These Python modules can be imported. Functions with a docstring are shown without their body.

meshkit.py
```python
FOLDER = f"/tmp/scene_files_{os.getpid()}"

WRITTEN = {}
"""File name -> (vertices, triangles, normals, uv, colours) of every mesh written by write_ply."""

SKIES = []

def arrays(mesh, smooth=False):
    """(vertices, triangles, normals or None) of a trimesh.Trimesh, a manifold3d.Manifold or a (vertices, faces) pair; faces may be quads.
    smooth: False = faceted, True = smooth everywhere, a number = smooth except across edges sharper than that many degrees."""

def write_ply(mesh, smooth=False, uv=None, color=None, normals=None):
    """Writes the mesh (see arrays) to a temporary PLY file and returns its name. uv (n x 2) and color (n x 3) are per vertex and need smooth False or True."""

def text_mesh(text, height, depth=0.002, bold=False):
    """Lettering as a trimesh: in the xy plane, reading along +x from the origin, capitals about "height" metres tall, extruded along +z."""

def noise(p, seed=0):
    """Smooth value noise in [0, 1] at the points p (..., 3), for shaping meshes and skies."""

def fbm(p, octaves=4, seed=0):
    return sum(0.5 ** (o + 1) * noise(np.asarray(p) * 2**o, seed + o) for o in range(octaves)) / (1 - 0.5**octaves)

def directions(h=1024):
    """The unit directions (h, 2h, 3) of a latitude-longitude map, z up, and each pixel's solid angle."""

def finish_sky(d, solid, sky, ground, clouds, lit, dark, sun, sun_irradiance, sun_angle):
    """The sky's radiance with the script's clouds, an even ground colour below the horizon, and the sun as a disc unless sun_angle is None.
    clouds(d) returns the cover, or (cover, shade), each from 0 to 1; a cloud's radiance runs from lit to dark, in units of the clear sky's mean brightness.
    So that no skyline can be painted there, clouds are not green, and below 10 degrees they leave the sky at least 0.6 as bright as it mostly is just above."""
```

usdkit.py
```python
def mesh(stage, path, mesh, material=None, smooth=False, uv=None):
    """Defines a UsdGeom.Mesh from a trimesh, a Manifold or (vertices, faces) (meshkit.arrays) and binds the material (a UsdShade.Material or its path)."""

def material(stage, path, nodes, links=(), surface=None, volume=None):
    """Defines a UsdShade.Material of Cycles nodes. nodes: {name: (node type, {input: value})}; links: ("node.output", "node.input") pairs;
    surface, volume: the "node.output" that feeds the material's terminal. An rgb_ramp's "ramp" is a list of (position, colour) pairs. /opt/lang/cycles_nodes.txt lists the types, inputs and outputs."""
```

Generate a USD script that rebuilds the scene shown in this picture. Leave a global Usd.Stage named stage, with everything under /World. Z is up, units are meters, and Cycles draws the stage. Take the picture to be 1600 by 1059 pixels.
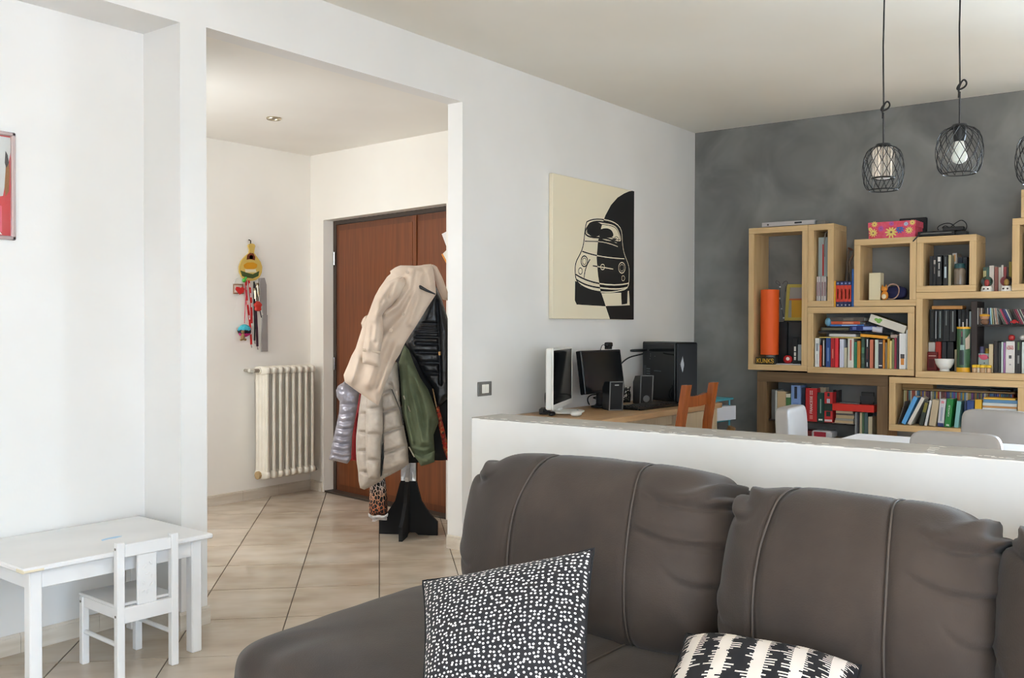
import math, random
import numpy as np, trimesh, shapely
from shapely.geometry import Polygon, LineString, box as sbox
from shapely.ops import unary_union
from scipy.spatial import Delaunay
import usdkit, meshkit
from pxr import Usd, UsdGeom, UsdLux, UsdShade, Gf, Sdf

random.seed(7); rng = np.random.default_rng(7)
stage = Usd.Stage.CreateInMemory()
UsdGeom.SetStageUpAxis(stage, 'Z'); UsdGeom.SetStageMetersPerUnit(stage, 1.0)
UsdGeom.Xform.Define(stage, '/World'); UsdGeom.Scope.Define(stage, '/World/Looks')

# ------------------------------------------------------------------ camera, sky, daylight, exposure
FPX, YAW, PIT, ROLL, EYE = 1502.0, .6483, -.01385, -.0023, 1.30
def cam_basis():
    fw = np.array([-np.sin(YAW)*np.cos(PIT), np.cos(YAW)*np.cos(PIT), np.sin(PIT)])
    r = np.array([np.cos(YAW), np.sin(YAW), 0]); d = np.cross(fw, r)
    return np.stack([np.cos(ROLL)*r+np.sin(ROLL)*d, -np.sin(ROLL)*r+np.cos(ROLL)*d, fw])
CB = cam_basis(); CP = np.array([0, 0, EYE])
cam = UsdGeom.Camera.Define(stage, '/World/camera')
cam.CreateHorizontalApertureAttr(36.0); cam.CreateVerticalApertureAttr(36.0*1059/1600)
cam.CreateFocalLengthAttr(36.0*FPX/1600); cam.CreateClippingRangeAttr(Gf.Vec2f(.05, 100))
m = np.eye(4); m[0, :3], m[1, :3], m[2, :3], m[3, :3] = CB[0], -CB[1], -CB[2], CP
UsdGeom.Xformable(cam).AddTransformOp().Set(Gf.Matrix4d(m.tolist()))
cam.CreateExposureAttr(0.48)

dome = UsdLux.DomeLight.Define(stage, '/World/sky'); dome.CreateIntensityAttr(1.2); dome.CreateColorAttr(Gf.Vec3f(.72, .86, 1.0))
sun = UsdLux.DistantLight.Define(stage, '/World/sun'); sun.CreateIntensityAttr(14.0); sun.CreateNormalizeAttr(True); sun.CreateAngleAttr(.6); sun.CreateColorAttr(Gf.Vec3f(1, .85, .68))
UsdGeom.Xformable(sun).AddRotateXYZOp().Set(Gf.Vec3f(0, 40, 14))
def daylight(name, x, y, z, w, h, tilt, power, col, turn=0.):      # bright sky seen through a window, well outside it
    l = UsdLux.RectLight.Define(stage, '/World/' + name)
    l.CreateWidthAttr(w); l.CreateHeightAttr(h); l.CreateIntensityAttr(power); l.CreateColorAttr(Gf.Vec3f(*col))
    xf = UsdGeom.Xformable(l); xf.AddTranslateOp().Set(Gf.Vec3d(x, y, z)); xf.AddRotateZOp().Set(turn); xf.AddRotateYOp().Set(90.0-tilt)
daylight('window_daylight', 5.2, -1.2, 2.3, 4.0, 4.8, 14, 8.6, (.58, .78, 1.0))
daylight('window_daylight_001', 0.5, 9.0, 2.1, 3.4, 2.2, 12, 62.0, (.68, .84, 1.0), 90)
daylight('window_daylight_002', 1.2, -5.2, 2.3, 4.0, 4.0, 14, 6.5, (.58, .78, 1.0), -90)  # fill through the added rear window, lifts surfaces facing the camera side
daylight('window_daylight_003', -4.95, 2.1, 1.75, 1.3, 1.0, 34, 5.8, (1.0, .92, .82), -90)  # warm fill for the added hall window, there to brighten the hall

# ------------------------------------------------------------------ helpers: pixels of the survey to places in the room
def ray(u, v): return CB.T @ np.array([(u-800)/FPX, (v-529.5)/FPX, 1.0])
def onz(u, v, z): d = ray(u, v); return CP+d*(z-EYE)/d[2]
def onx(u, v, x): d = ray(u, v); return CP+d*x/d[0]
def ony(u, v, y): d = ray(u, v); return CP+d*y/d[1]
def atd(u, v, d): return CP+ray(u, v)*d

# ------------------------------------------------------------------ helpers: materials
def lin(c):
    c = np.array(c, float)/255; return tuple(np.where(c < .04045, c/12.92, ((c+.055)/1.055)**2.4))
MATS = {}
def mk(name, nodes, links, surface='p.BSDF'):
    if name not in MATS: MATS[name] = usdkit.material(stage, '/World/Looks/'+name, nodes, links, surface=surface)
    return MATS[name]
def plain(c, rough=.5, metal=0., **kw):
    name = 'm_%02x%02x%02x_%d_%d' % (*[int(x) for x in c], int(rough*100), int(metal*100)) + ''.join('_%s%d' % (k[:5], int(v*100)) for k, v in kw.items() if np.ndim(v) == 0)
    return mk(name, {'p': ('principled_bsdf', dict(base_color=lin(c), roughness=rough, metallic=metal, **kw))}, [])
def noisy(name, c1, c2, scale=(1, 1, 1), nscale=6., detail=4., rough=.5, bump=0., bscale=80., lo=.3, hi=.7, metal=0., dist=0., **kw):
    n = {'g': ('geometry', {}), 'mp': ('mapping', {'scale': scale}), 'n': ('noise_texture', {'scale': nscale, 'detail': detail, 'distortion': dist}),
         'r': ('rgb_ramp', {'ramp': [(lo, lin(c1)), (hi, lin(c2))]}), 'p': ('principled_bsdf', dict(roughness=rough, metallic=metal, **kw))}
    l = [('g.position', 'mp.vector'), ('mp.vector', 'n.vector'), ('n.fac', 'r.fac'), ('r.color', 'p.base_color')]
    if bump:
        n['n2'] = ('noise_texture', {'scale': bscale, 'detail': 3.}); n['b'] = ('bump', {'strength': bump, 'distance': .01})
        l += [('g.position', 'n2.vector'), ('n2.fac', 'b.height'), ('b.normal', 'p.normal')]
    return mk(name, n, l)
WALL = noisy('wall_paint', (230, 227, 222), (238, 235, 231), nscale=1.3, rough=.6, bump=.05, bscale=30)
HALLP = noisy('hall_paint', (238, 232, 222), (244, 239, 230), nscale=1.3, rough=.6, bump=.05, bscale=30)
CEIL = noisy('ceiling_paint', (236, 231, 220), (242, 238, 229), nscale=.8, rough=.8)
PARTY = noisy('divider_paint', (226, 222, 214), (236, 233, 228), nscale=2.2, rough=.5, bump=.08, bscale=25, lo=.35, hi=.6)
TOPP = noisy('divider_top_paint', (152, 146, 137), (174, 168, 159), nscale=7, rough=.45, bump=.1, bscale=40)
PLASTER = noisy('dark_plaster', (98, 98, 96), (144, 143, 139), nscale=2.2, detail=6, rough=.6, bump=.12, bscale=9, lo=.28, hi=.74, dist=.6)
GROUT = plain((92, 80, 68), .8)
def tile_mat():
    n = {'g': ('geometry', {}), 'mp': ('mapping', {'mapping_type': 'texture', 'rotation': (0, 0, math.radians(45)), 'scale': (.5, .19, 1)}), 'n': ('noise_texture', {'scale': 1.1, 'detail': 5.}),
         'r': ('rgb_ramp', {'ramp': [(.3, lin((184, 166, 145))), (.5, lin((202, 187, 168))), (.72, lin((213, 203, 189)))]}),
         'oi': ('object_info', {}), 'ra': ('rgb_ramp', {'ramp': [(0, (.86, .84, .82)), (1, (1., 1., 1.))]}), 'mx': ('mix', {'mix_type': 'multiply', 'fac': 1.}),
         'n3': ('noise_texture', {'scale': 3.}), 'rr': ('map_range', {'from_min': .3, 'from_max': .7, 'to_min': .16, 'to_max': .3}), 'p': ('principled_bsdf', {})}
    return mk('floor_tile', n, [('g.position', 'mp.vector'), ('mp.vector', 'n.vector'), ('n.fac', 'r.fac'), ('oi.random', 'ra.fac'), ('r.color', 'mx.color1'), ('ra.color', 'mx.color2'),
              ('mx.color', 'p.base_color'), ('g.position', 'n3.vector'), ('n3.fac', 'rr.value'), ('rr.result', 'p.roughness')])
TILE = tile_mat()
SKIRT = noisy('skirting_tile', (203, 190, 172), (222, 212, 198), scale=(6, 1.5, 14), nscale=2, rough=.3)
OAK_H = noisy('oak_lengthwise', (204, 168, 118), (218, 186, 138), scale=(1.2, 10, 24), nscale=2.5, rough=.5)
OAK_V = noisy('oak_upright', (204, 168, 118), (218, 186, 138), scale=(24, 10, 1.2), nscale=2.5, rough=.5)
WAL_H = noisy('walnut_lengthwise', (112, 86, 58), (130, 103, 72), scale=(1.5, 10, 24), nscale=2.5, rough=.55)
WAL_V = noisy('walnut_upright', (112, 86, 58), (130, 103, 72), scale=(24, 10, 1.5), nscale=2.5, rough=.55)
DESKW = noisy('desk_wood', (176, 138, 98), (202, 166, 124), scale=(14, 1.2, 14), nscale=2.5, rough=.4)
DESKP = noisy('desk_panel', (188, 168, 138), (200, 182, 152), scale=(14, 14, 1.5), nscale=2.5, rough=.5)
DOORW = noisy('door_veneer', (104, 54, 24), (126, 68, 32), scale=(26, 26, 1.2), nscale=2, rough=.42)
DOORD = noisy('door_frame_wood', (88, 46, 22), (108, 58, 30), scale=(26, 26, 1.2), nscale=2, rough=.45)
CHERRY = noisy('cherry_wood', (134, 66, 24), (166, 88, 36), scale=(20, 20, 2), nscale=2.5, rough=.28)
WHITEF = noisy('white_lacquer', (228, 226, 224), (236, 234, 232), nscale=5, rough=.35)
SOFA = noisy('sofa_microfibre', (58, 50, 45), (75, 65, 58), nscale=5, detail=5, rough=.78, bump=.10, bscale=260, sheen_weight=.14, sheen_roughness=.5, specular_ior_level=.25)
SOFAS = plain((84, 75, 68), .75); SOFAD = plain((44, 38, 36), .9)
BLACK = plain((16, 16, 17), .45); BLKG = plain((10, 11, 12), .08); BLKM = plain((22, 22, 23), .6)
PAGE = plain((232, 226, 212), .8); WHT = plain((238, 237, 234), .45); CHROME = plain((190, 190, 190), .2, 1.)
RADI = noisy('radiator_enamel', (222, 214, 197), (233, 226, 212), nscale=9, rough=.35)
TURQ = plain((86, 178, 200), .4); CHAIRF = noisy('dining_chair_leatherette', (150, 143, 137), (162, 155, 149), nscale=6, rough=.5)

# ------------------------------------------------------------------ helpers: meshes
def _chamfer():
    v = []
    for s in np.ndindex(2, 2, 2):
        for ax in range(3): v.append((s, ax))
    return v
_CH = _chamfer()
def _chv(lo, hi, b):
    out = np.empty((24, 3)); lo, hi = np.array(lo, float), np.array(hi, float)
    for i, (s, ax) in enumerate(_CH):
        for k in range(3):
            e = 0 if k == ax else b
            out[i, k] = hi[k]-e if s[k] else lo[k]+e
    return out
_t = _chv((0, 0, 0), (1, 1, 1), .2); _h = trimesh.convex.convex_hull(_t)
_idx = np.array([int(np.argmin(((_t-p)**2).sum(1))) for p in _h.vertices]); _CF = _idx[_h.faces]
def bx(x0, x1, y0, y1, z0, z1, b=.002):
    lo, hi = (min(x0, x1), min(y0, y1), min(z0, z1)), (max(x0, x1), max(y0, y1), max(z0, z1))
    b = min(b, .3*min(h-l for l, h in zip(lo, hi)))
    return trimesh.Trimesh(_chv(lo, hi, b), _CF, process=False)
def cat(*ms): return trimesh.util.concatenate([x for x in ms if x is not None])
def tf(mesh, loc=(0, 0, 0), rz=0., rx=0., ry=0.):
    a = mesh.copy()
    M = trimesh.transformations.euler_matrix(rx, ry, rz, 'sxyz'); M[:3, 3] = loc; a.apply_transform(M); return a
def tube(pts, r, n=8, closed=False, caps=True):
    p = np.array(pts, float); N = len(p); rr = np.broadcast_to(np.asarray(r, float), (N,))
    t = (np.roll(p, -1, 0)-np.roll(p, 1, 0)) if closed else np.gradient(p, axis=0)
    t /= np.maximum(np.linalg.norm(t, axis=1, keepdims=True), 1e-9)
    u = np.cross(t[0], [0, 0, 1.]); u = np.cross(t[0], [1., 0, 0]) if np.linalg.norm(u) < .1 else u
    V = []
    for i in range(N):
        u = u-t[i]*(u@t[i]); u /= max(np.linalg.norm(u), 1e-9); w = np.cross(t[i], u)
        a = np.arange(n)/n*2*np.pi
        V.append(p[i]+rr[i]*(np.cos(a)[:, None]*u+np.sin(a)[:, None]*w))
    V = np.vstack(V); F = []
    for i in range(N if closed else N-1):
        j = (i+1) % N
        for k in range(n):
            l = (k+1) % n; F += [(i*n+k, i*n+l, j*n+l), (i*n+k, j*n+l, j*n+k)]
    if caps and not closed:
        V = np.vstack([V, p[0], p[-1]])
        for k in range(n):
            F += [(len(V)-2, (k+1) % n, k), (len(V)-1, (N-1)*n+k, (N-1)*n+(k+1) % n)]
    return trimesh.Trimesh(V, F, process=False)
def spline(ctrl, n=24):
    from scipy.interpolate import CubicSpline
    c = np.array(ctrl, float); s = np.r_[0, np.cumsum(np.linalg.norm(np.diff(c, axis=0), axis=1))]
    return CubicSpline(s, c)(np.linspace(0, s[-1], n))
def lathe(prof, n=24):
    return trimesh.creation.revolve(np.array(prof, float), sections=n)
def prism(poly, h, z0=0.):
    m = trimesh.creation.extrude_polygon(poly, h, engine='earcut'); m.apply_translation((0, 0, z0)); return m
def cubegrid(n):
    t = np.linspace(-1, 1, n+1); V, F = [], []
    a, b = np.meshgrid(t, t, indexing='ij'); a, b = a.ravel(), b.ravel()
    i = np.arange(n*(n+1)).reshape(n, n+1)[:, :-1].ravel()
    q = np.stack([i, i+n+1, i+n+2, i+1], 1); off = 0
    for ax in range(3):
        for s in (-1, 1):
            P = np.empty((len(a), 3)); P[:, ax] = s; P[:, (ax+1) % 3] = a; P[:, (ax+2) % 3] = b
            V.append(P); qq = q if s > 0 else q[:, ::-1]
            F += [qq[:, [0, 1, 2]]+off, qq[:, [0, 2, 3]]+off]; off += len(a)
    V = np.vstack(V); F = np.vstack(F)
    key = np.round(V*1e5).astype(np.int64); _, first, inv = np.unique(key, axis=0, return_index=True, return_inverse=True)
    return V[first], inv.ravel()[F]
def superq(dims, n=5, res=36):
    V, F = cubegrid(res); V = np.sin(V*np.pi/2*.96)/np.sin(np.pi/2*.96)*.35+V*.65
    V = V/((np.abs(V)**n).sum(1, keepdims=True)**(1/n)); return trimesh.Trimesh(V*np.array(dims)/2, F, process=False)
def displace(mesh, fn):
    N = mesh.vertex_normals; mesh = trimesh.Trimesh(mesh.vertices+N*fn(mesh.vertices)[:, None], mesh.faces, process=False); return mesh

# ------------------------------------------------------------------ helpers: prims
USED = {}
def numbered(parent, name):
    k = (str(parent), name); USED[k] = USED.get(k, -1)+1
    return f'{parent}/{name}' + (f'_{USED[k]:03d}' if USED[k] else '')
def setd(prim, label=None, cat_=None, group=None, kind=None):
    for k, v in (('label', label), ('category', cat_), ('group', group), ('kind', kind)):
        if v: prim.SetCustomDataByKey(k, v)
INV = {}
def thing(name, label, cat_, at=(0, 0, 0), rz=0., group=None, kind=None, ry=0., rx=0.):
    path = numbered('/World', name); x = UsdGeom.Xform.Define(stage, path)
    x.AddTranslateOp().Set(Gf.Vec3d(*[float(q) for q in at])); 
    if rz: x.AddRotateZOp().Set(math.degrees(rz))
    if ry: x.AddRotateYOp().Set(math.degrees(ry))
    if rx: x.AddRotateXOp().Set(math.degrees(rx))
    setd(x.GetPrim(), label, cat_, group, kind); INV[path] = np.array(at, float); return path
def obj(parent, name, mesh, mat, smooth=30, label=None, kind=None, world=False, uv=None):
    """a part of a thing; world: the mesh is given in room coordinates and moved to the thing's own"""
    if world and parent:
        base = '/'.join(parent.split('/')[:3]); v, f, _ = meshkit.arrays(mesh, False); mesh = trimesh.Trimesh(v-INV[base], f, process=False)
    path = numbered(parent or '/World', name); me = usdkit.mesh(stage, path, mesh, mat, smooth=smooth, uv=uv)
    setd(me.GetPrim(), label, None, None, kind); return path
def single(name, label, cat_, mesh, mat, group=None, kind=None, smooth=30):
    path = numbered('/World', name); me = usdkit.mesh(stage, path, mesh, mat, smooth=smooth); setd(me.GetPrim(), label, cat_, group, kind); return path
def struct(name, label, cat_, mesh=None, mat=None, smooth=30):
    path = '/World/'+name
    p = (usdkit.mesh(stage, path, mesh, mat, smooth=smooth) if mesh is not None else UsdGeom.Xform.Define(stage, path)).GetPrim()
    setd(p, label, cat_, None, 'structure'); INV[path] = np.zeros(3); return path
ONES = ['', 'first', 'second', 'third', 'fourth', 'fifth', 'sixth', 'seventh', 'eighth', 'ninth', 'tenth', 'eleventh', 'twelfth', 'thirteenth', 'fourteenth', 'fifteenth', 'sixteenth', 'seventeenth', 'eighteenth', 'nineteenth']
def ordn(n):
    if n < 20: return ONES[n]
    t, o = divmod(n, 10); w = {2: 'twent', 3: 'thirt', 4: 'fort', 5: 'fift', 6: 'sixt'}[t]
    return w+'ieth' if o == 0 else w+'y-'+ONES[o]

# ================================================================== THE SETTING
WX, WT, CZ, DY, RX, BY = -3.577, .11, 2.88, 7.2, 3.0, -3.0
ALX, ALY0, ALY1, ALZ = -3.85, .2, 2.398, 2.575
OPY0, OPY1, OPZ = 2.527, 4.246, 2.586
HLX, HLY, HNY = -5.87, 5.105, 2.47
dt = np.array([math.cos(math.radians(-8.7)), math.sin(math.radians(-8.7)), 0]); dn = np.array([-dt[1], dt[0], 0])   # along and into the entrance wall
HC = np.array([HLX, HLY, 0])
def dw(s, dep, z): return HC+dt*s+dn*dep+np.array([0, 0, z])
def from_yz(poly, x0, x1):            # polygon in (y, z) extruded along x
    m = prism(poly, abs(x1-x0)); v = m.vertices
    return trimesh.Trimesh(np.stack([v[:, 2]+min(x0, x1), v[:, 0], v[:, 1]], 1), m.faces, process=False)
def from_xz(poly, y0, y1):
    m = prism(poly, abs(y1-y0)); v = m.vertices
    return trimesh.Trimesh(np.stack([v[:, 0], v[:, 2]+min(y0, y1), v[:, 1]], 1), m.faces[:, ::-1], process=False)
# floor: grouted screed with every tile laid on it at 45 degrees
s_end = (WX-WT-HLX)/dt[0]
hall_poly = Polygon([(HLX, HNY), (WX, HNY), (WX, OPY1+.6), tuple(dw(s_end, 0, 0)[:2]), (HLX, HLY)])
floor_poly = unary_union([sbox(WX, BY, RX, DY), sbox(ALX, ALY0, WX+.01, ALY1), sbox(WX-WT, OPY0, WX+.01, OPY1), Polygon([(HLX, HNY), (WX-WT, HNY), (WX-WT, dw(s_end, 0, 0)[1]), (HLX, HLY)])]).buffer(.004)
FL = struct('floor', 'beige stone-look ceramic floor tiles laid diagonally with dark joints', 'floor')
obj(FL, 'floor_screed', tf(prism(floor_poly.buffer(.1), .03), (0, 0, -.034)), GROUT, False)
TP, TQ = .408, .485; c45 = math.sqrt(.5); rest = []; ntile = 0
for i in range(-22, 12):
    for j in range(-14, 30):
        q = [(i*TP+.0024, j*TQ+.0026), ((i+1)*TP-.0024, j*TQ+.0026), ((i+1)*TP-.0024, (j+1)*TQ-.0026), (i*TP+.0024, (j+1)*TQ-.0026)]
        P = Polygon([((a-b)*c45, (a+b)*c45) for a, b in q]).intersection(floor_poly)
        if P.is_empty: continue
        if P.geom_type != 'Polygon': P = max(P.geoms, key=lambda g: g.area)
        if P.geom_type != 'Polygon' or P.area < .002: continue
        top = P.buffer(-.0012, join_style=2); cx, cy = P.centroid.x, P.centroid.y
        if top.geom_type != 'Polygon' or top.is_empty: top = P
        dz = float(rng.uniform(-.0006, .0006))
        t_ = tf(prism(P, .0068), (0, 0, -.008+dz))
        t_ = cat(t_, tf(prism(top, .0012), (0, 0, -.0012+dz)))
        if cx < -3.4 and cy > HNY-.2 or (-3.95 < cx < -1.55 and .9 < cy < 5 and cy < 2.7-(-1.9-cx)*.0+1.8):
            obj(FL, 'floor_tile', t_, TILE, False); ntile += 1
        else: rest.append(t_)
obj(FL, 'floor_tiling', cat(*rest), TILE, False, kind='stuff')
# long white wall with the alcove and the opening to the hall
wp = Polygon([(BY-.1, 0), (DY+.1, 0), (DY+.1, CZ+.1), (BY-.1, CZ+.1)]).difference(sbox(ALY0, -1, ALY1, ALZ)).difference(sbox(OPY0, -1, OPY1, OPZ))
struct('wall_left', 'long white painted wall with alcove, opening to the hall and canvas', 'wall', from_yz(wp, WX-WT, WX), WALL, False)
al = cat(bx(ALX-.1, ALX, ALY0-.12, OPY0-.057, 0, ALZ+.1, 0), bx(ALX-.1, WX-WT, ALY0-.1, ALY1+.072, ALZ, ALZ+.1, 0), bx(ALX-.1, WX-WT, ALY1, HNY, 0, ALZ, 0), bx(ALX-.1, WX-WT, ALY0-.1, ALY0, 0, ALZ, 0))
struct('wall_alcove', 'white back and side of the shallow alcove behind the small table', 'wall', al, WALL, False)
struct('wall_far', 'dark grey mottled plaster wall behind the shelf boxes', 'wall', from_xz(sbox(WX, 0, RX+.1, CZ+.1).difference(sbox(-.1, .08, 1.1, 2.35)), DY, DY+.1), PLASTER, False)
rw = Polygon([(BY, 0), (DY, 0), (DY, CZ+.1), (BY, CZ+.1)]).difference(sbox(-2.7, .08, .4, 2.4))
struct('wall_right', 'white wall with a tall window, outside the picture', 'wall', from_yz(rw, RX, RX+.12), WALL, False)
struct('wall_near', 'white wall with an added wide window behind the camera, outside the picture', 'wall', from_xz(sbox(WX, 0, RX+.1, CZ+.1).difference(sbox(.2, .9, 2.2, 2.35)), BY-.1, BY), WALL, False)
struct('ceiling', 'plain cream ceiling of the living and dining room', 'ceiling', bx(WX-.02, RX+.1, BY-.1, DY+.1, CZ, CZ+.1, 0), CEIL, False)
# hall
struct('wall_hall_left', 'cream hall wall with the radiator and hanging key board', 'wall', bx(HLX-.1, HLX, HNY-.1, HLY+.3, 0, 2.8, 0), HALLP, False)
struct('wall_hall_near', 'cream hall wall hidden behind the white pillar', 'wall', from_xz(sbox(HLX-.1, 0, ALX-.1, 2.8).difference(sbox(-5.5, 1.0, -4.4, 2.4)), HNY-.1, HNY), HALLP, False)
DS0, DS1, DTOP = .185, 1.66, 2.085
def slab(poly_sz, d0, d1):            # polygon in (along the entrance wall, up), from depth d0 to d1
    m_ = prism(poly_sz, d1-d0); v = m_.vertices
    P = HC+v[:, :1]*dt+(v[:, 2:3]+d0)*dn; P[:, 2] = v[:, 1]; return trimesh.Trimesh(P, m_.faces[:, ::-1], process=False)
hp = sbox(-.1, 0, s_end+.03, 2.8).difference(sbox(DS0, -1, DS1, DTOP+.03))
struct('wall_hall_door', 'cream hall wall around the wooden entrance door', 'wall', slab(hp, 0, .2), HALLP, False)
a, b, c, d = (HLX-.1, HNY-.1, 2.625), (WX-WT-.001, HNY-.1, 2.588), (WX-WT-.001, HLY+.3, 2.588), (HLX-.1, HLY+.3, 2.64)
V = np.array([a, b, c, d]+[(x, y, z+.08) for x, y, z in (a, b, c, d)])
struct('ceiling_hall', 'lower cream ceiling of the entrance hall', 'ceiling', trimesh.convex.convex_hull(V), HALLP, False)
# windows, outside the picture, for the daylight; last two added for brightness
WFR = plain((235, 235, 233), .4)
PANE = mk('window_glass', {'t': ('transparent_bsdf', {}), 'g': ('glossy_bsdf', {'roughness': .02}), 'm': ('mix_closure', {'fac': .05})}, [('t.BSDF', 'm.closure1'), ('g.BSDF', 'm.closure2')], 'm.closure')
w = struct('window_1', 'tall living room window right of the camera', 'window')
obj(w, 'window_frame', cat(bx(RX+.02, RX+.08, -2.7, .4, .08, .14), bx(RX+.02, RX+.08, -2.7, .4, 2.34, 2.4), *[bx(RX+.02, RX+.08, q-.03, q+.03, .1, 2.38) for q in (-2.67, -1.15, .37)]), WFR)
for q0, q1 in ((-2.64, -1.18), (-1.12, .34)): obj(w, 'pane', bx(RX+.045, RX+.051, q0, q1, .14, 2.34, 0), PANE, False)
w = struct('window_2', 'tall dining room window in the dark wall, right of the picture', 'window')
obj(w, 'window_frame', cat(bx(-.1, 1.1, DY+.02, DY+.08, .08, .14), bx(-.1, 1.1, DY+.02, DY+.08, 2.29, 2.35), *[bx(q-.03, q+.03, DY+.02, DY+.08, .1, 2.33) for q in (-.07, 1.07)]), WFR)
for q0, q1 in ((-.04, 1.04),): obj(w, 'pane', bx(q0, q1, DY+.045, DY+.051, .14, 2.29, 0), PANE, False)
w = struct('window_3', 'unseen wide window added behind the camera to brighten the half wall', 'window')  # unseen, added so that light reaches the half wall front
obj(w, 'window_frame', cat(bx(.2, 2.2, BY-.07, BY-.02, .9, .96), bx(.2, 2.2, BY-.07, BY-.02, 2.29, 2.35), *[bx(q-.03, q+.03, BY-.07, BY-.02, .92, 2.33) for q in (.23, 1.2, 2.17)]), WFR)
for q0, q1 in ((.26, 1.17), (1.23, 2.14)): obj(w, 'pane', bx(q0, q1, BY-.048, BY-.042, .96, 2.29, 0), PANE, False)
w = struct('window_4', 'unseen small window added behind the white pillar to brighten the hall', 'window')  # invented opening, put in only to lighten the dim hall
obj(w, 'window_frame', cat(bx(-5.5, -4.4, HNY-.07, HNY-.02, 1.0, 1.05), bx(-5.5, -4.4, HNY-.07, HNY-.02, 2.35, 2.4), *[bx(q-.025, q+.025, HNY-.07, HNY-.02, 1.0, 2.4) for q in (-5.475, -4.425)]), WFR)
obj(w, 'pane', bx(-5.45, -4.45, HNY-.048, HNY-.042, 1.05, 2.35, 0), PANE, False)
# skirting, tile by tile
def skirt(name, label, p0, p1, n2, h=.078, t=.011, step=.33, cap=True):
    B = struct(name, label, 'skirting'); p0, p1 = np.array(p0, float), np.array(p1, float); L = np.linalg.norm(p1-p0); d_ = (p1-p0)/L; n2 = np.array(n2, float); s = 0
    while s < L-.01:
        e = min(L, s+step); hh = h+float(rng.uniform(-.0008, .0008)); tt = t+float(rng.uniform(-.0008, .0008))
        pts = [(0, 0), (tt, 0), (tt, hh-.012), (tt-.003, hh-.010), (tt-.004, hh-.004), (tt-.007, hh), (0, hh)]
        m_ = prism(Polygon(pts), e-s-.0015); v = m_.vertices
        P = p0[None]+d_*(v[:, 2:3]+s); P = np.c_[P+n2*v[:, :1], v[:, 1]]
        m_ = trimesh.Trimesh(P, m_.faces, process=False)
        if m_.volume < 0: m_.invert()
        obj(B, 'skirting_tile', m_, SKIRT, False); s = e
skirt('baseboard_alcove', 'beige ceramic skirting at the foot of the alcove', (ALX, ALY0), (ALX, ALY1), (1, 0))
skirt('baseboard_alcove_side', 'beige ceramic skirting at the foot of the alcove side', (ALX+.011, ALY1), (WX, ALY1), (0, -1))
skirt('baseboard_pillar', 'beige ceramic skirting around the white pillar', (WX, ALY1-.011), (WX, OPY0+.011), (1, 0))
skirt('baseboard_pillar_side', 'beige ceramic skirting on the hall side of the pillar', (WX-WT, OPY0), (WX, OPY0), (0, 1))
skirt('baseboard_hall_left', 'beige ceramic skirting below the radiator', (HLX, HNY), (HLX, HLY), (1, 0))
skirt('baseboard_hall_door', 'short beige skirting between hall corner and entrance door', dw(.011, 0, 0)[:2], dw(DS0-.012, 0, 0)[:2], -dn[:2])
skirt('baseboard_left', 'beige ceramic skirting along the white wall right of the opening', (WX, OPY1-.011), (WX, DY), (1, 0))
skirt('baseboard_jamb', 'beige ceramic skirting on the right jamb of the opening', (WX-WT, OPY1), (WX, OPY1), (0, -1))
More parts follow.
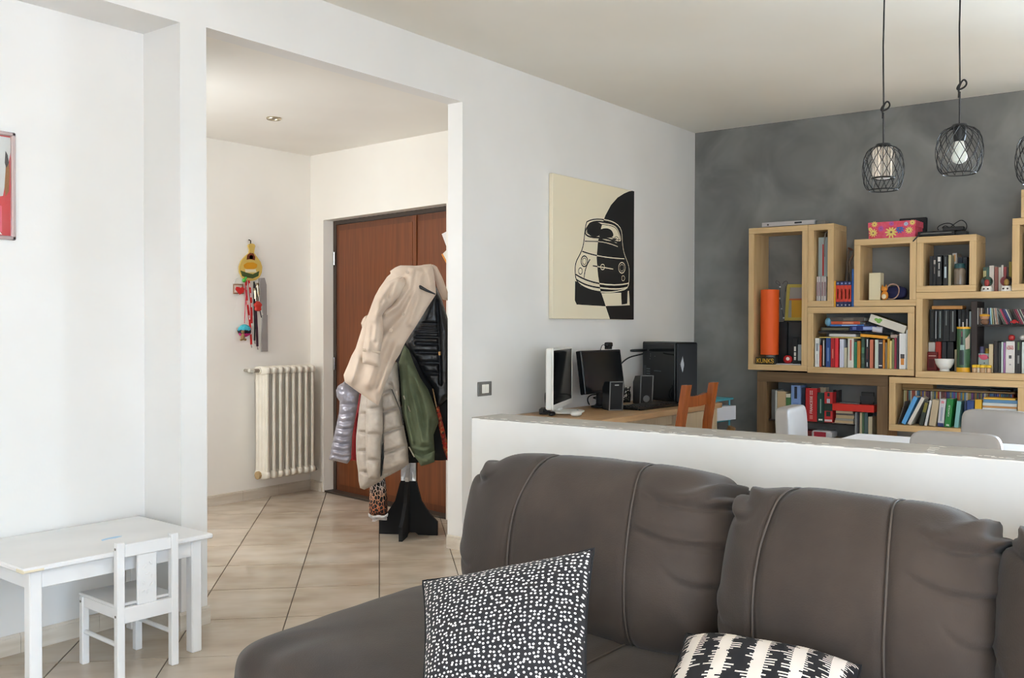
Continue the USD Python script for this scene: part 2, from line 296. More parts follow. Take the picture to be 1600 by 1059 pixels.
# half-height dividing wall behind the sofa
HWY, HWT, HWX, HWZ = 2.555, .172, -2.112, .984
HW = struct('wall_divider', 'half-height white dividing wall behind the sofa with worn grey top', 'wall')
core = cat(bx(HWX, RX, HWY, HWY+HWT, 0, HWZ-.003, .004))
obj(HW, 'wall_body', core, PARTY, False)
rr_ = np.random.default_rng(3); xs = np.linspace(HWX+.002, RX, 260)
edge = HWY+.002+np.abs(rr_.normal(0, .0022, 260))*(rr_.random(260) < .5)
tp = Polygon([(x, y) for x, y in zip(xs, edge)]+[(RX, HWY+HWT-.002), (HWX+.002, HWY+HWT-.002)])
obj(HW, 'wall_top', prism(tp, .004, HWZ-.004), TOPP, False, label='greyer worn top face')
chips = []
for k in range(70):
    x = HWX+.05+2.2*rr_.random(); y = HWY+(.004+.01*rr_.random() if k < 50 else .02+.13*rr_.random()); L = .006+.02*rr_.random()
    chips.append(bx(x, x+L, y, y+.002+.003*rr_.random(), HWZ-.001, HWZ+.0007, 0))
obj(HW, 'paint_chip', cat(*chips), plain((236, 230, 220), .7), False, kind='stuff')
# entrance door
DR = struct('door_1', 'tall two-leaf wooden entrance door behind the coats', 'door')
DD = .085
obj(DR, 'door_frame', cat(slab(sbox(DS0, 0, DS1, DTOP+.03).difference(sbox(DS0+.036, -1, DS1-.03, DTOP)), DD+.005, DD+.09)), plain((66, 54, 46), .6), False)
SD = 1.211
for (q0, q1) in ((DS0+.04, SD-.002), (SD+.002, DS1-.034)):
    leaf = obj(DR, 'door_leaf', slab(sbox(q0, .012, q1, DTOP-.004), DD+.012, DD+.055), DOORD, False)
    obj(leaf, 'door_panel', slab(sbox(q0+(.042 if q0 < 1 else .03), .06, q1-.03, DTOP-.05), DD+.007, DD+.02), DOORW, False, world=False)
obj(DR, 'astragal', slab(sbox(SD-.02, .012, SD+.02, DTOP-.006), DD+.001, DD+.03), DOORW, False)
for z in (.28, 1.0, 1.82): obj(DR, 'hinge', tube([dw(DS0+.026, DD-.004, z-.05), dw(DS0+.026, DD-.004, z+.05)], .011, 10), CHROME)
obj(DR, 'threshold', slab(sbox(DS0, 0, DS1, .012), .01, .2), plain((70, 60, 52), .5), False)
# ceiling spot in the hall
sp_ = onz(428, 186, 2.6)
SPT = thing('recessed_spotlight', 'small round chrome spotlight recessed in the hall ceiling', 'spotlight', (sp_[0], sp_[1], 2.596))
obj(SPT, 'rim', lathe([(.026, .014), (.045, .014), (.047, .006), (.044, .0), (.030, .002), (.026, .014)], 28), plain((196, 184, 160), .25, 1.))
obj(SPT, 'bulb', lathe([(0, .004), (.014, .004), (.025, .010), (.025, .018), (0, .018)], 24), plain((120, 100, 84), .15))
# light switch
SW = thing('light_switch', 'grey framed light switch with two white keys on the white wall', 'light switch', (WX, 4.448, .9255))
obj(SW, 'plate', bx(0, .009, -.064, .064, -.042, .042, .003), plain((120, 116, 110), .4, .3))
for y0 in (-.032, .001): obj(SW, 'key', bx(.009, .0125, y0, y0+.031, -.026, .026, .0015), plain((244, 240, 230), .35))

# ================================================================== HALL THINGS
# radiator: eight cast sections of four columns each
RD = thing('radiator', 'white cast-iron column radiator hanging on the hall wall', 'radiator', (HLX, 4.755, 0))
RX0, RX1, ry0, rp = .05, .19, -.215, .0615
for k in range(8):
    y = ry0+k*rp; ms = []
    for q in range(4):
        x = RX0+.014+q*.037
        ms.append(tube([(x, y, .20), (x, y, .24), (x, y, .93), (x, y, .97)], [.017, .0135, .0135, .017], 8))
    for zz in (.195, .965): ms.append(tf(superq((.16, .055, .066), 3, 7), (.12, y, zz)))
    ms.append(bx(RX0+.012, RX1-.018, y-.0085, y+.0085, .21, .955, .003))
    for zz in (.42, .62): ms.append(bx(.07, .17, y-.008, y+.008, zz, zz+.025, .004))
    obj(RD, 'section', cat(*ms), RADI, 40)
for zz in (.195, .965): obj(RD, 'hub', tube([(.12, ry0-.035, zz), (.12, ry0+7*rp+.035, zz)], .024, 12), RADI)
obj(RD, 'plug', tube([(.12, ry0-.05, .195), (.12, ry0-.03, .195)], .03, 8), plain((176, 150, 110), .5))
vl = obj(RD, 'valve', cat(tube([(.12, ry0-.03, .965), (.12, ry0-.085, .965)], .016, 10), tube([(.12, ry0-.07, .965), (.004, ry0-.07, .965)], .010, 8)), plain((168, 160, 148), .4, .6))
obj(vl, 'knob', tube([(.12, ry0-.085, .965), (.12, ry0-.12, .97)], [.02, .014], 10), plain((206, 200, 188), .4))
obj(RD, 'return_pipe', cat(tube([(.12, ry0+7*rp+.03, .195), (.12, ry0+7*rp+.075, .195), (.12, ry0+7*rp+.085, .17)], .013, 8)), plain((150, 142, 132), .5, .4))
for yy in (ry0+rp*.5, ry0+rp*6.5): obj(RD, 'bracket', bx(.003, .07, yy-.008, yy+.008, .87, .90), RADI)

# mapping for things that hang on the hall wall: survey pixel and distance off the wall
def onhall(u, v, off): return onx(u, v, HLX+off)
def plate(px, off, th, mat_=None):
    P0 = np.array([onhall(u, v, off)[1:] for u, v in px]); pl = Polygon(P0)
    if not pl.is_valid: pl = pl.buffer(0)
    return from_yz(pl, HLX+off, HLX+off+th)
def ellipse_px(cu, cv, ru, rv, n=20): return [(cu+ru*math.cos(t), cv+rv*math.sin(t)) for t in np.linspace(0, 2*np.pi, n, endpoint=False)]
KB = thing('key_board', 'paddle-shaped wooden key board painted with a girl in a yellow dress', 'key board', onhall(391, 410, 0))
K = lambda x, y: (360+x/5.73, 370+y/5.73)
pad = [K(*q) for q in [(155, 90), (152, 75), (168, 62), (185, 60), (205, 66), (214, 82), (208, 105), (204, 145), (230, 180), (262, 225), (276, 270), (272, 320), (250, 365), (215, 388), (175, 395), (130, 385), (95, 360), (74, 315), (72, 265), (90, 215), (125, 175), (160, 145), (164, 115)]]
obj(KB, 'board', plate(pad, .012, .012), plain((212, 178, 92), .5), world=True)
obj(KB, 'hook', tube([onhall(391.5, 388, .02), onhall(391.7, 376, .02), onhall(389, 374.5, .02), onhall(389, 375, .0)], .004, 6), plain((50, 42, 36), .5, .8), world=True)
for nm, poly, colr in (('painted_hair', [K(*q) for q in [(145, 205), (150, 165), (175, 143), (205, 148), (222, 180), (218, 210), (190, 200), (165, 200)]], (112, 48, 26)), ('painted_face', [K(*q) for q in ellipse_px(185, 183, 18, 20, 12)], (222, 170, 128)),
                       ('painted_dress', [K(*q) for q in [(118, 250), (150, 230), (205, 228), (240, 245), (236, 275), (205, 290), (150, 290), (122, 275)]], (216, 150, 24)), ('painted_apron', [K(*q) for q in [(130, 290), (225, 290), (235, 318), (135, 318)]], (226, 214, 182)),
                       ('painted_leaves', [K(*q) for q in [(90, 300), (150, 322), (200, 335), (258, 305), (250, 350), (200, 372), (150, 365), (105, 350)]], (66, 84, 40))):
    obj(KB, nm, plate(poly, .024, .0012), plain(colr, .55), False, world=True)
SM = thing('small_picture', 'tiny square frame with a red heart hanging left of the key board', 'picture', onhall(373, 452, 0))
obj(SM, 'frame', plate([(364.2, 443.5), (379, 443.5), (380, 459), (364.2, 459)], .005, .01), plain((150, 112, 86), .5), world=True)
obj(SM, 'card', plate([(366, 445.5), (377.5, 445.5), (377.5, 457), (366, 457)], .015, .001), plain((206, 190, 176), .7), world=True)
obj(SM, 'heart', plate([(374, 460), (367.5, 452), (369, 448), (373, 448.6), (375, 450), (378, 448), (381, 451), (380.5, 456)], .017, .008), plain((206, 42, 40), .5), world=True)
obj(SM, 'cord', tube([onhall(365, 443, .012), onhall(368, 436, .012), onhall(373, 434, .012), onhall(377, 438, .012), onhall(378, 444, .012)], .0022, 6), plain((228, 226, 222), .6), world=True)
def strap(name, label, pts, w, colr, off, bars=0, clip=True, group=None):
    p = [onhall(u, v, off) for u, v in pts]; T_ = thing(name, label, name.split('_')[-1], (HLX, p[0][1], p[0][2]), group=group)
    L = spline(p, 14); t_ = np.gradient(L, axis=0); t_ /= np.linalg.norm(t_, axis=1)[:, None]; sd = np.cross(t_, [1., 0, 0]); sd /= np.linalg.norm(sd, axis=1)[:, None]
    V = np.vstack([L-sd*w/2, L+sd*w/2, L-sd*w/2+[.002, 0, 0], L+sd*w/2+[.002, 0, 0]]); n = len(L); F = []
    for i in range(n-1):
        for a_, b_ in ((2, 3), (3, 1), (1, 0), (0, 2)): F += [(a_*n+i, a_*n+i+1, b_*n+i+1), (a_*n+i, b_*n+i+1, b_*n+i)]
    obj(T_, 'ribbon', trimesh.Trimesh(V, F, process=False), plain(colr, .6), world=True)
    for k in range(bars):
        i = 1+k*3
        if i+1 < n:
            q = (L[i]+L[i+1])/2+[.003, 0, 0]; dd = (L[i+1]-L[i])/np.linalg.norm(L[i+1]-L[i]); s2 = np.cross(dd, [1., 0, 0])
            V2 = np.array([q+dd*a_*.016+s2*b_*w*.3+[c_, 0, 0] for a_ in (-1, 1) for b_ in (-1, 1) for c_ in (0, .0006)]); obj(T_, 'print', trimesh.convex.convex_hull(V2), plain((232, 222, 216), .6), False, world=True)
    if clip: obj(T_, 'clip', tube([L[-1], L[-1]+[0.002, 0, -.012], L[-1]+[.002, .004, -.024]], .0035, 6), plain((170, 168, 164), .3, .9), world=True)
RED = (206, 44, 42)
strap('red_lanyard', 'red lanyard with white print, left one below the key board', [(384.5, 438), (385, 460), (388, 485), (391, 512), (392.5, 538)], .017, RED, .022, 4)
strap('red_lanyard', 'red lanyard with white print, right one below the key board', [(388.5, 438), (391, 455), (392.5, 480), (393, 505)], .017, (200, 40, 40), .029, 3, False)
strap('dark_lanyard', 'dark green lanyard hanging right of the red lanyards', [(397, 440), (397, 470), (398, 500), (397.5, 532)], .013, (46, 56, 52), .016)
strap('purple_lanyard', 'dark purple dotted lanyard ending lowest among the dark straps', [(399, 445), (399.5, 480), (401, 510), (402, 541)], .019, (64, 38, 54), .02)
SH = thing('umbrella_sleeve', 'long flat grey sleeve hanging at the right of the key board', 'sleeve', onhall(413, 490, 0))
obj(SH, 'panel', cat(plate([(404, 435), (412, 434), (415, 445), (415.5, 492), (410.5, 493), (406, 470)], .004, .012), plate([(409, 492), (416.5, 492), (417, 549), (407.5, 549)], .004, .012)), plain((158, 152, 148), .5), world=True)
CP_ = thing('coin_purse', 'small red heart-shaped purse hanging from a dark strap', 'purse', onhall(403, 478, 0))
obj(CP_, 'pouch', tf(displace(superq((.03, .062, .075), 2.5, 12), lambda V: .004*np.sin(V[:, 2]*160)), onhall(403, 478, .085)), plain((190, 46, 34), .5), world=True)
obj(CP_, 'cord', tube([onhall(403.5, 470, .085), onhall(401.5, 455, .085), onhall(398, 442, .08)], .003, 6), plain((40, 38, 40), .6), world=True)
obj(CP_, 'tassel', tube([onhall(406.5, 486, .05), onhall(408.5, 496, .045)], .004, 6), plain((60, 40, 44), .6), world=True)
for k_, (lab, q0, q1) in enumerate((('bunch of small keys hanging in front of the dark strap', (398, 448), (400, 470)), ('bunch of metal keys hanging nearest the grey sleeve', (402, 440), (402, 466)))):
    KY = thing('key_bunch', lab, 'keys', onhall(*q0, 0)); r_ = np.random.default_rng(20+k_)
    for j in range(4):
        a0 = onhall(q0[0]+r_.normal(0, .8), q0[1]+4, .04+.004*j); a1 = onhall(q1[0]+r_.normal(0, 2.2), q1[1]+r_.normal(0, 3), .042+.005*j)
        obj(KY, 'key', cat(tf(superq((.006, .018, .02), 3, 5), a0), tube([a0, a1], .004, 5)), plain((150, 140, 118), .3, .9), world=True)
PP = thing('pompom_charm', 'turquoise and pink woollen pompom charm hanging on a red cord', 'charm', onhall(383, 520, 0))
pc = onhall(382, 516.5, .075)
PB = mk('pompom_wool', {'g': ('geometry', {}), 's': ('separate_xyz', {}), 'n': ('noise_texture', {'scale': 70.}), 'ma': ('math', {'math_type': 'multiply_add', 'value2': .03}), 'mr': ('map_range', {'from_min': float(pc[2]-.045), 'from_max': float(pc[2]+.06)}),
     'r': ('rgb_ramp', {'ramp': [(0, lin((196, 32, 110))), (.36, lin((206, 40, 120))), (.4, lin((22, 20, 34))), (.56, lin((26, 24, 36))), (.6, lin((60, 160, 178))), (1, lin((70, 176, 190)))]}), 'p': ('principled_bsdf', {'roughness': .9})},
     [('g.position', 's.vector'), ('g.position', 'n.vector'), ('n.fac', 'ma.value1'), ('s.z', 'ma.value3'), ('ma.value', 'mr.value'), ('mr.result', 'r.fac'), ('r.color', 'p.base_color')])
obj(PP, 'pompom', tf(displace(superq((.085, .10, .09), 2, 22), lambda V: .006*(meshkit.noise(V*90)-.5)), pc), PB, world=True)
obj(PP, 'bear_charm', tf(cat(tf(superq((.03, .028, .05), 2.2, 8), (0, 0, -.01)), tf(superq((.026, .026, .026), 2, 8), (0, 0, .026)), tf(superq((.014, .02, .018), 2, 6), (.004, -.018, -.03)), tf(superq((.014, .02, .018), 2, 6), (.004, .018, -.03))), onhall(379.5, 524, .125)), plain((140, 108, 70), .8), world=True)
obj(PP, 'cord', tube([onhall(382, 505, .07), onhall(383, 480, .05), onhall(385, 455, .03), onhall(384, 442, .02)], .0028, 6), plain((190, 40, 70), .6), world=True)
GT = thing('green_charm', 'small green frog-like charm at the lower rim of the key board', 'charm', onhall(381.5, 438, 0))
obj(GT, 'body', tf(cat(superq((.02, .034, .03), 2, 8), tf(superq((.02, .02, .02), 2, 6), (.004, .012, .018))), onhall(381.5, 438, .04)), plain((70, 170, 60), .4), world=True)
# cards tucked at the door
for lab, px_, colr in (('blank white card stuck high on the door beside the right jamb', [(690.5, 365.5), (699, 361), (706, 372), (698.6, 387)], (232, 228, 226)), ('white card with orange edge stuck below the blank card', [(691.5, 397), (699.5, 389), (706, 400), (699.5, 412)], (236, 228, 214))):
    P3 = np.array([dw(0, -.002, 0)]); pts = []
    for u, v in px_:
        r_ = ray(u, v); t_ = np.dot(dw(0, DD-.006, 0)-CP, dn)/np.dot(r_, dn); pts.append(CP+r_*t_)
    pts = np.array(pts); NT = thing('pinned_card', lab, 'card', pts.mean(0))
    obj(NT, 'card', trimesh.convex.convex_hull(np.vstack([pts, pts-dn*.002])), plain(colr, .6), False, world=True)
    if 'orange' in lab:
        e0, e1 = pts[0], pts[3]; obj(NT, 'edge_print', tube([e0-dn*.003, e1-dn*.003], .006, 6), plain((230, 150, 60), .6), world=True)
# ================================================================== CHILDREN'S TABLE AND CHAIR
A0, A1 = onz(49.4, 889, .468), onz(316, 829, .468)
TBX1, TBX0, TBY0, TBY1, TBZ = -3.275, -3.835, 1.60, 2.345, .468
KT = thing('childrens_table', 'low white children\'s table with chipped corner standing in the alcove', 'table', ((TBX0+TBX1)/2, (TBY0+TBY1)/2, 0), rz=math.radians(-2.0))
hx, hy = (TBX1-TBX0)/2, (TBY1-TBY0)/2
obj(KT, 'tabletop', bx(-hx, hx, -hy, hy, TBZ-.02, TBZ, .006), WHITEF)
obj(KT, 'worn_corner', cat(bx(hx-.05, hx-.002, -hy-.0006, -hy+.05, TBZ-.017, TBZ-.004, .002), bx(hx-.04, hx+.0006, -hy+.001, -hy+.075, TBZ-.016, TBZ-.006, .002)), plain((226, 214, 186), .7), label='chipped bare corner')
for sx in (-1, 1):
    for sy in (-1, 1): obj(KT, 'leg', bx(sx*(hx-.05)-.022, sx*(hx-.05)+.022, sy*(hy-.058)-.022, sy*(hy-.058)+.022, 0, TBZ-.02, .004), WHITEF)
for sx in (-1, 1): obj(KT, 'apron', bx(sx*(hx-.045)-.009, sx*(hx-.045)+.009, -hy+.075, hy-.075, TBZ-.085, TBZ-.02), WHITEF)
for sy in (-1, 1): obj(KT, 'apron', bx(-hx+.07, hx-.07, sy*(hy-.05)-.009, sy*(hy-.05)+.009, TBZ-.085, TBZ-.02), WHITEF)
bl = [(0, 0), (.05, -.012), (.08, -.004), (.10, .012), (.095, .03), (.07, .022), (.06, .036), (.03, .026), (.035, .008)]
obj(KT, 'blue_stain', prism(Polygon([(.07-.35*a_+b_*.2, .02+b_*1.6+a_*.5) for a_, b_ in bl]).buffer(0), .0006, TBZ), plain((176, 210, 236), .6), False)
KC = thing('childrens_chair', 'small white children\'s chair with carved back slat pushed under the low table', 'chair', (-3.385, 2.04, 0), rz=math.radians(-3))
cw, cx0, cx1 = .108, -.135, .135
for sy in (-1, 1):
    obj(KC, 'leg', bx(cx0-.014, cx0+.014, sy*cw-.014, sy*cw+.014, 0, .262, .003), WHITEF)
    obj(KC, 'back_post', bx(cx1-.014, cx1+.014, sy*cw-.015, sy*cw+.015, 0, .505, .003), WHITEF)
    obj(KC, 'rail', bx(cx0+.012, cx1-.012, sy*cw-.009, sy*cw+.009, .222, .262), WHITEF)
    obj(KC, 'stretcher', tube([(cx0, sy*cw, .125), (cx1, sy*cw, .125)], .009, 10), WHITEF)
    for xx, zz in ((cx0, .24), (cx1-.0, .245)): pass
obj(KC, 'rail', bx(cx1-.011, cx1+.011, -cw+.012, cw-.012, .205, .262), WHITEF); obj(KC, 'rail', bx(cx0-.009, cx0+.009, -cw+.012, cw-.012, .222, .262), WHITEF)
obj(KC, 'seat', bx(cx0-.02, cx1-.012, -cw-.012, cw+.012, .262, .274, .004), WHITEF)
obj(KC, 'top_rail', bx(cx1-.011, cx1+.011, -cw+.013, cw-.013, .447, .495, .004), WHITEF)
sl = obj(KC, 'back_slat', bx(cx1-.006, cx1+.006, -.04, .036, .262, .448), WHITEF)
mot = []
for k, (yy, zz, L, an) in enumerate(((-.012, .40, .02, .9), (.012, .41, .018, -.8), (.0, .372, .022, .2), (-.015, .34, .018, -.7), (.014, .33, .02, .7), (0, .305, .018, 1.2), (-.018, .31, .014, .3), (.016, .36, .014, 1.4))):
    mot.append(tf(superq((.004, L, .008), 2, 5), (cx1+.0062, yy, zz), rx=an))
obj(sl, 'carving', cat(*mot), WHITEF)
scr = []
for yy, xx, zz in ((-cw-.0145, cx0, .242), (-cw-.0155, cx1, .482), (-cw-.0155, cx1, .235)): scr.append(tube([(xx, yy, zz), (xx, yy-.0012, zz)], .005, 8))
for m_ in scr: obj(KC, 'screw_cap', m_, plain((120, 112, 104), .5, .4))
# framed print on the alcove wall, cut by the picture's edge
FP = thing('framed_print', 'red and white framed print hanging in the alcove at the left edge', 'picture', (ALX, 1.55, 1.84))
FB = plain((205, 186, 186), .2, .7); fw_, fh_ = .285, .21
for nm, m_ in (('frame', cat(bx(.0, .022, -fw_, fw_, -fh_, -fh_+.016, .004), bx(0, .022, -fw_, fw_, fh_-.016, fh_, .004), bx(0, .022, -fw_, -fw_+.016, -fh_, fh_, .004), bx(0, .022, fw_-.016, fw_, -fh_, fh_, .004))),): obj(FP, nm, m_, FB)
obj(FP, 'print', bx(.002, .008, -fw_+.01, fw_-.01, -fh_+.01, fh_-.01, 0), plain((204, 52, 58), .35), False)
def fpatch(nm, pts, colr, dz): obj(FP, nm, from_yz(Polygon(pts).buffer(0), .008, .008+dz), plain(colr, .35), False)
fpatch('print_patch', [(-.27, .19), (.268, .19), (.272, .15), (.25, .02), (.24, -.04), (.2, -.05), (-.05, -.03), (-.27, -.05)], (212, 212, 208), .001)
fpatch('print_patch', [(.252, .13), (.262, .10), (.266, .05), (.262, -.02), (.25, -.04), (.246, .0), (.25, .06)], (150, 96, 44), .002)
fpatch('print_patch', [(.25, .135), (.258, .12), (.262, .09), (.252, .07), (.247, .09)], (40, 34, 40), .003)
fpatch('print_patch', [(.16, -.06), (.235, -.08), (.235, -.18), (.2, -.17), (.17, -.12)], (226, 92, 120), .002)
fpatch('print_patch', [(.19, -.19), (.235, -.19), (.215, -.165)], (236, 232, 228), .003)
obj(FP, 'glass', bx(.013, .0145, -fw_+.012, fw_-.012, -fh_+.012, fh_-.012, 0), PANE, False)

# ================================================================== COAT STAND AND COATS
SC = np.array([-4.115, 4.37]); e1 = np.array([.865, .50]); e2 = np.array([.50, -.865])
CS = thing('coat_stand', 'coat stand with black flared cross foot and silver taped column under the coats', 'coat stand', (SC[0], SC[1], 0))
def plank(e, prof, th=.022):
    pl = Polygon(prof); m_ = prism(pl, th); v = m_.vertices; n_ = np.array([-e[1], e[0]])
    P = np.c_[e[0]*v[:, 0]+n_[0]*(v[:, 2]-th/2), e[1]*v[:, 0]+n_[1]*(v[:, 2]-th/2), v[:, 1]]
    m_ = trimesh.Trimesh(P, m_.faces, process=False)
    if m_.volume < 0: m_.invert()
    return m_
def flare(w): return [(-w, 0), (-w*.35, .0), (-w*.25, .015), (w*.25, .015), (w*.35, 0), (w, 0), (w, .085), (w*.74, .13), (w*.45, .21), (w*.29, .32), (.047, .335), (-.047, .335), (-w*.29, .32), (-w*.45, .21), (-w*.74, .13), (-w, .085)]
BFEL = plain((14, 14, 15), .85)
for e, w in ((e1, .185), (e2, .21)): obj(CS, 'foot', plank(e, flare(w)), BFEL, 20)
SILV = noisy('silver_tape', (150, 152, 156), (214, 216, 220), nscale=14, detail=5, rough=.28, metal=.85, bump=.5, bscale=30)
for e in (e1, e2): obj(CS, 'column', plank(e, [(-.046, .335), (.046, .335), (.046, .36), (.046 if e is e1 else .018, .41), (.046 if e is e1 else .018, 1.58), (-.046, 1.58)]), SILV if e is e1 else plain((176, 170, 164), .5, .2), 20)
for a_ in range(4):
    an = a_*math.pi/2+.5
    obj(CS, 'peg', tube([(0, 0, 1.52), (.09*math.cos(an), .09*math.sin(an), 1.55), (.13*math.cos(an), .13*math.sin(an), 1.60)], [.014, .012, .012], 8), BFEL)
def puff(px, d, T, back=.6, R=16., step=3.2, seams=(), sw=3., sd=.65, fold=None, dfun=None, lo=0.):
    """garment: an outline in survey pixels at its own distance d, filled out to thickness T with seams and folds"""
    P = Polygon(px).buffer(0); P = P.buffer(2).buffer(-2) if P.buffer(-2).is_empty is False else P
    if P.geom_type != 'Polygon': P = max(P.geoms, key=lambda g: g.area)
    L = P.exterior.length; n = max(12, int(L/step)); B = np.array([P.exterior.interpolate(i/n, normalized=True).coords[0] for i in range(n)])
    u0, v0, u1, v1 = P.bounds; gu, gv = np.meshgrid(np.arange(u0, u1, step), np.arange(v0, v1, step)); gu[1::2] += step/2
    G = np.stack([gu.ravel(), gv.ravel()], 1); pts = shapely.points(G); inside = shapely.contains(P, pts); dist = shapely.distance(P.exterior, pts)
    G = G[inside & (dist > step*.5)]; Q = np.vstack([B, G]); D_ = np.r_[np.zeros(n), shapely.distance(P.exterior, shapely.points(G))]
    F = Delaunay(Q).simplices; cen = Q[F].mean(1); F = F[shapely.contains(P, shapely.points(cen))]
    a_ = Q[F[:, 1]]-Q[F[:, 0]]; b_ = Q[F[:, 2]]-Q[F[:, 0]]; F = np.where(((a_[:, 0]*b_[:, 1]-a_[:, 1]*b_[:, 0]) > 0)[:, None], F, F[:, ::-1])
    h = T*np.sqrt(np.maximum(0, 1-(1-np.minimum(D_/R, 1))**2))
    for sg in seams:
        ds = shapely.distance(LineString(sg), shapely.points(Q)); h = h*(1-sd*np.exp(-(ds/sw)**2))
    ft = np.minimum(D_/4, 1)
    hf = h+(fold(Q[:, 0], Q[:, 1])*ft if fold else 0); hf = np.where(D_ > 0, np.maximum(hf, .001), 0)
    d0 = np.full(len(Q), d)+(dfun(Q[:, 0], Q[:, 1]) if dfun else 0)
    def place(dep): return np.array([atd(u, v, x) for (u, v), x in zip(Q, dep)])
    fr, bk = place(d0-hf), place(d0+back*np.where(D_ > 0, np.maximum(h, .001), 0)+.002); N = len(Q)
    E = {}
    for t in F:
        for i in range(3): E[(t[i], t[(i+1) % 3])] = 1
    side = [(i, j) for (i, j) in E if (j, i) not in E]
    S = [f for i, j in side for f in ((j, i, N+i), (j, N+i, N+j))]
    M = trimesh.Trimesh(np.vstack([fr, bk]), np.vstack([F, F[:, ::-1]+N, S]), process=False)
    if M.volume < 0: M.invert()
    return M
def garment(name, label, cat_, d, px):
    c_ = np.mean(px, 0); p_ = atd(c_[0], c_[1], d); return thing(name, label, cat_, (p_[0], p_[1], 0))
def ridges(*lines, gain=2.1):
    """folds that run along lines: (points, amplitude in m, width in px)"""
    def f_(u, v):
        pts = shapely.points(np.stack([u, v], 1)); o = np.zeros(len(u))
        for ln, am, w in lines: o = o+gain*am*np.exp(-(shapely.distance(LineString(ln), pts)/w)**2)
        return o
    return f_
CLOTH = lambda c, r=.75: noisy('cloth_%02x%02x%02x' % c, tuple(int(x*.96) for x in c), c, nscale=30, rough=r, bump=.04, bscale=220)
TRC = noisy('trench_cotton', (196, 174, 154), (211, 191, 171), nscale=8, rough=.75, bump=.05, bscale=200, sheen_weight=.15)
tr = [(609, 423.8), (617, 418), (625, 414.5), (637, 414.6), (649, 415), (657, 414.5), (664, 413), (674.5, 412.5), (677.5, 424), (680, 440), (681.3, 458), (680.5, 461), (668, 480), (655.8, 500), (643, 520), (632, 537.7), (625, 553), (617, 565), (610, 582), (603, 598), (597, 616), (591, 633.6), (578, 625), (563, 614.5), (551, 606), (538.8, 597), (536.8, 586), (540, 578), (543.7, 570), (549, 556), (555.5, 544.5), (561, 527), (566.6, 508.8), (571, 500), (576, 489), (581, 474.8), (586, 462), (593, 449.3), (599, 441), (604.8, 432.3), (611, 427)]
tfold = ridges(([(646, 420), (640, 450), (622, 476), (602, 490)], .022, 5), ([(654, 422), (648, 455), (632, 490), (606, 520)], .016, 5), ([(660, 425), (652, 470), (640, 505)], .010, 4), ([(638, 432), (632, 448), (620, 462)], .014, 4), ([(600, 530), (585, 570), (575, 600)], .02, 7), ([(618, 540), (605, 575), (594, 610)], .014, 6), ([(560, 560), (553, 585), (548, 598)], .012, 5), ([(668, 424), (672, 445)], .01, 4))
TC = garment('trench_coat', 'beige trench coat hanging on top over the other coats', 'coat', 5.72, tr)
obj(TC, 'body', puff(tr, 5.74, .045, back=1.2, R=26, step=2.4, fold=tfold, dfun=lambda u, v: -.0009*(np.clip(v, 415, 640)-415)*.9), TRC, True, world=True)
sv = [(618, 434), (606, 440), (594.6, 454.4), (587, 465), (581, 476.5), (577, 488), (574, 499), (571.5, 519), (568.5, 535), (566.5, 546), (566, 567), (580, 570), (593, 573), (594, 560), (594.8, 549), (597, 533), (599.5, 517), (598, 503), (597, 493), (604, 484), (612, 477), (619, 468), (626, 461), (632, 450), (635.4, 441), (630, 432)]
svf = ridges(([(612, 440), (592, 470), (584, 500)], .02, 5), ([(602, 470), (590, 492), (585, 530)], .014, 4), ([(597, 500), (592, 540)], .012, 4), ([(577, 510), (575, 545)], .01, 4), ([(622, 438), (612, 462)], .012, 4))
sl_ = obj(TC, 'sleeve', puff(sv, 5.685, .042, R=12, step=2.2, fold=svf, dfun=lambda u, v: -.0011*(np.clip(v, 415, 640)-415)), TRC, True, world=True)
obj(sl_, 'cuff_strap', puff([(566.5, 544), (580, 546.5), (594.8, 548.5), (594.5, 553), (580, 551), (566.5, 549)], 5.5, .008, R=2, step=1.6), plain((196, 176, 154), .7), True, world=True)
bt = []
for (u, v), r_ in zip(((630.5, 491), (611.5, 515.5), (636.5, 425), (625, 433)), (.009, .0115, .010, .007)):
    q = atd(u, v, 5.69-.0009*(v-415)*.9-.034); bt.append(tube([q, q-CB[2]*.012], r_, 12))
for m_ in bt: obj(TC, 'button', m_, plain((190, 168, 146), .4), world=True)
obj(TC, 'belt_loop', puff([(653.5, 446), (657, 445.3), (668, 452), (680.4, 458.5), (680, 460.5), (666, 455.5), (655, 450.5)], 5.64, .006, R=2, step=1.6), plain((26, 25, 26), .5), True, world=True, label='black hanging strap')
cl = [(674.5, 412.8), (679, 414), (683, 417), (688, 427), (693, 437.4), (697, 449), (702, 462), (703, 470), (691.5, 468), (687, 458), (683, 449), (680, 437), (677, 425)]
obj(TC, 'collar_flap', puff(cl, 5.80, .02, R=6, step=2.4), TRC, True, world=True)
obj(TC, 'sleeve', puff([(566.5, 498.6), (570, 494), (575, 492), (575, 505), (570, 520), (566, 512), (564, 505)], 5.80, .03, R=6, step=2.4), TRC, True, world=True)
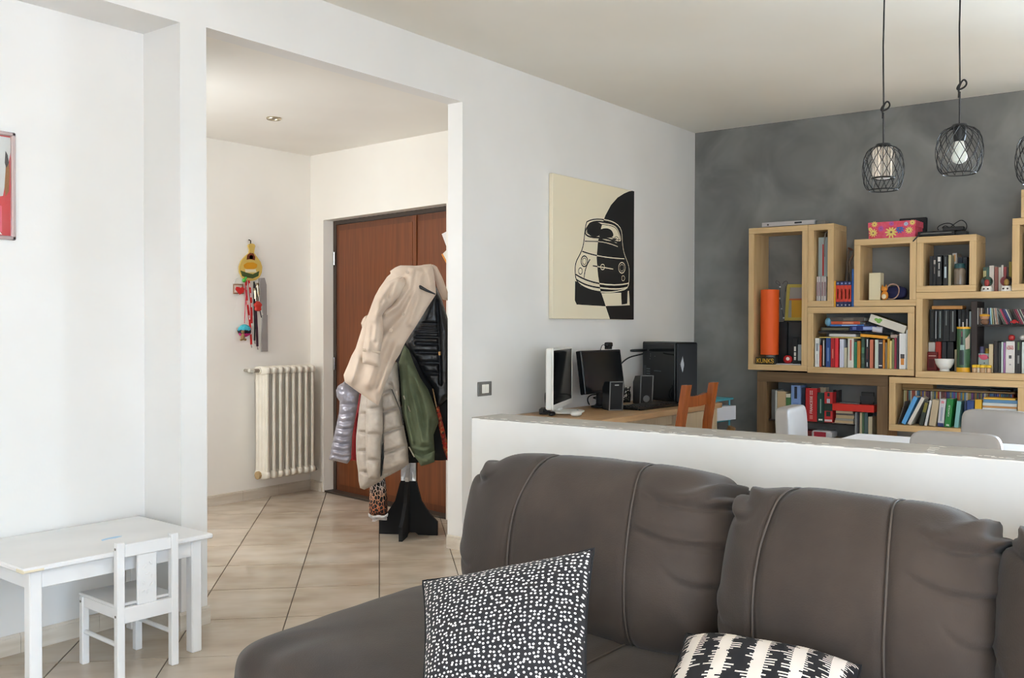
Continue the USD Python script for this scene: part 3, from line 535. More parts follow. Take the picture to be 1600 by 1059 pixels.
# silver quilted sleeve
sq = [(525, 609.6), (528, 603), (532, 599.7), (538.8, 597), (550, 604), (562, 612), (560, 625), (557.6, 639), (554, 660), (550.7, 679), (549.6, 700), (548.7, 716.7), (542.7, 724.6), (528, 721), (514, 717.7), (517, 703), (520, 689), (525, 666), (529.8, 643.3), (530.8, 627), (526, 620)]
ss = [[(526, 632+k*.1), (560, 632)] for k in range(1)]+[[(516, v-2), (535, v+2.5), (560, v)] for v in (645, 657, 669, 681, 692, 703, 712)]
SQ = garment('silver_jacket', 'shiny silver quilted jacket whose sleeve hangs leftmost on the stand', 'jacket', 5.92, sq)
obj(SQ, 'sleeve', puff(sq, 5.90, .05, R=13, step=2., seams=ss, sw=2.2, sd=.45, fold=lambda u, v: .008*(meshkit.noise(np.stack([u/5, v/3, 0*u], 1))-.5)), noisy('silver_quilt', (138, 134, 142), (168, 164, 172), nscale=12, rough=.30, metal=.35, bump=.35, bscale=60), True, world=True)
rd = [(552, 655), (558.6, 643), (563, 660), (562, 719), (548, 719.5), (549, 690)]
RJ = garment('red_jacket', 'strip of a red jacket showing between silver sleeve and cream puffer', 'jacket', 5.98, rd)
obj(RJ, 'shoulder', puff([(553, 652), (562, 600), (590, 520), (603, 440), (610, 438), (606, 520), (578, 610), (563, 655)], 6.03, .02, R=5), plain((150, 24, 32), .6), True, world=True)
obj(RJ, 'body', puff(rd, 5.99, .03, R=8), plain((168, 26, 34), .6), True, world=True)
obj(SQ, 'shoulder', puff([(530, 603), (546, 588), (575, 530), (596, 470), (602, 436), (612, 434), (612, 475), (600, 540), (572, 600), (560, 612)], 5.956, .02, R=6), plain((150, 148, 152), .4, .3), True, world=True)
# cream puffer
pf = [(603, 560), (621, 566), (624, 599.7), (625, 627.4), (632, 671), (637, 695), (639, 724.6), (625, 734), (609, 742.5), (600, 747), (595, 751.4), (582, 759), (569.5, 765), (562.6, 762.3), (560, 750), (559.6, 738.5), (557, 720), (556, 702.8), (556, 690), (556.6, 679), (558.6, 660), (560.6, 643.3), (563, 625), (566, 605), (585, 575)]
PFC = noisy('cream_nylon', (176, 163, 150), (196, 184, 170), nscale=14, rough=.42, bump=.22, bscale=45)
ps = [[(559, 646), (572, 647)], [(557, 674), (572, 676)], [(557, 705), (573, 704)], [(559, 736), (573, 738)], [(600, 644), (612, 640), (626, 635)], [(600, 677), (616, 671), (632, 666)], [(598, 707), (612, 704), (638, 695)], [(597, 740), (610, 737), (640, 722)], [(600, 615), (626, 605)], [(597, 640), (596, 700), (594, 750)], [(611, 600), (625, 640), (634, 690)]]
PF = garment('puffer_coat', 'cream quilted puffer coat hanging below the beige trench coat', 'coat', 5.80, pf)
obj(PF, 'body', puff(pf, 5.84, .075, R=15, step=2.2, seams=ps, sw=2.3, sd=.5, fold=lambda u, v: .012*(meshkit.fbm(np.stack([u/7, v/5, 0*u], 1), 3)-.5)), PFC, True, world=True)
psl = [(571.5, 600), (585, 598), (597, 606), (597.5, 635), (599, 671), (595.5, 687), (595, 718.7), (592.3, 748.4), (584, 749), (575.4, 746.4), (571.5, 720), (571, 680), (571.5, 640)]
obj(PF, 'sleeve', puff(psl, 5.765, .062, R=11, step=2.2, seams=[[(570, 638.5), (599, 637)], [(570, 678.5), (598, 679)], [(570, 718.5), (596, 719.5)]], sw=2.2, sd=.5, fold=lambda u, v: .010*(meshkit.fbm(np.stack([u/6, v/5, 0*u+5], 1), 3)-.5)), PFC, True, world=True)
obj(PF, 'drawstring', tube([atd(u, v, 5.745) for u, v in ((612, 608), (618, 622), (625, 640), (630, 664))], .0035, 6), plain((70, 62, 56), .6), world=True)
obj(PF, 'lining', puff([(597, 695), (599, 690), (600, 715), (597, 742), (594.5, 745), (595.5, 720)], 5.765, .004, R=2, step=1.8), plain((40, 38, 36), .8), True, world=True)
# green jacket
gr = [(632, 539), (627, 553), (623, 566), (625, 589.7), (627, 619.5), (629, 645), (637, 679), (641, 700), (648.8, 714.7), (658.7, 726.8), (668, 724), (677.6, 720.6), (679.5, 708), (678.6, 698.8), (677.6, 679), (685.5, 659), (683, 648), (680.6, 639), (675, 623), (668.7, 607.6), (662, 598), (656.8, 589.7), (646.9, 568), (638.8, 546)]
GJ = garment('green_jacket', 'olive green jacket hanging between cream puffer and black jacket', 'jacket', 5.84, gr)
gf = ridges(([(632, 560), (640, 600), (650, 640), (660, 690)], .03, 6), ([(640, 570), (655, 610), (668, 650), (670, 690)], .028, 6), ([(628, 600), (634, 650), (643, 690)], .018, 5), ([(650, 590), (665, 620), (677, 650)], .02, 5), ([(645, 700), (662, 704), (678, 697)], .01, 3))
obj(GJ, 'body', puff(gr, 5.85, .05, R=14, step=2.2, fold=gf), noisy('olive_cotton', (84, 92, 66), (104, 112, 84), nscale=10, rough=.8, bump=.1, bscale=120), True, world=True)
obj(GJ, 'cuff', puff([(646, 709), (661, 712), (679.5, 704), (679, 721.5), (668, 725.5), (658, 728)], 5.80, .05, R=8, step=2.2, seams=[[(646+5*k, 709), (654+5*k, 727)] for k in range(6)], sw=1.2, sd=.2), plain((92, 100, 74), .85), True, world=True)
for q0, q1 in (((630.5, 618), (632.5, 624)), ((637.5, 634), (641, 643)), ((639, 698), (647.5, 714))): obj(GJ, 'zip', tube([atd(*q0, 5.775), atd(*q1, 5.775)], .004, 6), plain((172, 164, 148), .3, .9), world=True)
# black quilted jacket
bk = [(676, 450), (681, 446), (690, 466), (698, 492), (706, 520), (706, 622), (698.4, 623.5), (688.5, 634), (680.6, 635), (677, 618), (674.6, 605.6), (664, 590), (656.8, 576), (649, 560), (640, 548), (634, 535), (645, 515), (657, 497)]
BJC = noisy('black_nylon', (20, 20, 22), (34, 34, 37), nscale=14, rough=.34, bump=.3, bscale=50)
BJ = garment('black_jacket', 'black quilted jacket hanging beside the right jamb', 'jacket', 5.84, bk)
obj(BJ, 'body', puff(bk, 5.88, .06, R=12, step=2.2, seams=[[(650, v), (683, v+1)] for v in (505, 511.5, 518, 526, 536, 550, 566, 582)]+[[(683, 470), (686, 520), (688, 600)]], sw=2., sd=.5, fold=lambda u, v: .010*(meshkit.fbm(np.stack([u/6, v/4, 0*u+9], 1), 3)-.5)), BJC, True, world=True)
obj(BJ, 'zip', tube([atd(u, v, 5.79) for u, v in ((676, 607), (679, 622), (682, 636))], .004, 6), plain((206, 170, 128), .3, .9), world=True)
obj(BJ, 'zip_pull', tube([atd(686.5, 549, 5.79), atd(687, 555, 5.79)], .008, 6), plain((196, 150, 96), .3, .8), world=True)
bc = [(618, 560), (630, 530), (650, 500), (680, 500), (702, 560), (706, 660), (706, 718), (690, 719), (672, 719), (650, 723), (637, 723), (632, 690), (626, 640)]
BC = garment('black_coat', 'plain black coat hem hanging lowest behind the olive jacket', 'coat', 5.938, bc)
obj(BC, 'body', puff(bc, 5.938, .014, back=.1, R=10), plain((13, 13, 14), .8), True, world=True)
rs = [(681, 636), (686, 634), (692, 660), (699, 690), (706, 720), (700, 722), (692, 700), (686, 668)]
RS = garment('patterned_scarf', 'red and orange patterned scarf hanging beside the right jamb', 'scarf', 5.86, rs)
SCM = mk('scarf_print', {'g': ('geometry', {}), 'v': ('voronoi_texture', {'scale': 75.}), 'r': ('rgb_ramp', {'ramp': [(0, lin((196, 60, 30))), (.35, lin((150, 30, 26))), (.5, lin((40, 30, 30))), (.7, lin((200, 120, 70))), (1, lin((120, 40, 36)))]}), 's': ('separate_color', {}), 'p': ('principled_bsdf', {'roughness': .8})},
     [('g.position', 'v.vector'), ('v.color', 's.color'), ('s.r', 'r.fac'), ('r.color', 'p.base_color')])
obj(RS, 'cloth', puff(rs, 5.87, .02, R=5, step=2.4), SCM, True, world=True)
lp = [(580, 745), (601, 742), (603, 758), (604.7, 775.6), (605.2, 790), (605.6, 804), (591, 806), (577, 804), (576.6, 790), (577.3, 775), (578, 760)]
LPM = mk('leopard_print', {'g': ('geometry', {}), 'mp': ('mapping', {'scale': (1, 1, .62)}), 'v': ('voronoi_texture', {'scale': 58., 'feature': 'distance_to_edge'}), 's': ('separate_xyz', {}), 'mr': ('map_range', {'from_min': .18, 'from_max': .33}),
     'rb': ('rgb_ramp', {'ramp': [(0, lin((188, 112, 74))), (.5, lin((204, 158, 126))), (1, lin((198, 190, 188)))]}), 'gt': ('math', {'math_type': 'greater_than', 'value2': .085}), 'mx': ('mix', {'color2': lin((24, 22, 24))}), 'p': ('principled_bsdf', {'roughness': .8})},
     [('g.position', 'mp.vector'), ('mp.vector', 'v.vector'), ('v.distance', 'gt.value1'), ('gt.value', 'mx.fac'), ('g.position', 's.vector'), ('s.z', 'mr.value'), ('mr.result', 'rb.fac'), ('rb.color', 'mx.color1'), ('mx.color', 'p.base_color')])
LG = garment('leopard_garment', 'leopard-print child\'s sleeve with white frill hanging below the cream puffer', 'garment', 5.80, lp)
obj(LG, 'sleeve', puff(lp, 5.955, .055, back=.3, R=12, step=2.4), LPM, True, world=True)
fr_ = [(575, 801), (583, 806), (592, 804), (600, 806), (606.5, 801), (606, 807), (598, 811), (590, 809), (584, 812), (576, 807)]
obj(LG, 'frill', puff(fr_, 5.91, .02, R=4, step=2.), plain((206, 200, 198), .7), True, world=True)
obj(LG, 'frill', puff([(583, 809), (605, 808), (604.5, 813), (592, 812), (586, 815), (581, 815)], 5.93, .02, R=4, step=2.), plain((206, 200, 198), .7), True, world=True)

# ================================================================== SOFA
SF = thing('sofa', 'large dark grey-brown microfibre sofa with plump back cushions before the half wall', 'sofa', (-.6, 1.9, 0))
def cushion_disp(W, D_, H, seams=(), seed=0, amp=.012, corner=.034, tops=True):
    r_ = np.random.default_rng(seed); cs = [(sx*W*.5, H*.5*sz) for sx in (-1, 1) for sz in ((1, -1) if tops else (1,))]; ph = r_.uniform(0, 6, len(cs))
    def f_(V):
        x, y, z = V.T; o = amp*(meshkit.fbm(V*3.2+seed*7, 3)-.5)*2
        for (cx_, cz_), p_ in zip(cs, ph):
            rr2 = np.hypot(x-cx_, z-cz_); an = np.arctan2(z-cz_, x-cx_)
            o = o-corner*np.exp(-rr2/.085)*np.abs(np.sin(an*4.5+p_))**1.5*(1.2 if cz_ > 0 else .6)
        for (xa_, za_), (xb_, zb2_), am_ in (((.49, .30), (.24, .34), .012), ((.50, .10), (.22, .16), .009), ((.47, .42), (.36, .30), .010), ((-.49, .36), (-.34, .30), .008), ((.49, -.10), (.34, -.02), .006), ((-.49, -.12), (-.36, -.20), .005)):
            ax, az, bx2, bz = xa_*W, za_*H, xb_*W, zb2_*H; tt = np.clip(((x-ax)*(bx2-ax)+(z-az)*(bz-az))/((bx2-ax)**2+(bz-az)**2), 0, 1)
            dd = (z-(az+tt*(bz-az))+.02*np.sin(tt*3)); dl = np.hypot(x-(ax+tt*(bx2-ax)), 0)
            o = o+am_*(1-tt)**.5*np.exp(-(dl/.05)**2)*(np.exp(-((dd-.016)/.016)**2)-1.3*np.exp(-(dd/.008)**2))*(y < .05)
        for xs_ in seams: o = o-.009*np.exp(-((x-xs_(z))/.011)**2)
        return o
    return f_
def seam_thread(M, xs_, sel, r_=.0026):
    # follows the surface along the seam
    V = M.vertices; k = np.abs(V[:, 0]-xs_(V[:, 2])) < .013; P = V[k]; P = P[sel(P)]
    cen = P.mean(0); an = np.arctan2(P[:, 2]-cen[2], -(P[:, 1]-cen[1])); o = np.argsort(an); P = P[o]
    bins = np.array_split(P, max(6, len(P)//10)); Q = np.array([b_.mean(0) for b_ in bins]); Q[:, 0] = xs_(Q[:, 2])
    from scipy.ndimage import gaussian_filter1d
    Q = gaussian_filter1d(Q, 1.0, axis=0, mode='nearest'); oc = Q-cen; oc[:, 0] = 0; oc /= np.maximum(np.linalg.norm(oc, axis=1, keepdims=True), 1e-9); return tube(Q+oc*.0035, r_, 6)
def back_cushion(xc, W, yc, zc, H, D_, lean, seams, seed, drop=0., yaw=0.):
    base = superq((W, D_, H), 4.6, 84 if xc < -.3 else 40)
    v = base.vertices.copy(); x, y, z = v.T
    front = np.clip(-y/(D_/2), 0, 1)
    y = y-.05*front*np.cos(np.clip(z/H, -.5, .5)*np.pi)*(1-(2*x/W)**4)        # plump front
    z = z-.010*np.cos(x/W*np.pi)*np.clip(z/(H/2), 0, 1)+drop*x                  # the top sags a little between the ends
    base = trimesh.Trimesh(np.stack([x, y, z], 1), base.faces, process=False)
    sf = [(lambda zz, s_=s_: s_*W+.03*np.sign(-s_)*np.clip(zz/(H/2), 0, 1)**2) for s_ in seams]
    M = displace(base, cushion_disp(W, D_, H, sf, seed))
    bc_ = obj(SF, 'back_cushion', tf(tf(M, rx=lean), (xc, yc, zc), rz=yaw), SOFA, True, world=True)
    for s_ in sf:
        try: obj(bc_, 'seam', tf(tf(seam_thread(M, s_, lambda P: (P[:, 1] < .03) & (P[:, 2] > -H*.47)), rx=lean), (xc, yc, zc), rz=yaw), SOFAS, True, world=True)
        except Exception as ex: print('seam', ex)
    return bc_
LEAN = math.radians(-12)
back_cushion(-1.345, .80, 2.19, .712, .47, .36, LEAN, (-.195, .235), 1)
back_cushion(-.655, .60, 2.16, .702, .47, .36, LEAN, (-.28, .175), 2, -.03)
back_cushion(-.08, .60, 2.15, .70, .47, .36, LEAN, (-.23, .21), 3)
back_cushion(.60, .78, 2.15, .70, .47, .36, LEAN, (-.23, .21), 4)
def seat_cushion(x0, x1, y0, y1, ztop, h, seed, seams=()):
    W, D_ = x1-x0, y1-y0; base = superq((W, D_, h), 7., 56)
    def f_(V):
        x, y, z = V.T; o = .012*(meshkit.fbm(V*3+seed*5, 3)-.5)*2+.02*np.clip(z/(h/2), 0, 1)*np.cos(x/W*np.pi)
        fr = np.clip((-y-D_*.18)/(D_*.32), 0, 1)
        o = o+.010*fr*np.sin(x*34+6*meshkit.noise(V*6))*np.clip(1.1-np.abs(np.abs(x)-W*.36)/.14, 0, 1)
        for s_ in seams: o = o-.008*np.exp(-((x-s_*W)/.012)**2)
        return o
    M = displace(base, f_); p_ = obj(SF, 'seat_cushion', tf(M, ((x0+x1)/2, (y0+y1)/2, ztop-h/2)), SOFA, True, world=True)
    for s_ in seams: obj(p_, 'seam', tf(seam_thread(M, lambda zz, q=s_*W: q+0*zz, lambda P: P[:, 2] > 0), ((x0+x1)/2, (y0+y1)/2, ztop-h/2)), SOFAS, True, world=True)
seat_cushion(-2.005, -.955, 1.42, 2.30, .526, .25, 1, (.29,))
seat_cushion(-.95, -.37, 1.40, 2.26, .50, .22, 2)
seat_cushion(-.365, .21, 1.40, 2.26, .50, .22, 3)
seat_cushion(.215, .98, 1.40, 2.26, .50, .22, 4)
obj(SF, 'base', tf(superq((2.90, .80, .26), 6, 24), (-.50, 1.88, .19)), SOFA, True, world=True)
obj(SF, 'back_frame', tf(superq((2.72, .22, .72), 6, 24), (-.42, 2.42, .43)), SOFA, True, world=True)
arm = tf(displace(superq((.26, .95, .62), 3.5, 28), lambda V: .012*(meshkit.fbm(V*4, 3)-.5)), (1.10, 1.88, .36)); obj(SF, 'armrest', arm, SOFA, True, world=True)
for x in (-1.8, -.6, .8):
    for y in (1.58, 2.35): obj(SF, 'foot', tube([(x, y, 0), (x, y, .075)], [.02, .026], 10), BLACK, world=True)

# scatter pillows
def pillow(name, label, corners, T, mat, seed, n=44):
    C4 = np.array(corners, float)      # TL, TR, BR, BL in the room, seen from the front
    s = np.linspace(0, 1, n); A, B = np.meshgrid(s, s, indexing='ij'); a2, b2 = 2*A-1, 2*B-1
    pin = .055; uu = A+pin*(a2)*(1-np.abs(a2))*0-pin*np.sign(a2)*np.abs(a2)**3*(1-b2**2)*.5; vv = B-pin*np.sign(b2)*np.abs(b2)**3*(1-a2**2)*.5
    P = (C4[0]*((1-uu)*(1-vv))[..., None]+C4[1]*(uu*(1-vv))[..., None]+C4[2]*(uu*vv)[..., None]+C4[3]*((1-uu)*vv)[..., None])
    nr = np.cross(C4[1]-C4[0], C4[3]-C4[0]); nr /= np.linalg.norm(nr); nr = nr if nr@(CP-C4.mean(0)) > 0 else -nr
    h = T*np.maximum(0, (1-np.abs(a2)**2.4)*(1-np.abs(b2)**2.4))**.55
    q3 = np.stack([A*4, B*4, 0*A+seed], -1); wr = .010*(meshkit.fbm(q3, 3)-.5)*np.minimum(1, h/(.3*T))
    fr, bk = P+nr*(h+wr)[..., None], P-nr*(.8*h)[..., None]
    idx = np.arange(n*n).reshape(n, n); q = np.stack([idx[:-1, :-1], idx[1:, :-1], idx[1:, 1:], idx[:-1, 1:]], -1).reshape(-1, 4)
    F = np.vstack([q[:, [0, 1, 2]], q[:, [0, 2, 3]]]); N = n*n
    V = np.vstack([fr.reshape(-1, 3), bk.reshape(-1, 3)]); FF = np.vstack([F, F[:, ::-1]+N]); uv = np.vstack([np.stack([A, B], -1).reshape(-1, 2)]*2)
    M = trimesh.Trimesh(V, FF, process=False); c_ = C4.mean(0)
    if np.dot(np.cross(V[F[0][1]]-V[F[0][0]], V[F[0][2]]-V[F[0][0]]), nr) < 0: FF = FF[:, ::-1]; M = trimesh.Trimesh(V, FF, process=False)
    t_ = thing(name, label, 'pillow', c_); obj(t_, 'cover', trimesh.Trimesh(V-c_, FF, process=False), mat, True, uv=uv)
    rim = np.vstack([P[0, :], P[1:, -1], P[-1, ::-1][1:], P[::-1, 0][1:-1]])-c_
    obj(t_, 'piping', tube(rim, .0032, 6, closed=True), plain((20, 19, 22), .8)); return t_
DOTS = mk('dotted_cotton', {'t': ('texture_coordinate', {}), 'v': ('voronoi_texture', {'dimensions': '2D', 'scale': 35., 'randomness': .6}), 'lt': ('math', {'math_type': 'less_than', 'value2': .265}), 'mx': ('mix', {'color1': lin((27, 25, 29)), 'color2': lin((236, 232, 228))}), 'p': ('principled_bsdf', {'roughness': .8, 'sheen_weight': .1})},
     [('t.UV', 'v.vector'), ('v.distance', 'lt.value1'), ('lt.value', 'mx.fac'), ('mx.color', 'p.base_color')])
BARS = mk('barred_cotton', {'t': ('texture_coordinate', {}), 's': ('separate_xyz', {}), 'r1': ('math', {'math_type': 'multiply', 'value2': 42.}), 'fl': ('math', {'math_type': 'floor'}), 'fr': ('math', {'math_type': 'fraction'}), 'gap': ('math', {'math_type': 'greater_than', 'value2': .48}),
     'x1': ('math', {'math_type': 'multiply', 'value2': 5.}), 'xf': ('math', {'math_type': 'floor'}), 'fx': ('math', {'math_type': 'fraction'}), 'id': ('math', {'math_type': 'multiply_add', 'value2': 17.3}), 'w': ('white_noise_texture', {'dimensions': '1D'}), 'i2': ('math', {'math_type': 'add', 'value2': 131.7}), 'w2': ('white_noise_texture', {'dimensions': '1D'}),
     'ab': ('math', {'math_type': 'absolute'}), 'cx': ('math', {'math_type': 'add', 'value2': -.5}), 'lw': ('math', {'math_type': 'multiply', 'value2': .26}), 'lg': ('math', {'math_type': 'multiply'}), 'la': ('math', {'math_type': 'add', 'value2': .17}), 's0': ('math', {'math_type': 'multiply'}), 'c2': ('math', {'math_type': 'add'}), 'lt': ('math', {'math_type': 'less_than'}),
     'shc': ('math', {'math_type': 'multiply_add', 'value2': .34, 'value3': -.17}), 'mx': ('mix', {'color1': lin((24, 24, 30)), 'color2': lin((234, 226, 218))}), 'p': ('principled_bsdf', {'roughness': .8})},
     [('t.UV', 's.vector'), ('s.y', 'r1.value1'), ('r1.value', 'fl.value1'), ('r1.value', 'fr.value1'), ('fr.value', 'gap.value1'), ('s.x', 'x1.value1'), ('x1.value', 'xf.value1'), ('x1.value', 'fx.value1'), ('xf.value', 'id.value1'), ('fl.value', 'id.value3'), ('id.value', 'w.w'), ('id.value', 'i2.value1'), ('i2.value', 'w2.w'),
      ('w2.value', 'shc.value1'), ('shc.value', 's0.value1'), ('gap.value', 's0.value2'), ('fx.value', 'cx.value1'), ('cx.value', 'c2.value1'), ('s0.value', 'c2.value2'), ('c2.value', 'ab.value1'), ('w.value', 'lw.value1'), ('lw.value', 'lg.value1'), ('gap.value', 'lg.value2'), ('lg.value', 'la.value1'), ('ab.value', 'lt.value1'), ('la.value', 'lt.value2'), ('lt.value', 'mx.fac'), ('mx.color', 'p.base_color')])
pillow('scatter_pillow', 'black pillow with small white dots standing at the left end of the sofa', [atd(661, 908, 2.03), atd(928, 857, 1.99), atd(917, 1105, 1.83), atd(656, 1120, 1.86)], .085, DOTS, 3)
pillow('scatter_pillow', 'black and white barred pillow lying before the middle back cushion', [atd(1073, 990, 2.02), atd(1345, 1040, 1.86), atd(1330, 1240, 1.56), atd(985, 1190, 1.64)], .075, BARS, 5)
# ================================================================== WALL SHELF BOXES
FY = DY-.285                      # front plane of the oak boxes
def sp(u, v, y=None): p = ony(u, v, FY if y is None else y); return p[0], p[2]
def shelf_box(name, label, x0, x1, z0, z1, th=.046, y0=None, mh=None, mv=None, group=None, back=False):
    y0 = FY if y0 is None else y0; mh, mv = mh or OAK_H, mv or OAK_V
    t = thing(name, label, 'shelf box', ((x0+x1)/2, (y0+DY)/2, z0)); W, dp = (x1-x0)/2, (DY-y0)/2-.0005
    obj(t, 'board', bx(-W, W, -dp, dp, 0, th, .0015), mh); obj(t, 'board', bx(-W, W, -dp, dp, z1-z0-th, z1-z0, .0015), mh)
    obj(t, 'side', bx(-W, -W+th, -dp, dp, th+.0004, z1-z0-th-.0004, .0015), mv); obj(t, 'side', bx(W-th, W, -dp, dp, th+.0004, z1-z0-th-.0004, .0015), mv)
    return (x0+th+.001, x1-th-.001, z0+th+.0009, z1-th-.001)
g = .0012
B1 = shelf_box('shelf_box', 'tall oak shelf box with an orange roll inside, leftmost on the dark wall', -2.984, -2.526-g, .970, 2.042, .043)
B2 = shelf_box('shelf_box', 'narrow upright oak shelf box holding discs under a grey magazine', -2.526, -2.338, 1.442, 2.042, .043)
B7 = shelf_box('shelf_box', 'wide oak shelf box full of upright books below the pink flower box', -2.526, -1.780-g, .961, 1.440-g, .043)
B3 = shelf_box('shelf_box', 'square oak shelf box with a cream carton, under the pink flower box', -2.192, -1.770-g, 1.442, 1.916, .043)
B4 = shelf_box('shelf_box', 'small square oak shelf box under the flat black set-top box', -1.769, -1.394, 1.534, 1.912, .043)
B8 = shelf_box('shelf_box', 'largest oak shelf box with white bowl, black books and disc shelf', -1.7705, -.62, .953, 1.532, .043)
B5 = shelf_box('shelf_box', 'oak shelf box cut by the right edge of the picture', -1.182, -.80, 1.534, 2.000, .043)
B6 = shelf_box('shelf_box', 'topmost oak box at the right edge, standing on another box', -1.132, -.85, 2.002, 2.182, .05)
B9Y = DY-.235
B9 = shelf_box('shelf_box', 'dark walnut shelf box standing low under the oak boxes', -2.932, -1.965, .40, .957, .076, B9Y, WAL_H, WAL_V)
B10 = shelf_box('shelf_box', 'lowest oak shelf box with leaning books behind the grey dining chair', -1.945, -1.098, .577, .951, .043)
# inner shelves
W9 = thing('inner_shelf', 'thin dark shelf board inside the walnut box', 'shelf', (-2.55, DY-.11, .585)); obj(W9, 'board', bx(-.303, .35, -.085, .105, 0, .012), plain((46, 38, 32), .6))
LS = thing('disc_shelf', 'small black shelf unit holding discs inside the largest oak box', 'shelf', (-1.42, DY-.13, B8[2]))
XL = sp(1522.5, 520, FY+.05)[0]
zs = sp(1550, 507, FY+.05)[1]
obj(LS, 'upright', bx(XL-.022+1.42, XL+.015+1.42, -.10, .125, .0, B8[3]-B8[2]-.018), plain((50, 40, 38), .6)); obj(LS, 'board', bx(XL+.0155+1.42, .74, -.10, .125, zs-B8[2]-.012, zs-B8[2]), plain((40, 33, 32), .6))

# ------------------------------------------------------------------ books
def book_parts(t, w, d, h, c, c2=None, band=None, pagec=None):
    """upright book, spine towards -y, standing on z = 0: cover, pages, and a printed band on the spine"""
    b = .0022 if w > .012 else .0014
    cov = cat(bx(-w/2, w/2, 0, b, 0, h, .0006), bx(-w/2, -w/2+b, b, d, 0, h, .0004), bx(w/2-b, w/2, b, d, 0, h, .0004))
    obj(t, 'cover', cov, plain(c, .5)); obj(t, 'pages', bx(-w/2+b, w/2-b, b, d-.004, .003, h-.003, 0), PAGE if pagec is None else plain(pagec, .8), False)
    if band:
        for (f0, f1, wf, bc_) in band: obj(t, 'spine_print', bx(-w/2*wf, w/2*wf, -.0006, .0004, h*f0, h*f1, 0), plain(bc_, .5), False)
def spine_text(t, text, w, h, f0, f1, colr, up=True):
    ln = h*(f1-f0); m_ = meshkit.text_mesh(text, 1., .01, True); e = m_.bounds; L, H_ = e[1, 0]-e[0, 0], e[1, 1]-e[0, 1]
    s_ = min(ln/L, w*.72/H_); v = m_.vertices.copy(); v[:, 0] = (v[:, 0]-(e[0, 0]+e[1, 0])/2); v[:, 1] = (v[:, 1]-(e[0, 1]+e[1, 1])/2)
    x = -v[:, 1]*s_ if up else v[:, 1]*s_; z = (v[:, 0] if up else -v[:, 0])*s_*min(1, 1)*(ln/L/s_ if ln/L < s_*1.6 else 1)
    P = np.stack([x, -.0007-v[:, 2]*.04, z+h*(f0+f1)/2], 1); obj(t, 'lettering', trimesh.Trimesh(P, m_.faces, process=False), plain(colr, .5), False)
def book(label, x, y, z, w, h, d, c, lean=0., group=None, band=None, text=None, rz=0., kind='book'):
    t = thing(kind, label, kind.split('_')[-1] if kind != 'book' else 'book', (x, y, z), rz=rz, ry=lean, group=group); book_parts(t, w, d, h, c, band=band)
    if text: spine_text(t, text[0], w, h, *text[1:])
    return t
def flat(label, x, y, z, L, th, d, c, name='book', cat_='book', rz=0., ry=0., group=None, text=None, band=None):
    """book lying down, spine towards -y"""
    t = thing(name, label, cat_, (x, y, z), rz=rz, ry=ry, group=group); b = min(.0022, th*.2)
    obj(t, 'cover', cat(bx(-L/2, L/2, 0, b, 0, th, .0005), bx(-L/2, L/2, b, d, 0, b, .0004), bx(-L/2, L/2, b, d, th-b, th, .0004)), plain(c, .5))
    obj(t, 'pages', bx(-L/2+.003, L/2-.003, b, d-.003, b, th-b, 0), PAGE, False)
    if band:
        for f0, f1, bc_ in band: obj(t, 'spine_print', bx(-L/2+L*f0, -L/2+L*f1, -.0006, .0004, th*.2, th*.8, 0), plain(bc_, .5), False)
    return t
def carton(name, label, cat_, x0, x1, y0, y1, z0, z1, mat, rz=0., ry=0., group=None, b=.003, lid=None):
    t = thing(name, label, cat_, ((x0+x1)/2, (y0+y1)/2, z0), rz=rz, ry=ry, group=group); W, D_ = abs(x1-x0)/2, abs(y1-y0)/2
    obj(t, 'body', bx(-W, W, -D_, D_, 0, z1-z0, b), mat)
    return t
def row(items, ox, oy, sc, ybase, zfloor, group, where, depth=.17, jit=.012, minw=.004):
    """upright books from survey measures: (colour word, rgb, left, right, top, bottom) in crop units"""
    for k, it in enumerate(items):
        word, c, a, b_, tp_, bt_ = it[:6]; ex = it[6] if len(it) > 6 else {}
        y = ybase+ex.get('dy', float(rng.uniform(0, jit)))
        x0 = sp(ox+a/sc, oy+bt_/sc, y)[0]; x1 = sp(ox+b_/sc, oy+bt_/sc, y)[0]; zt = sp(ox+(a+b_)/2/sc, oy+tp_/sc, y)[1]; zb = sp(ox+(a+b_)/2/sc, oy+bt_/sc, y)[1]
        w = max(minw, x1-x0-.0008); h = zt-zb; z0 = ex.get('z', zfloor)
        lab = f"{word}, {ordn(k+1)} from left {where}"
        book(lab, (x0+x1)/2, y, z0+.0005+(abs(math.sin(ex['lean']))*w/2 if 'lean' in ex else 0), w, h, min(ex.get('d', depth), DY-y-.012), c, ex.get('lean', 0.), group, ex.get('band'), ex.get('text'))
W_, Bk = (238, 236, 230), (22, 22, 24)
lt = lambda f0, f1, c=W_: dict(band=[(f0, f1, .34, c)])
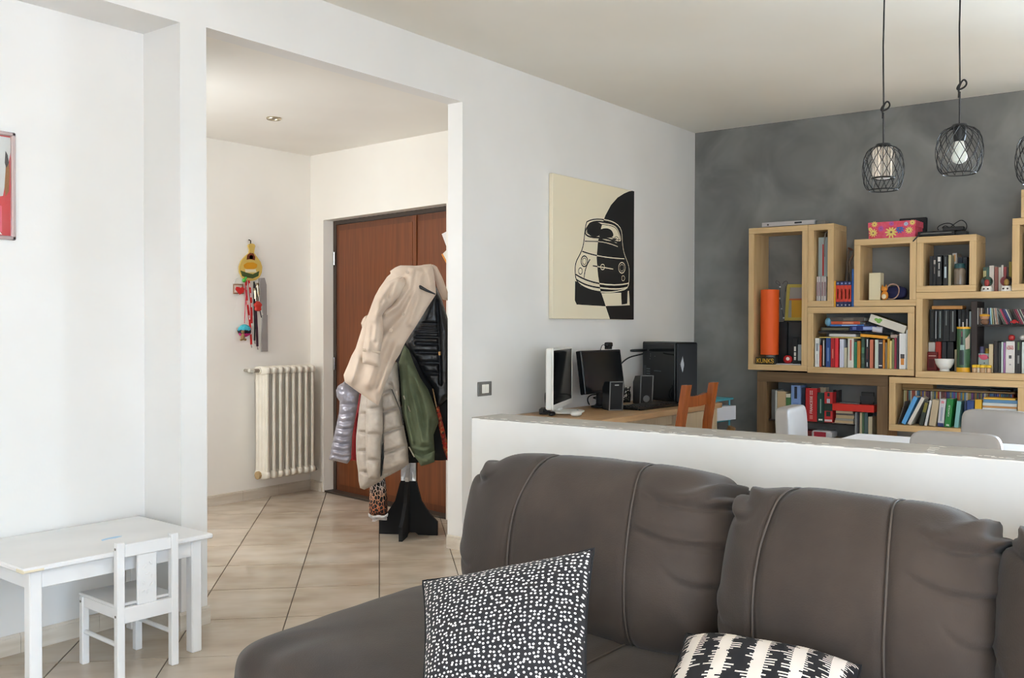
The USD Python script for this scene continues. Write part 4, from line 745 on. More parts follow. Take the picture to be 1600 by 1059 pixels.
r7 = [('white paperback with grey print', (232, 232, 228), 124, 188, 460, 880, dict(band=[(.55, .82, .5, (150, 156, 164)), (.1, .45, .25, (190, 192, 196))])), ('thin red-orange paperback', (198, 74, 40), 191, 221, 560, 880),
      ('black paperback with white title', (26, 26, 28), 229, 275, 470, 880, dict(band=[(.05, .95, .36, (214, 210, 204))])), ('blue hardback', (46, 76, 140), 286, 350, 455, 885, lt(.2, .66, (120, 150, 200))), ('dark red hardback', (176, 32, 34), 356, 415, 455, 888, lt(.3, .62, (214, 120, 104))),
      ('bright red paperback', (226, 48, 58), 418, 466, 455, 890), ('white and lavender paperback', (214, 216, 232), 486, 546, 480, 897), ('small cream paperback', (214, 206, 178), 555, 594, 602, 895, dict(dy=.02)), ('white paperback with red title', (218, 216, 206), 606, 694, 470, 900, dict(band=[(.25, .95, .3, (196, 110, 100))])),
      ('green paperback', (42, 132, 98), 701, 740, 520, 900), ('orange-brown paperback', (196, 128, 44), 743, 791, 505, 903), ('mottled dark green paperback', (58, 84, 70), 806, 856, 470, 905, dict(band=[(.5, .7, .8, (96, 140, 110)), (.15, .35, .8, (84, 110, 96))])),
      ('black hardback with white author name', (24, 28, 32), 862, 925, 470, 905, dict(band=[(.72, .98, .26, (206, 212, 214)), (.3, .66, .4, (84, 50, 56)), (.05, .2, .3, (180, 190, 196))])), ('salmon paperback', (206, 120, 92), 929, 978, 485, 907), ('pale green-white paperback', (206, 216, 204), 1004, 1055, 490, 912),
      ('black and purple paperback', (54, 50, 62), 1059, 1118, 490, 915, dict(band=[(.08, .12, .8, W_), (.86, .9, .8, W_)])), ('thin orange paperback', (222, 142, 44), 1122, 1150, 490, 916), ('grey-brown paperback', (128, 112, 92), 1155, 1185, 530, 917), ('ochre paperback', (196, 152, 58), 1187, 1220, 480, 918),
      ('cream yellow paperback', (222, 200, 140), 1222, 1255, 510, 920), ('olive paperback', (128, 132, 88), 1259, 1288, 480, 920), ('crimson paperback', (150, 44, 68), 1290, 1324, 460, 925), ('dark slate paperback', (50, 52, 60), 1327, 1358, 440, 925),
      ('white paperback with an orange picture', (236, 234, 232), 1362, 1460, 410, 935, dict(band=[(.12, .3, .5, (216, 140, 60)), (.3, .42, .6, (90, 84, 86))]))]
row(r7, 1260, 480, 9.412, FY+.012, B7[2], 'upright books in the wide oak box', 'in the wide oak box')
def c7(x, y, yy=None): return sp(1260+x/9.412, 480+y/9.412, FY+.015 if yy is None else yy)
xb = min(c7(1500, 900)[0], B7[1]-.008); carton('board', 'white board leaning at the right end of the wide oak box', 'board', xb-.006, xb+.006, FY+.02, FY+.2, B7[2], B7[2]+.275, plain((222, 224, 222), .5))
zt7 = c7(500, 447)[1]
def f7(label, a, b_, t_, bt_, c, name='book', cat_='book', dy=.0, d=.16, ry=0., band=None):
    (x0, z1), (x1, z0) = c7(a, t_, FY+.012+dy), c7(b_, bt_, FY+.012+dy); return flat(label, (x0+x1)/2, FY+.012+dy, min(z0, z1), x1-x0, abs(z1-z0), d, c, name, cat_, ry=ry, band=band)
f7('thin yellow book lying lowest on the upright books in the wide oak box', 188, 795, 434, 456, (206, 184, 100))
f7('white flat book lying on the thin yellow one in the wide oak box', 335, 725, 390, 433, (216, 212, 208), ry=.02)
f7('orange book lying aslant on the upright books in the wide oak box', 792, 1190, 405, 450, (234, 162, 44), ry=.085)
f7('black book lying behind the white flat book in the wide oak box', 180, 780, 348, 388, (28, 24, 26), dy=.03, d=.14)
f7('long black book with gold print lying below the small blue ball', 212, 640, 292, 346, (36, 34, 34), band=[(.05, .95, (110, 104, 80))], dy=.02)
f7('dark blue book with white end lying right of the long black book', 642, 1030, 272, 346, (28, 44, 110), dy=.01, band=[(.5, .92, (150, 170, 220)), (.1, .24, (96, 110, 170))])
f7('blue book lying under the orange one in the wide oak box', 345, 850, 252, 280, (56, 112, 186), dy=.015, band=[(.35, .8, (150, 190, 230))])
f7('thin orange-red book lying on the blue one beside the small ball', 362, 788, 207, 250, (200, 86, 50), dy=.02, band=[(.4, .78, (226, 150, 110))])
f7('brown picture book lying topmost beside the small blue ball', 345, 845, 147, 205, (84, 74, 66), dy=.025, band=[(.4, .7, (120, 108, 96))])
f7('black atlas lying behind the dark blue book in the wide oak box', 800, 1240, 360, 395, (20, 24, 28), dy=.05, d=.14)
q = c7(1090, 318); RO = thing('paper_roll', 'short white paper roll at the right end of the dark blue book', 'roll', (q[0]-.024, FY+.03, q[1]-.026)); obj(RO, 'roll', tube([(-.035, 0, .024), (.03, .01, .02)], [.02, .022], 12), plain((206, 204, 214), .6))
q = c7(302, 215); GB = thing('ball', 'small pale blue ball at the left end of the lying books', 'ball', (q[0], FY+.05, q[1])); obj(GB, 'ball', superq((.052, .052, .064), 2, 14), plain((108, 158, 186), .4), True)
a_, b_ = c7(968, 160), c7(1520, 350); an = math.atan2(a_[1]-b_[1], b_[0]-a_[0]); LB = math.hypot(a_[0]-b_[0], a_[1]-b_[1])
GBX = thing('game_box', 'long white game box with green emblem lying aslant on the books', 'box', ((a_[0]+b_[0])/2-.016, FY+.075, (a_[1]+b_[1])/2+.006), ry=an)
obj(GBX, 'box', bx(-LB/2, LB/2-.012, -.065, .09, -.03, .026, .002), plain((214, 208, 194), .5)); obj(GBX, 'lid_print', bx(-LB/2+.004, LB/2-.016, -.062, .087, .026, .0265, 0), noisy('leaf_print', (30, 34, 22), (150, 140, 80), nscale=60, rough=.5, lo=.45, hi=.6), False)
obj(GBX, 'emblem', cat(*[tf(superq((.03, .001, .022), 2, 6), (-LB/2+.05+dx, -.0652, dz)) for dx, dz in ((0, .0), (.018, -.008), (.024, .006))]), plain((124, 176, 84), .5), False)
q0, q1 = c7(1230, 450), c7(1335, 402); carton('carton', 'pinkish grey carton wedged under the aslant game box', 'box', q0[0], q1[0], FY+.02, FY+.12, q0[1], q1[1], plain((178, 158, 146), .6))

# ---- tall oak box, leftmost
def c1(x, y, yy): return sp(1170+x/7.06, 430+y/7.06, yy)
yr = FY+.10; (xa, zb_), (xc, zt_) = c1(150, 872, yr), c1(338, 160, yr)
ORL = thing('orange_roll', 'bright orange rolled mat standing upright in the tall oak box', 'roll', ((xa+xc)/2, yr-.025, B1[2]))
z0_ = zb_-B1[2]; z1_ = zt_-B1[2]; rr3 = (xc-xa)/2
sp_a = np.linspace(0, 4.4*np.pi, 90); rad = rr3*(.80+.20*sp_a/sp_a[-1]); ring = np.stack([rad*np.cos(sp_a), rad*np.sin(sp_a)], 1)
outer = LineString(ring).buffer(.004); outer = outer if outer.geom_type == 'Polygon' else max(outer.geoms, key=lambda q_: q_.area)
obj(ORL, 'mat', prism(Polygon(outer.exterior), z1_-z0_, z0_), plain((236, 92, 22), .6), 30); obj(ORL, 'rolled_end', prism(LineString(ring*.72).buffer(.003), z1_-z0_+.003, z0_-.001), plain((214, 78, 18), .65), 30)
GJR = thing('glass_jar', 'small clear glass jar standing under the orange roll', 'jar', ((xa+xc)/2+.012, yr-.03, B1[2])); obj(GJR, 'glass', lathe([(0, .0), (.036, .0), (.038, .006), (.038, z0_-.004), (.034, z0_-.001), (0, z0_-.001)], 20), plain((120, 124, 122), .15))
yk = FY+.018; (xa, zb_), (xc, zt_) = c1(82, 978, yk), c1(295, 906, yk)
TN = carton('tin', 'black tin with gold lettering lying before the orange roll', 'tin', xa, xc, yk-.012, yk+.014, B1[2], B1[2]+(zt_-zb_), plain((40, 34, 24), .4))
mt = meshkit.text_mesh('KUNKS', (zt_-zb_)*.62, .001, True); e_ = mt.bounds; v_ = mt.vertices-[(e_[0, 0]+e_[1, 0])/2, (e_[0, 1]+e_[1, 1])/2, 0]; s_ = (xc-xa)*.88/(e_[1, 0]-e_[0, 0])
obj(TN, 'lettering', trimesh.Trimesh(np.stack([v_[:, 0]*s_, -.0132-v_[:, 2]*.4, v_[:, 1]+(zt_-zb_)/2], 1), mt.faces, process=False), plain((214, 168, 62), .4), False)
yb = FY+.13; (xa, zb_), (xc, zt_) = c1(318, 960, yb), c1(424, 497, yb)
carton('speaker_box', 'tall matt black box standing right of the orange roll', 'box', xa, xc, yb, yb+.065, B1[2], B1[2]+(zt_-zb_), plain((20, 20, 21), .5))
(xa, zb_), (xc, zt_) = c1(426, 960, FY+.15), c1(640, 497, FY+.15); carton('folder', 'dark grey folder standing behind the black book in the tall oak box', 'folder', xa+.004, min(xc, B1[1]-.004), FY+.15, FY+.19, B1[2], B1[2]+(zt_-zb_), plain((44, 46, 48), .5))
(xa, zb_), (xc, zt_) = c1(484, 965, FY+.04), c1(536, 680, FY+.04); book('black book with bold white title in the tall oak box', (xa+xc)/2, FY+.04, B1[2]+.009, xc-xa, zt_-zb_, .09, (24, 24, 25), band=[(.14, .27, .4, (222, 218, 210)), (.30, .44, .4, (222, 218, 210)), (.48, .66, .4, (222, 218, 210))])
(xa, zb_), (xc, zt_) = c1(540, 965, FY+.045), c1(588, 680, FY+.045); book('black book with pale grey panel at the right side of the tall oak box', (xa+xc)/2, FY+.045, B1[2]+.009, min(xc, B1[1]-.002)-xa, zt_-zb_, .09, (26, 28, 29), band=[(.12, .74, .96, (160, 168, 172))])
q = c1(420, 925, FY+.03); MC = thing('red_mug', 'small red and white christmas ornament in the tall oak box', 'ornament', (q[0], FY+.05, B1[2]+.009)); obj(MC, 'ball', tf(superq((.07, .045, .062), 2.2, 12), (0, 0, .031)), plain((178, 26, 30), .3), True); obj(MC, 'star', tf(lathe([(0, .0), (.006, .001), (.014, .0), (.0, .003)], 8), (.008, -.0235, .036), rx=math.pi/2), plain((226, 206, 204), .5))
(xa, zb_), (xc, zt_) = c1(295, 998, FY+.02), c1(578, 968, FY+.02); t_ = thing('paper_stack', 'few white sheets lying under the black books in the tall oak box', 'papers', ((xa+xc)/2, FY+.1, B1[2])); 
for k in range(3): obj(t_, 'sheet', bx(-(xc-xa)/2+.004*k, (xc-xa)/2-.006*k, -.08, .08, .0026*k, .0026*k+.0022, 0), plain((206+6*k, 206+6*k, 210+4*k), .7), False)
yf = DY-.045; pf_ = [sp(1170+x/7.06, 430+y/7.06, yf) for x, y in ((398, 500), (425, 100), (640, 98), (640, 500))]
FR = thing('picture_frame', 'yellow framed picture leaning at the back of the tall oak box', 'picture frame', (pf_[0][0], yf, pf_[0][1]-.0))
fp = Polygon([(min(a, B1[1]-.003)-pf_[0][0], b-pf_[0][1]) for a, b in pf_]); inn = fp.buffer(-.024, join_style=2)
obj(FR, 'frame', from_xz(fp.difference(inn), -.006, .008), plain((196, 178, 84), .5), False); obj(FR, 'picture', from_xz(fp.buffer(-.02, join_style=2), .0, .006), plain((214, 164, 44), .5), False)
obj(FR, 'picture_detail', from_xz(inn.intersection(sbox(-1, .165, 1, .3)), -.001, .0), plain((166, 160, 154), .5), False); obj(FR, 'picture_detail', from_xz(inn.intersection(sbox(-1, .0, .052, .16)), -.001, .0), plain((158, 156, 142), .5), False)
obj(FR, 'picture_detail', from_xz(inn.intersection(sbox(-1, .155, 1, .168)), -.0016, .0), plain((200, 110, 60), .5), False)
carton('box', 'dark box behind the black books carrying the yellow picture frame', 'box', pf_[0][0]+.004, B1[1]-.004, DY-.085, DY-.01, B1[2], pf_[0][1]-.001, plain((38, 40, 42), .6))
HW_ = thing('heart_wire', 'wire hearts with tiny clear beads at the back of the tall oak box', 'decoration', (c1(360, 500, FY+.2)[0], FY+.2, c1(360, 500, FY+.2)[1]))
hb = [(345, 128), (340, 255), (362, 368), (385, 470)]
def h3(x, y, yy=FY+.2): p = c1(x, y, yy); return np.array([p[0], yy, p[1]])
obj(HW_, 'wire', cat(tube([h3(*q_) for q_ in ((345, 128), (335, 105), (310, 95), (295, 75), (305, 60), (330, 68), (342, 95), (345, 128), (340, 255), (362, 368), (385, 470))], .0018, 5), tube([h3(*q_) for q_ in ((372, 100), (385, 75), (410, 62), (430, 75), (425, 100), (412, 130), (405, 180))], .0018, 5)), plain((70, 58, 60), .4, .6), world=True)
for q_ in hb: obj(HW_, 'bead', tf(superq((.014, .014, .014), 2, 6), h3(*q_)), plain((226, 226, 230), .05), True, world=True)
# dvd player on the top
(xa, z0_), (xc, z1_) = sp(1190, 354, FY+.03), sp(1272.5, 344, FY+.03)
DV = thing('disc_player', 'flat silver disc player lying on top of the tall oak box', 'disc player', ((xa+xc)/2, FY+.13, 2.0425), rz=.03)
L = (xc-xa)/2; obj(DV, 'body', bx(-L, L, -.10, .10, .004, .040, .003), plain((150, 148, 150), .35, .5)); obj(DV, 'front_panel', bx(-L+.004, L-.004, -.1035, -.10, .006, .038, .001), plain((188, 182, 182), .4, .3))
obj(DV, 'display', bx(L*.25, L*.52, -.1045, -.1033, .018, .03, 0), plain((50, 52, 56), .2)); obj(DV, 'knob', tube([(-L*.75, -.103, .02), (-L*.75, -.107, .02)], .007, 12), plain((90, 84, 82), .4))
for k in range(4): obj(DV, 'foot', tube([((-1)**k*L*.8, .07*(1 if k > 1 else -1), 0), ((-1)**k*L*.8, .07*(1 if k > 1 else -1), .005)], .009, 8), BLACK)
(xa, z0_), (xc, z1_) = sp(1273, 350, FY+.04), sp(1288, 343, FY+.04); carton('adapter', 'small grey adapter beside the silver disc player', 'adapter', xa+.004, xc, FY+.06, FY+.14, 2.0425, 2.0425+.032, plain((126, 122, 116), .5))
# narrow box
def c2(x, y, yy): return sp(1150+x/5.296, 320+y/5.296, yy)
ydv = FY+.03
for k, (a, b_, c, lab) in enumerate(((664, 681, (192, 182, 178), 'pale disc case, first of four at the bottom of the narrow oak box'), (682, 699, (206, 198, 196), 'pale disc case, second of four at the bottom of the narrow oak box'), (703, 724, (198, 188, 184), 'pale disc case, third of four at the bottom of the narrow oak box'), (725, 747, (212, 204, 202), 'pale disc case, fourth of four at the bottom of the narrow oak box'))):
    x0, x1 = c2(a, 795, ydv)[0], c2(b_, 795, ydv)[0]; h = c2(a, 598, ydv)[1]-c2(a, 798, ydv)[1]
    t_ = thing('disc_case', lab, 'disc case', ((x0+x1)/2, ydv, B2[2]), group='disc cases in the narrow oak box'); obj(t_, 'case', bx(-(x1-x0)/2+.0006, (x1-x0)/2-.0006, 0, .13, 0, h, .001), plain(c, .35)); obj(t_, 'print', bx(-(x1-x0)*.3, (x1-x0)*.3, -.0005, .001, h*.2, h*.78, 0), plain((150, 120, 124), .5), False)
htop = B2[2]+c2(700, 598, ydv)[1]-c2(700, 798, ydv)[1]
(xa, _), (xc, zt_) = c2(672, 595, ydv), c2(752, 265, ydv)
t_ = thing('magazine', 'grey magazine with a red stripe standing on the pale disc cases', 'magazine', ((xa+xc)/2, ydv+.02, htop+.001)); Wm = (min(xc, B2[1]-.001)-xa)/2
obj(t_, 'pages', bx(-Wm, Wm, 0, .1, 0, zt_-htop, .001), plain((154, 164, 164), .5)); obj(t_, 'stripe', bx(-.004+Wm*.0, .008, -.0008, .0005, .006, (zt_-htop)*.82, 0), plain((178, 40, 36), .5), False)
obj(t_, 'string_loop', tube([(Wm*.35, -.004, (zt_-htop)*.5), (Wm*.3, -.004, (zt_-htop)*.9), (Wm*.55, -.004, (zt_-htop)*1.1), (Wm*.9, -.004, (zt_-htop)*1.13)], .005, 6), plain((140, 126, 116), .6))
# between the narrow box and the square one, standing on the wide box
ZT = 1.4405; yq = FY+.02
def shelfbook(a, b_, tp_, lab, c, cf=c2, bt_=842, y=yq, group=None, band=None, d=.14, z=ZT, lim=None):
    x0, x1 = cf(a, bt_, y)[0], cf(b_, bt_, y)[0]
    if lim: x1 = min(x1, lim)
    h = cf(a, tp_, y)[1]-cf(a, bt_, y)[1]; return book(lab, (x0+x1)/2, y, z, x1-x0-.0008, h, d, c, group=group, band=band)
shelfbook(808, 823, 625, 'thin yellow paperback beside the four red and blue volumes', (226, 168, 40))
for k, (a, b_) in enumerate(((826, 858), (859, 890), (891, 921), (922, 953))):
    shelfbook(a, b_, 630, f'red and blue spined volume, {ordn(k+1)} of the row of four', (34, 44, 92), group='four red and blue volumes', band=[(.20, .84, .98, (216, 66, 44)), (.3, .7, .3, (236, 190, 170)), (.88, .95, .5, (120, 132, 176)), (.04, .1, .4, (180, 180, 190))])
shelfbook(956, 974, 530, 'tall light blue book right of the four red and blue volumes', (62, 116, 196), y=FY+.03)
for k, (xs_, lab) in enumerate((((862, 870, 875, 880), 'shorter slim brown wooden giraffe figurine behind the red and blue volumes'), ((915, 905, 935, 948), 'taller slim brown wooden giraffe figurine behind the red and blue volumes'))):
    yg = DY-.05-.045*k; P = [c2(xs_[0]+8*k, 640, yg), c2(xs_[1], 470, yg), c2(xs_[2], 415, yg), c2(xs_[3], 372-10*k, yg)]; P3 = [np.array([p[0]+.030+.016*(1-k), yg, p[1]]) for p in P]
    t_ = thing('giraffe_figurine', lab, 'figurine', (P3[0][0], yg, ZT)); obj(t_, 'neck', tube([P3[0]-[0, 0, .02], P3[1], P3[2], P3[3]], [.012, .011, .009, .007], 8), plain((112, 92, 76), .5), world=True)
    obj(t_, 'head', tf(superq((.042, .02, .018), 2.2, 8), P3[3]+np.array([.012, 0, .004]), ry=.5), plain((108, 62, 38), .5), True, world=True)
    obj(t_, 'body', tf(superq((.05, .03, .05), 2.4, 8), (P3[0][0]+.012, yg, P3[0][2]-.05)), plain((112, 92, 76), .5), True, world=True)
    for sx in (-.005, .03): obj(t_, 'leg', tube([(P3[0][0]+sx, yg, P3[0][2]-.06), (P3[0][0]+sx, yg, ZT)], .006, 6), plain((112, 92, 76), .5), world=True)
# square box under the flower box
y3 = FY+.03; (xa, zb_), (xc, zt_) = c2(1098, 800, y3), c2(1197, 572, y3)
t_ = carton('carton', 'cream upright carton standing in the square oak box', 'box', xa, xc, y3, y3+.08, B3[2], B3[2]+zt_-zb_, plain((226, 212, 176), .6))
obj(t_, 'green_side', cat(*[tf(superq((.003, .02, .012), 2, 5), (-(xc-xa)/2, -.025, z_)) for z_ in (.03, .07, .11, .15)]), plain((60, 110, 66), .5))
q = c2(1246, 800, FY+.05); FX = thing('fox_figurine', 'small orange fox figurine beside the cream carton', 'figurine', (q[0]-.008, FY+.032, B3[2])); OR = plain((216, 136, 42), .6)
obj(FX, 'body', tf(superq((.05, .042, .062), 2.2, 10), (0, 0, .031)), OR, True); hd = obj(FX, 'head', tf(superq((.042, .038, .036), 2.2, 10), (-.004, 0, .076)), OR, True)
obj(hd, 'ear', tf(trimesh.creation.cone(.008, .02, sections=8), (-.016, 0, .09)), OR); obj(hd, 'ear', tf(trimesh.creation.cone(.008, .02, sections=8), (.010, 0, .09)), OR); obj(FX, 'belly', tf(superq((.03, .006, .034), 2, 6), (0, -.02, .024)), plain((232, 214, 180), .6), True)
q = c2(1335, 800, FY+.09); PU = thing('pouch', 'navy blue cloth pouch with a tan cord in the square oak box', 'pouch', (q[0]-.012, FY+.10, B3[2])); obj(PU, 'pouch', tf(displace(superq((.15, .07, .09), 3, 16), lambda V: .008*(meshkit.noise(V*40)-.5)), (.0, 0, .052)), plain((30, 32, 72), .8), True)
obj(PU, 'cord', tube(spline([(-.05, -.04, .075), (-.02, -.043, .11), (.02, -.043, .10), (.03, -.042, .05), (.01, -.045, .016), (-.04, -.05, .011)], 24), .005, 6), plain((176, 142, 126), .7))
LG2 = thing('driftwood', 'short olive-grey stick leaning beside the navy pouch', 'stick', (q[0]-.075, FY+.17, B3[2])); obj(LG2, 'stick', tube([(-.065, .0, .012), (-.02, .0, .06), (.02, -.0, .10)], [.012, .014, .012], 8), plain((112, 104, 84), .8))
# pink flower box with lid and black file behind it
yp = FY+.035; (xa, zb_), (xc, zt_) = sp(1356, 371, yp), sp(1431, 343.5, yp)
FLB = thing('flower_box', 'pink cardboard box printed with yellow and blue flowers on the square box', 'box', ((xa+xc)/2, yp+.10, 1.9170)); L = (xc-xa)/2; hh = zt_-1.9165
PK = noisy('pink_card', (214, 62, 76), (226, 92, 122), nscale=30, rough=.5)
obj(FLB, 'box', bx(-L+.004, L-.004, -.096, .096, 0, hh-.03, .002), PK); obj(FLB, 'lid', bx(-L, L, -.10, .10, hh-.042, hh, .002), PK)
def flower(x, z, r, c, c2_, y_=-.1002, n=10):
    pet = [tf(superq((r*.95, .0012, r*.3), 2, 5), (x+.55*r*math.cos(a), y_, z+.55*r*math.sin(a)), ry=-a) for a in np.linspace(0, 2*np.pi, n, endpoint=False)]
    p_ = obj(FLB, 'flower_print', cat(*pet), plain(c, .5), False); obj(p_, 'flower_centre', tf(superq((r*.4, .003, r*.4), 2, 5), (x, y_, z)), plain(c2_, .5), False)
YL, BLU, VIO = (228, 206, 110), (58, 96, 176), (176, 84, 168)
for x, z, r, c in ((-L*.02, hh*.36, .042, YL), (-L*.78, hh*.36, .03, YL), (L*.72, hh*.42, .026, YL), (L*.34, hh*.52, .032, BLU), (-L*.45, hh*.60, .022, VIO), (-L*.72, hh*.88, .022, YL), (L*.0, hh*.86, .018, VIO), (L*.86, hh*.86, .02, YL), (L*.6, hh*.8, .016, (150, 190, 220)), (-L*.9, hh*.6, .014, YL)): flower(x, z, r, c, (150, 90, 90), -.0965 if z < hh-.05 else -.1005)
(xa, z0_), (xc, z1_) = sp(1405, 350, DY-.05), sp(1447, 339, DY-.05); carton('file_box', 'black file lying behind the pink flower box', 'file', xa, xc, DY-.048, DY-.008, 1.9170, z1_, plain((20, 20, 22), .5))
# black set-top box with cables
ys = FY+.02; (xa, z0_), (xc, z1_) = sp(1434, 368, ys), sp(1492, 362, ys)
STB = thing('set_top_box', 'flat black set-top box with a bundled cable on the small square box', 'set-top box', ((xa+xc)/2, ys+.09, 1.9125)); L = (xc-xa)/2
obj(STB, 'body', bx(-L, L, -.09, .08, .004, .036, .003), plain((14, 14, 15), .25)); obj(STB, 'silver_line', bx(-L+.01, L-.02, -.0908, -.0898, .02, .023, 0), plain((150, 146, 140), .3, .6), False); obj(STB, 'foot', bx(-L+.02, L-.02, -.07, .06, 0, .005), BLACK)
PS = carton('power_supply', 'black power supply brick with curled cable lying on the set-top box', 'power supply', sp(1470, 360, ys)[0], sp(1503, 360, ys)[0], ys+.05, ys+.10, 1.949, 1.976, plain((18, 18, 19), .4))
b3 = np.array([(sp(1470, 360, ys)[0]+sp(1503, 360, ys)[0])/2, ys+.075, 1.949])
def cv(pts, yy): return [np.array([sp(1340+x/6.154, 340+y/6.154, yy)[0], yy+.0006*k, sp(1340+x/6.154, 340+y/6.154, yy)[1]]) for k, (x, y) in enumerate(pts)]
obj(PS, 'cable', cat(tube(spline(cv([(780, 120), (770, 95), (800, 70), (850, 55), (910, 65), (930, 90), (900, 100), (850, 80), (810, 100)], ys+.085), 40), .0032, 6), tube(spline(cv([(880, 105), (920, 70), (960, 40), (1000, 25), (1035, 45), (1048, 90), (1030, 125), (985, 115), (930, 120)], ys+.1), 40), .0032, 6)), plain((16, 16, 17), .5), world=True)
obj(STB, 'cable', tube(spline([np.array([sp(u, v, y_)[0], y_, sp(u, v, y_)[1]]) for u, v, y_ in ((1437, 365, FY+.02), (1433, 370, FY-.004), (1428.5, 375, FY-.006), (1426.5, 377, FY-.006))], 14), .0045, 6), plain((16, 16, 17), .5), world=True)
carton('plug_adapter', 'small black adapter at the right end of the set-top box', 'adapter', sp(1491, 365, ys)[0]+.004, sp(1509, 365, ys)[0], ys+.03, ys+.09, 1.9125, 1.942, plain((18, 18, 19), .4))
# small square box: black books, bottle
def c4(x, y, yy): return sp(1340+x/6.154, 340+y/6.154, yy)
for a, b_, tp_, lab, c, bd in ((690, 722, 378, 'dark book without print, leftmost in the small square box', (26, 24, 25), None), (723, 754, 375, 'black book with pale round print in the small square box', (24, 24, 25), [(.72, .86, .6, (170, 160, 150)), (.4, .62, .3, (120, 110, 104))]), (756, 808, 372, 'thick black book with white figures in the small square box', (20, 20, 21), [(.8, .95, .5, (220, 214, 206)), (.3, .5, .4, (150, 146, 142)), (.55, .75, .2, (200, 196, 190))]), (822, 864, 372, 'black book with white block letters in the small square box', (22, 23, 25), [(.25, .62, .5, (186, 196, 200)), (.7, .95, .25, (96, 104, 108))]), (870, 897, 370, 'cream paperback in the small square box', (186, 174, 138), None), (909, 952, 348, 'tall white paperback with gold print in the small square box', (206, 196, 186), [(.74, .96, .4, (216, 160, 96))])):
    shelfbook(a, b_, tp_, lab, c, c4, 662, FY+(.127 if 'gold print' in lab else .03), band=bd, d=.09 if 'cream paper' in lab else .14, z=B4[2])
yb = FY+.055; (xa, zb_), (xc, _) = c4(922, 662, yb), c4(1050, 662, yb); rB = min((xc-xa)/2, (B4[1]-.002-xa)/2)-.004; hb_ = c4(980, 440, yb)[1]-zb_
BT = thing('glass_bottle', 'squat glass bottle with dark teal cap in the small square box', 'bottle', (xa+rB+.004, FY+.004+rB, B4[2]))
obj(BT, 'glass', lathe([(0, 0), (rB*.9, 0), (rB, .006), (rB, hb_*.66), (rB*.86, hb_*.74), (0, hb_*.74)], 24), plain((112, 98, 84), .12)); obj(BT, 'cap', lathe([(0, hb_*.74), (rB*.9, hb_*.74), (rB*.93, hb_*.78), (rB*.86, hb_*.93), (rB*.5, hb_*.96), (0, hb_*.96)], 24), plain((34, 78, 82), .3))
shelfbook(962, 1006, 385, 'dark blue-grey book behind the glass bottle', (44, 52, 68), c4, 662, FY+.16, d=.09, z=B4[2]); shelfbook(1010, 1050, 385, 'slate blue book right behind the glass bottle', (52, 56, 66), c4, 662, FY+.16, d=.09, z=B4[2])
# on the largest box, right of the small square one
for k, (a, b_, tp_, lab, c, bd) in enumerate(((1204, 1236, 480, 'green and cream paperback, leftmost behind the snow globes', (176, 168, 120), [(.3, .6, .98, (30, 52, 46)), (.86, 1, .98, (60, 84, 74))]), (1238, 1262, 478, 'teal paperback behind the left snow globe', (66, 96, 84), None), (1264, 1310, 464, 'white paperback standing right of the left snow globe', (206, 196, 186), None), (1314, 1350, 480, 'brownish red paperback between the snow globes', (140, 84, 74), None), (1353, 1378, 482, 'pale paperback between the snow globes', (196, 186, 174), None), (1379, 1400, 460, 'thin white paperback behind the right snow globe', (212, 204, 194), None), (1402, 1430, 480, 'red paperback behind the right snow globe', (150, 62, 66), None), (1432, 1450, 482, 'dark paperback behind the right snow globe', (50, 44, 46), None), (1452, 1480, 430, 'tall olive yellow book behind the right snow globe', (150, 132, 46), None))):
    shelfbook(a, b_, tp_, lab, c, c4, 715, FY+.085, band=bd, d=.14, z=1.5325, lim=-1.184)
for lab, cx_, cc in (('snow globe with red figure and white base, left of the pair', 1242, (180, 60, 56)), ('snow globe with gold figure and white base, right of the pair', 1430, (176, 134, 60))):
    x0 = c4(cx_, 715, FY+.035)[0]; SG = thing('snow_globe', lab, 'snow globe', (x0, FY+.038, 1.5325))
    obj(SG, 'base', lathe([(0, 0), (.036, 0), (.037, .01), (.031, .034), (0, .034)], 22), plain((222, 216, 208), .5)); obj(SG, 'base_print', cat(tf(superq((.014, .004, .012), 2, 5), (-.012, -.034, .016)), tf(superq((.012, .004, .012), 2, 5), (.012, -.034, .016))), plain((70, 50, 48), .5))
    obj(SG, 'globe', tf(superq((.074, .074, .07), 2, 16), (0, 0, .066)), mk('clear_glass', {'p': ('principled_bsdf', {'transmission_weight': 1., 'roughness': .0, 'ior': 1.2, 'base_color': (.95, .95, .95)})}, []), True)
    obj(SG, 'figure', tf(superq((.026, .022, .04), 2.2, 8), (0, 0, .058)), plain(cc, .5), True)
# right-edge box: dark framed picture inside
carton('dark_picture', 'dark brown picture standing in the oak box at the right edge', 'picture', -1.122, -.85, FY+.10, FY+.13, B5[2], B5[2]+.30, plain((40, 26, 20), .4))
for k, z in enumerate((2.06, 2.115)): pass

# ---- largest oak box, left bay
def c8(x, y, yy): return sp(1440+x/8.822, 470+y/8.822, yy)
z8 = B8[2]; yv = FY+.13
for k, (a, b_, tp_, bd) in enumerate(((108, 176, 118, [(.1, .9, .14, (70, 74, 74))]), (178, 214, 122, [(.08, .95, .3, (196, 200, 200))]), (217, 290, 120, [(.1, .95, .3, (120, 136, 136)), (.3, .9, .1, (206, 206, 202))]), (294, 380, 120, [(.5, .96, .2, (110, 116, 116))]), (384, 472, 125, [(.3, .96, .22, (130, 140, 138))]))):
    x0, x1 = c8(a, 560, yv)[0], c8(b_, 560, yv)[0]; zt_ = c8(a, tp_, yv)[1]; zb_ = c8(a, 555, yv)[1]
    book(f'tall black volume with fine white print, {ordn(k+1)} of five under the orange wooden box', (x0+x1)/2, yv, zb_, x1-x0-.001, zt_-zb_, .12, (20, 22, 23), group='black volumes in the largest box', band=bd)
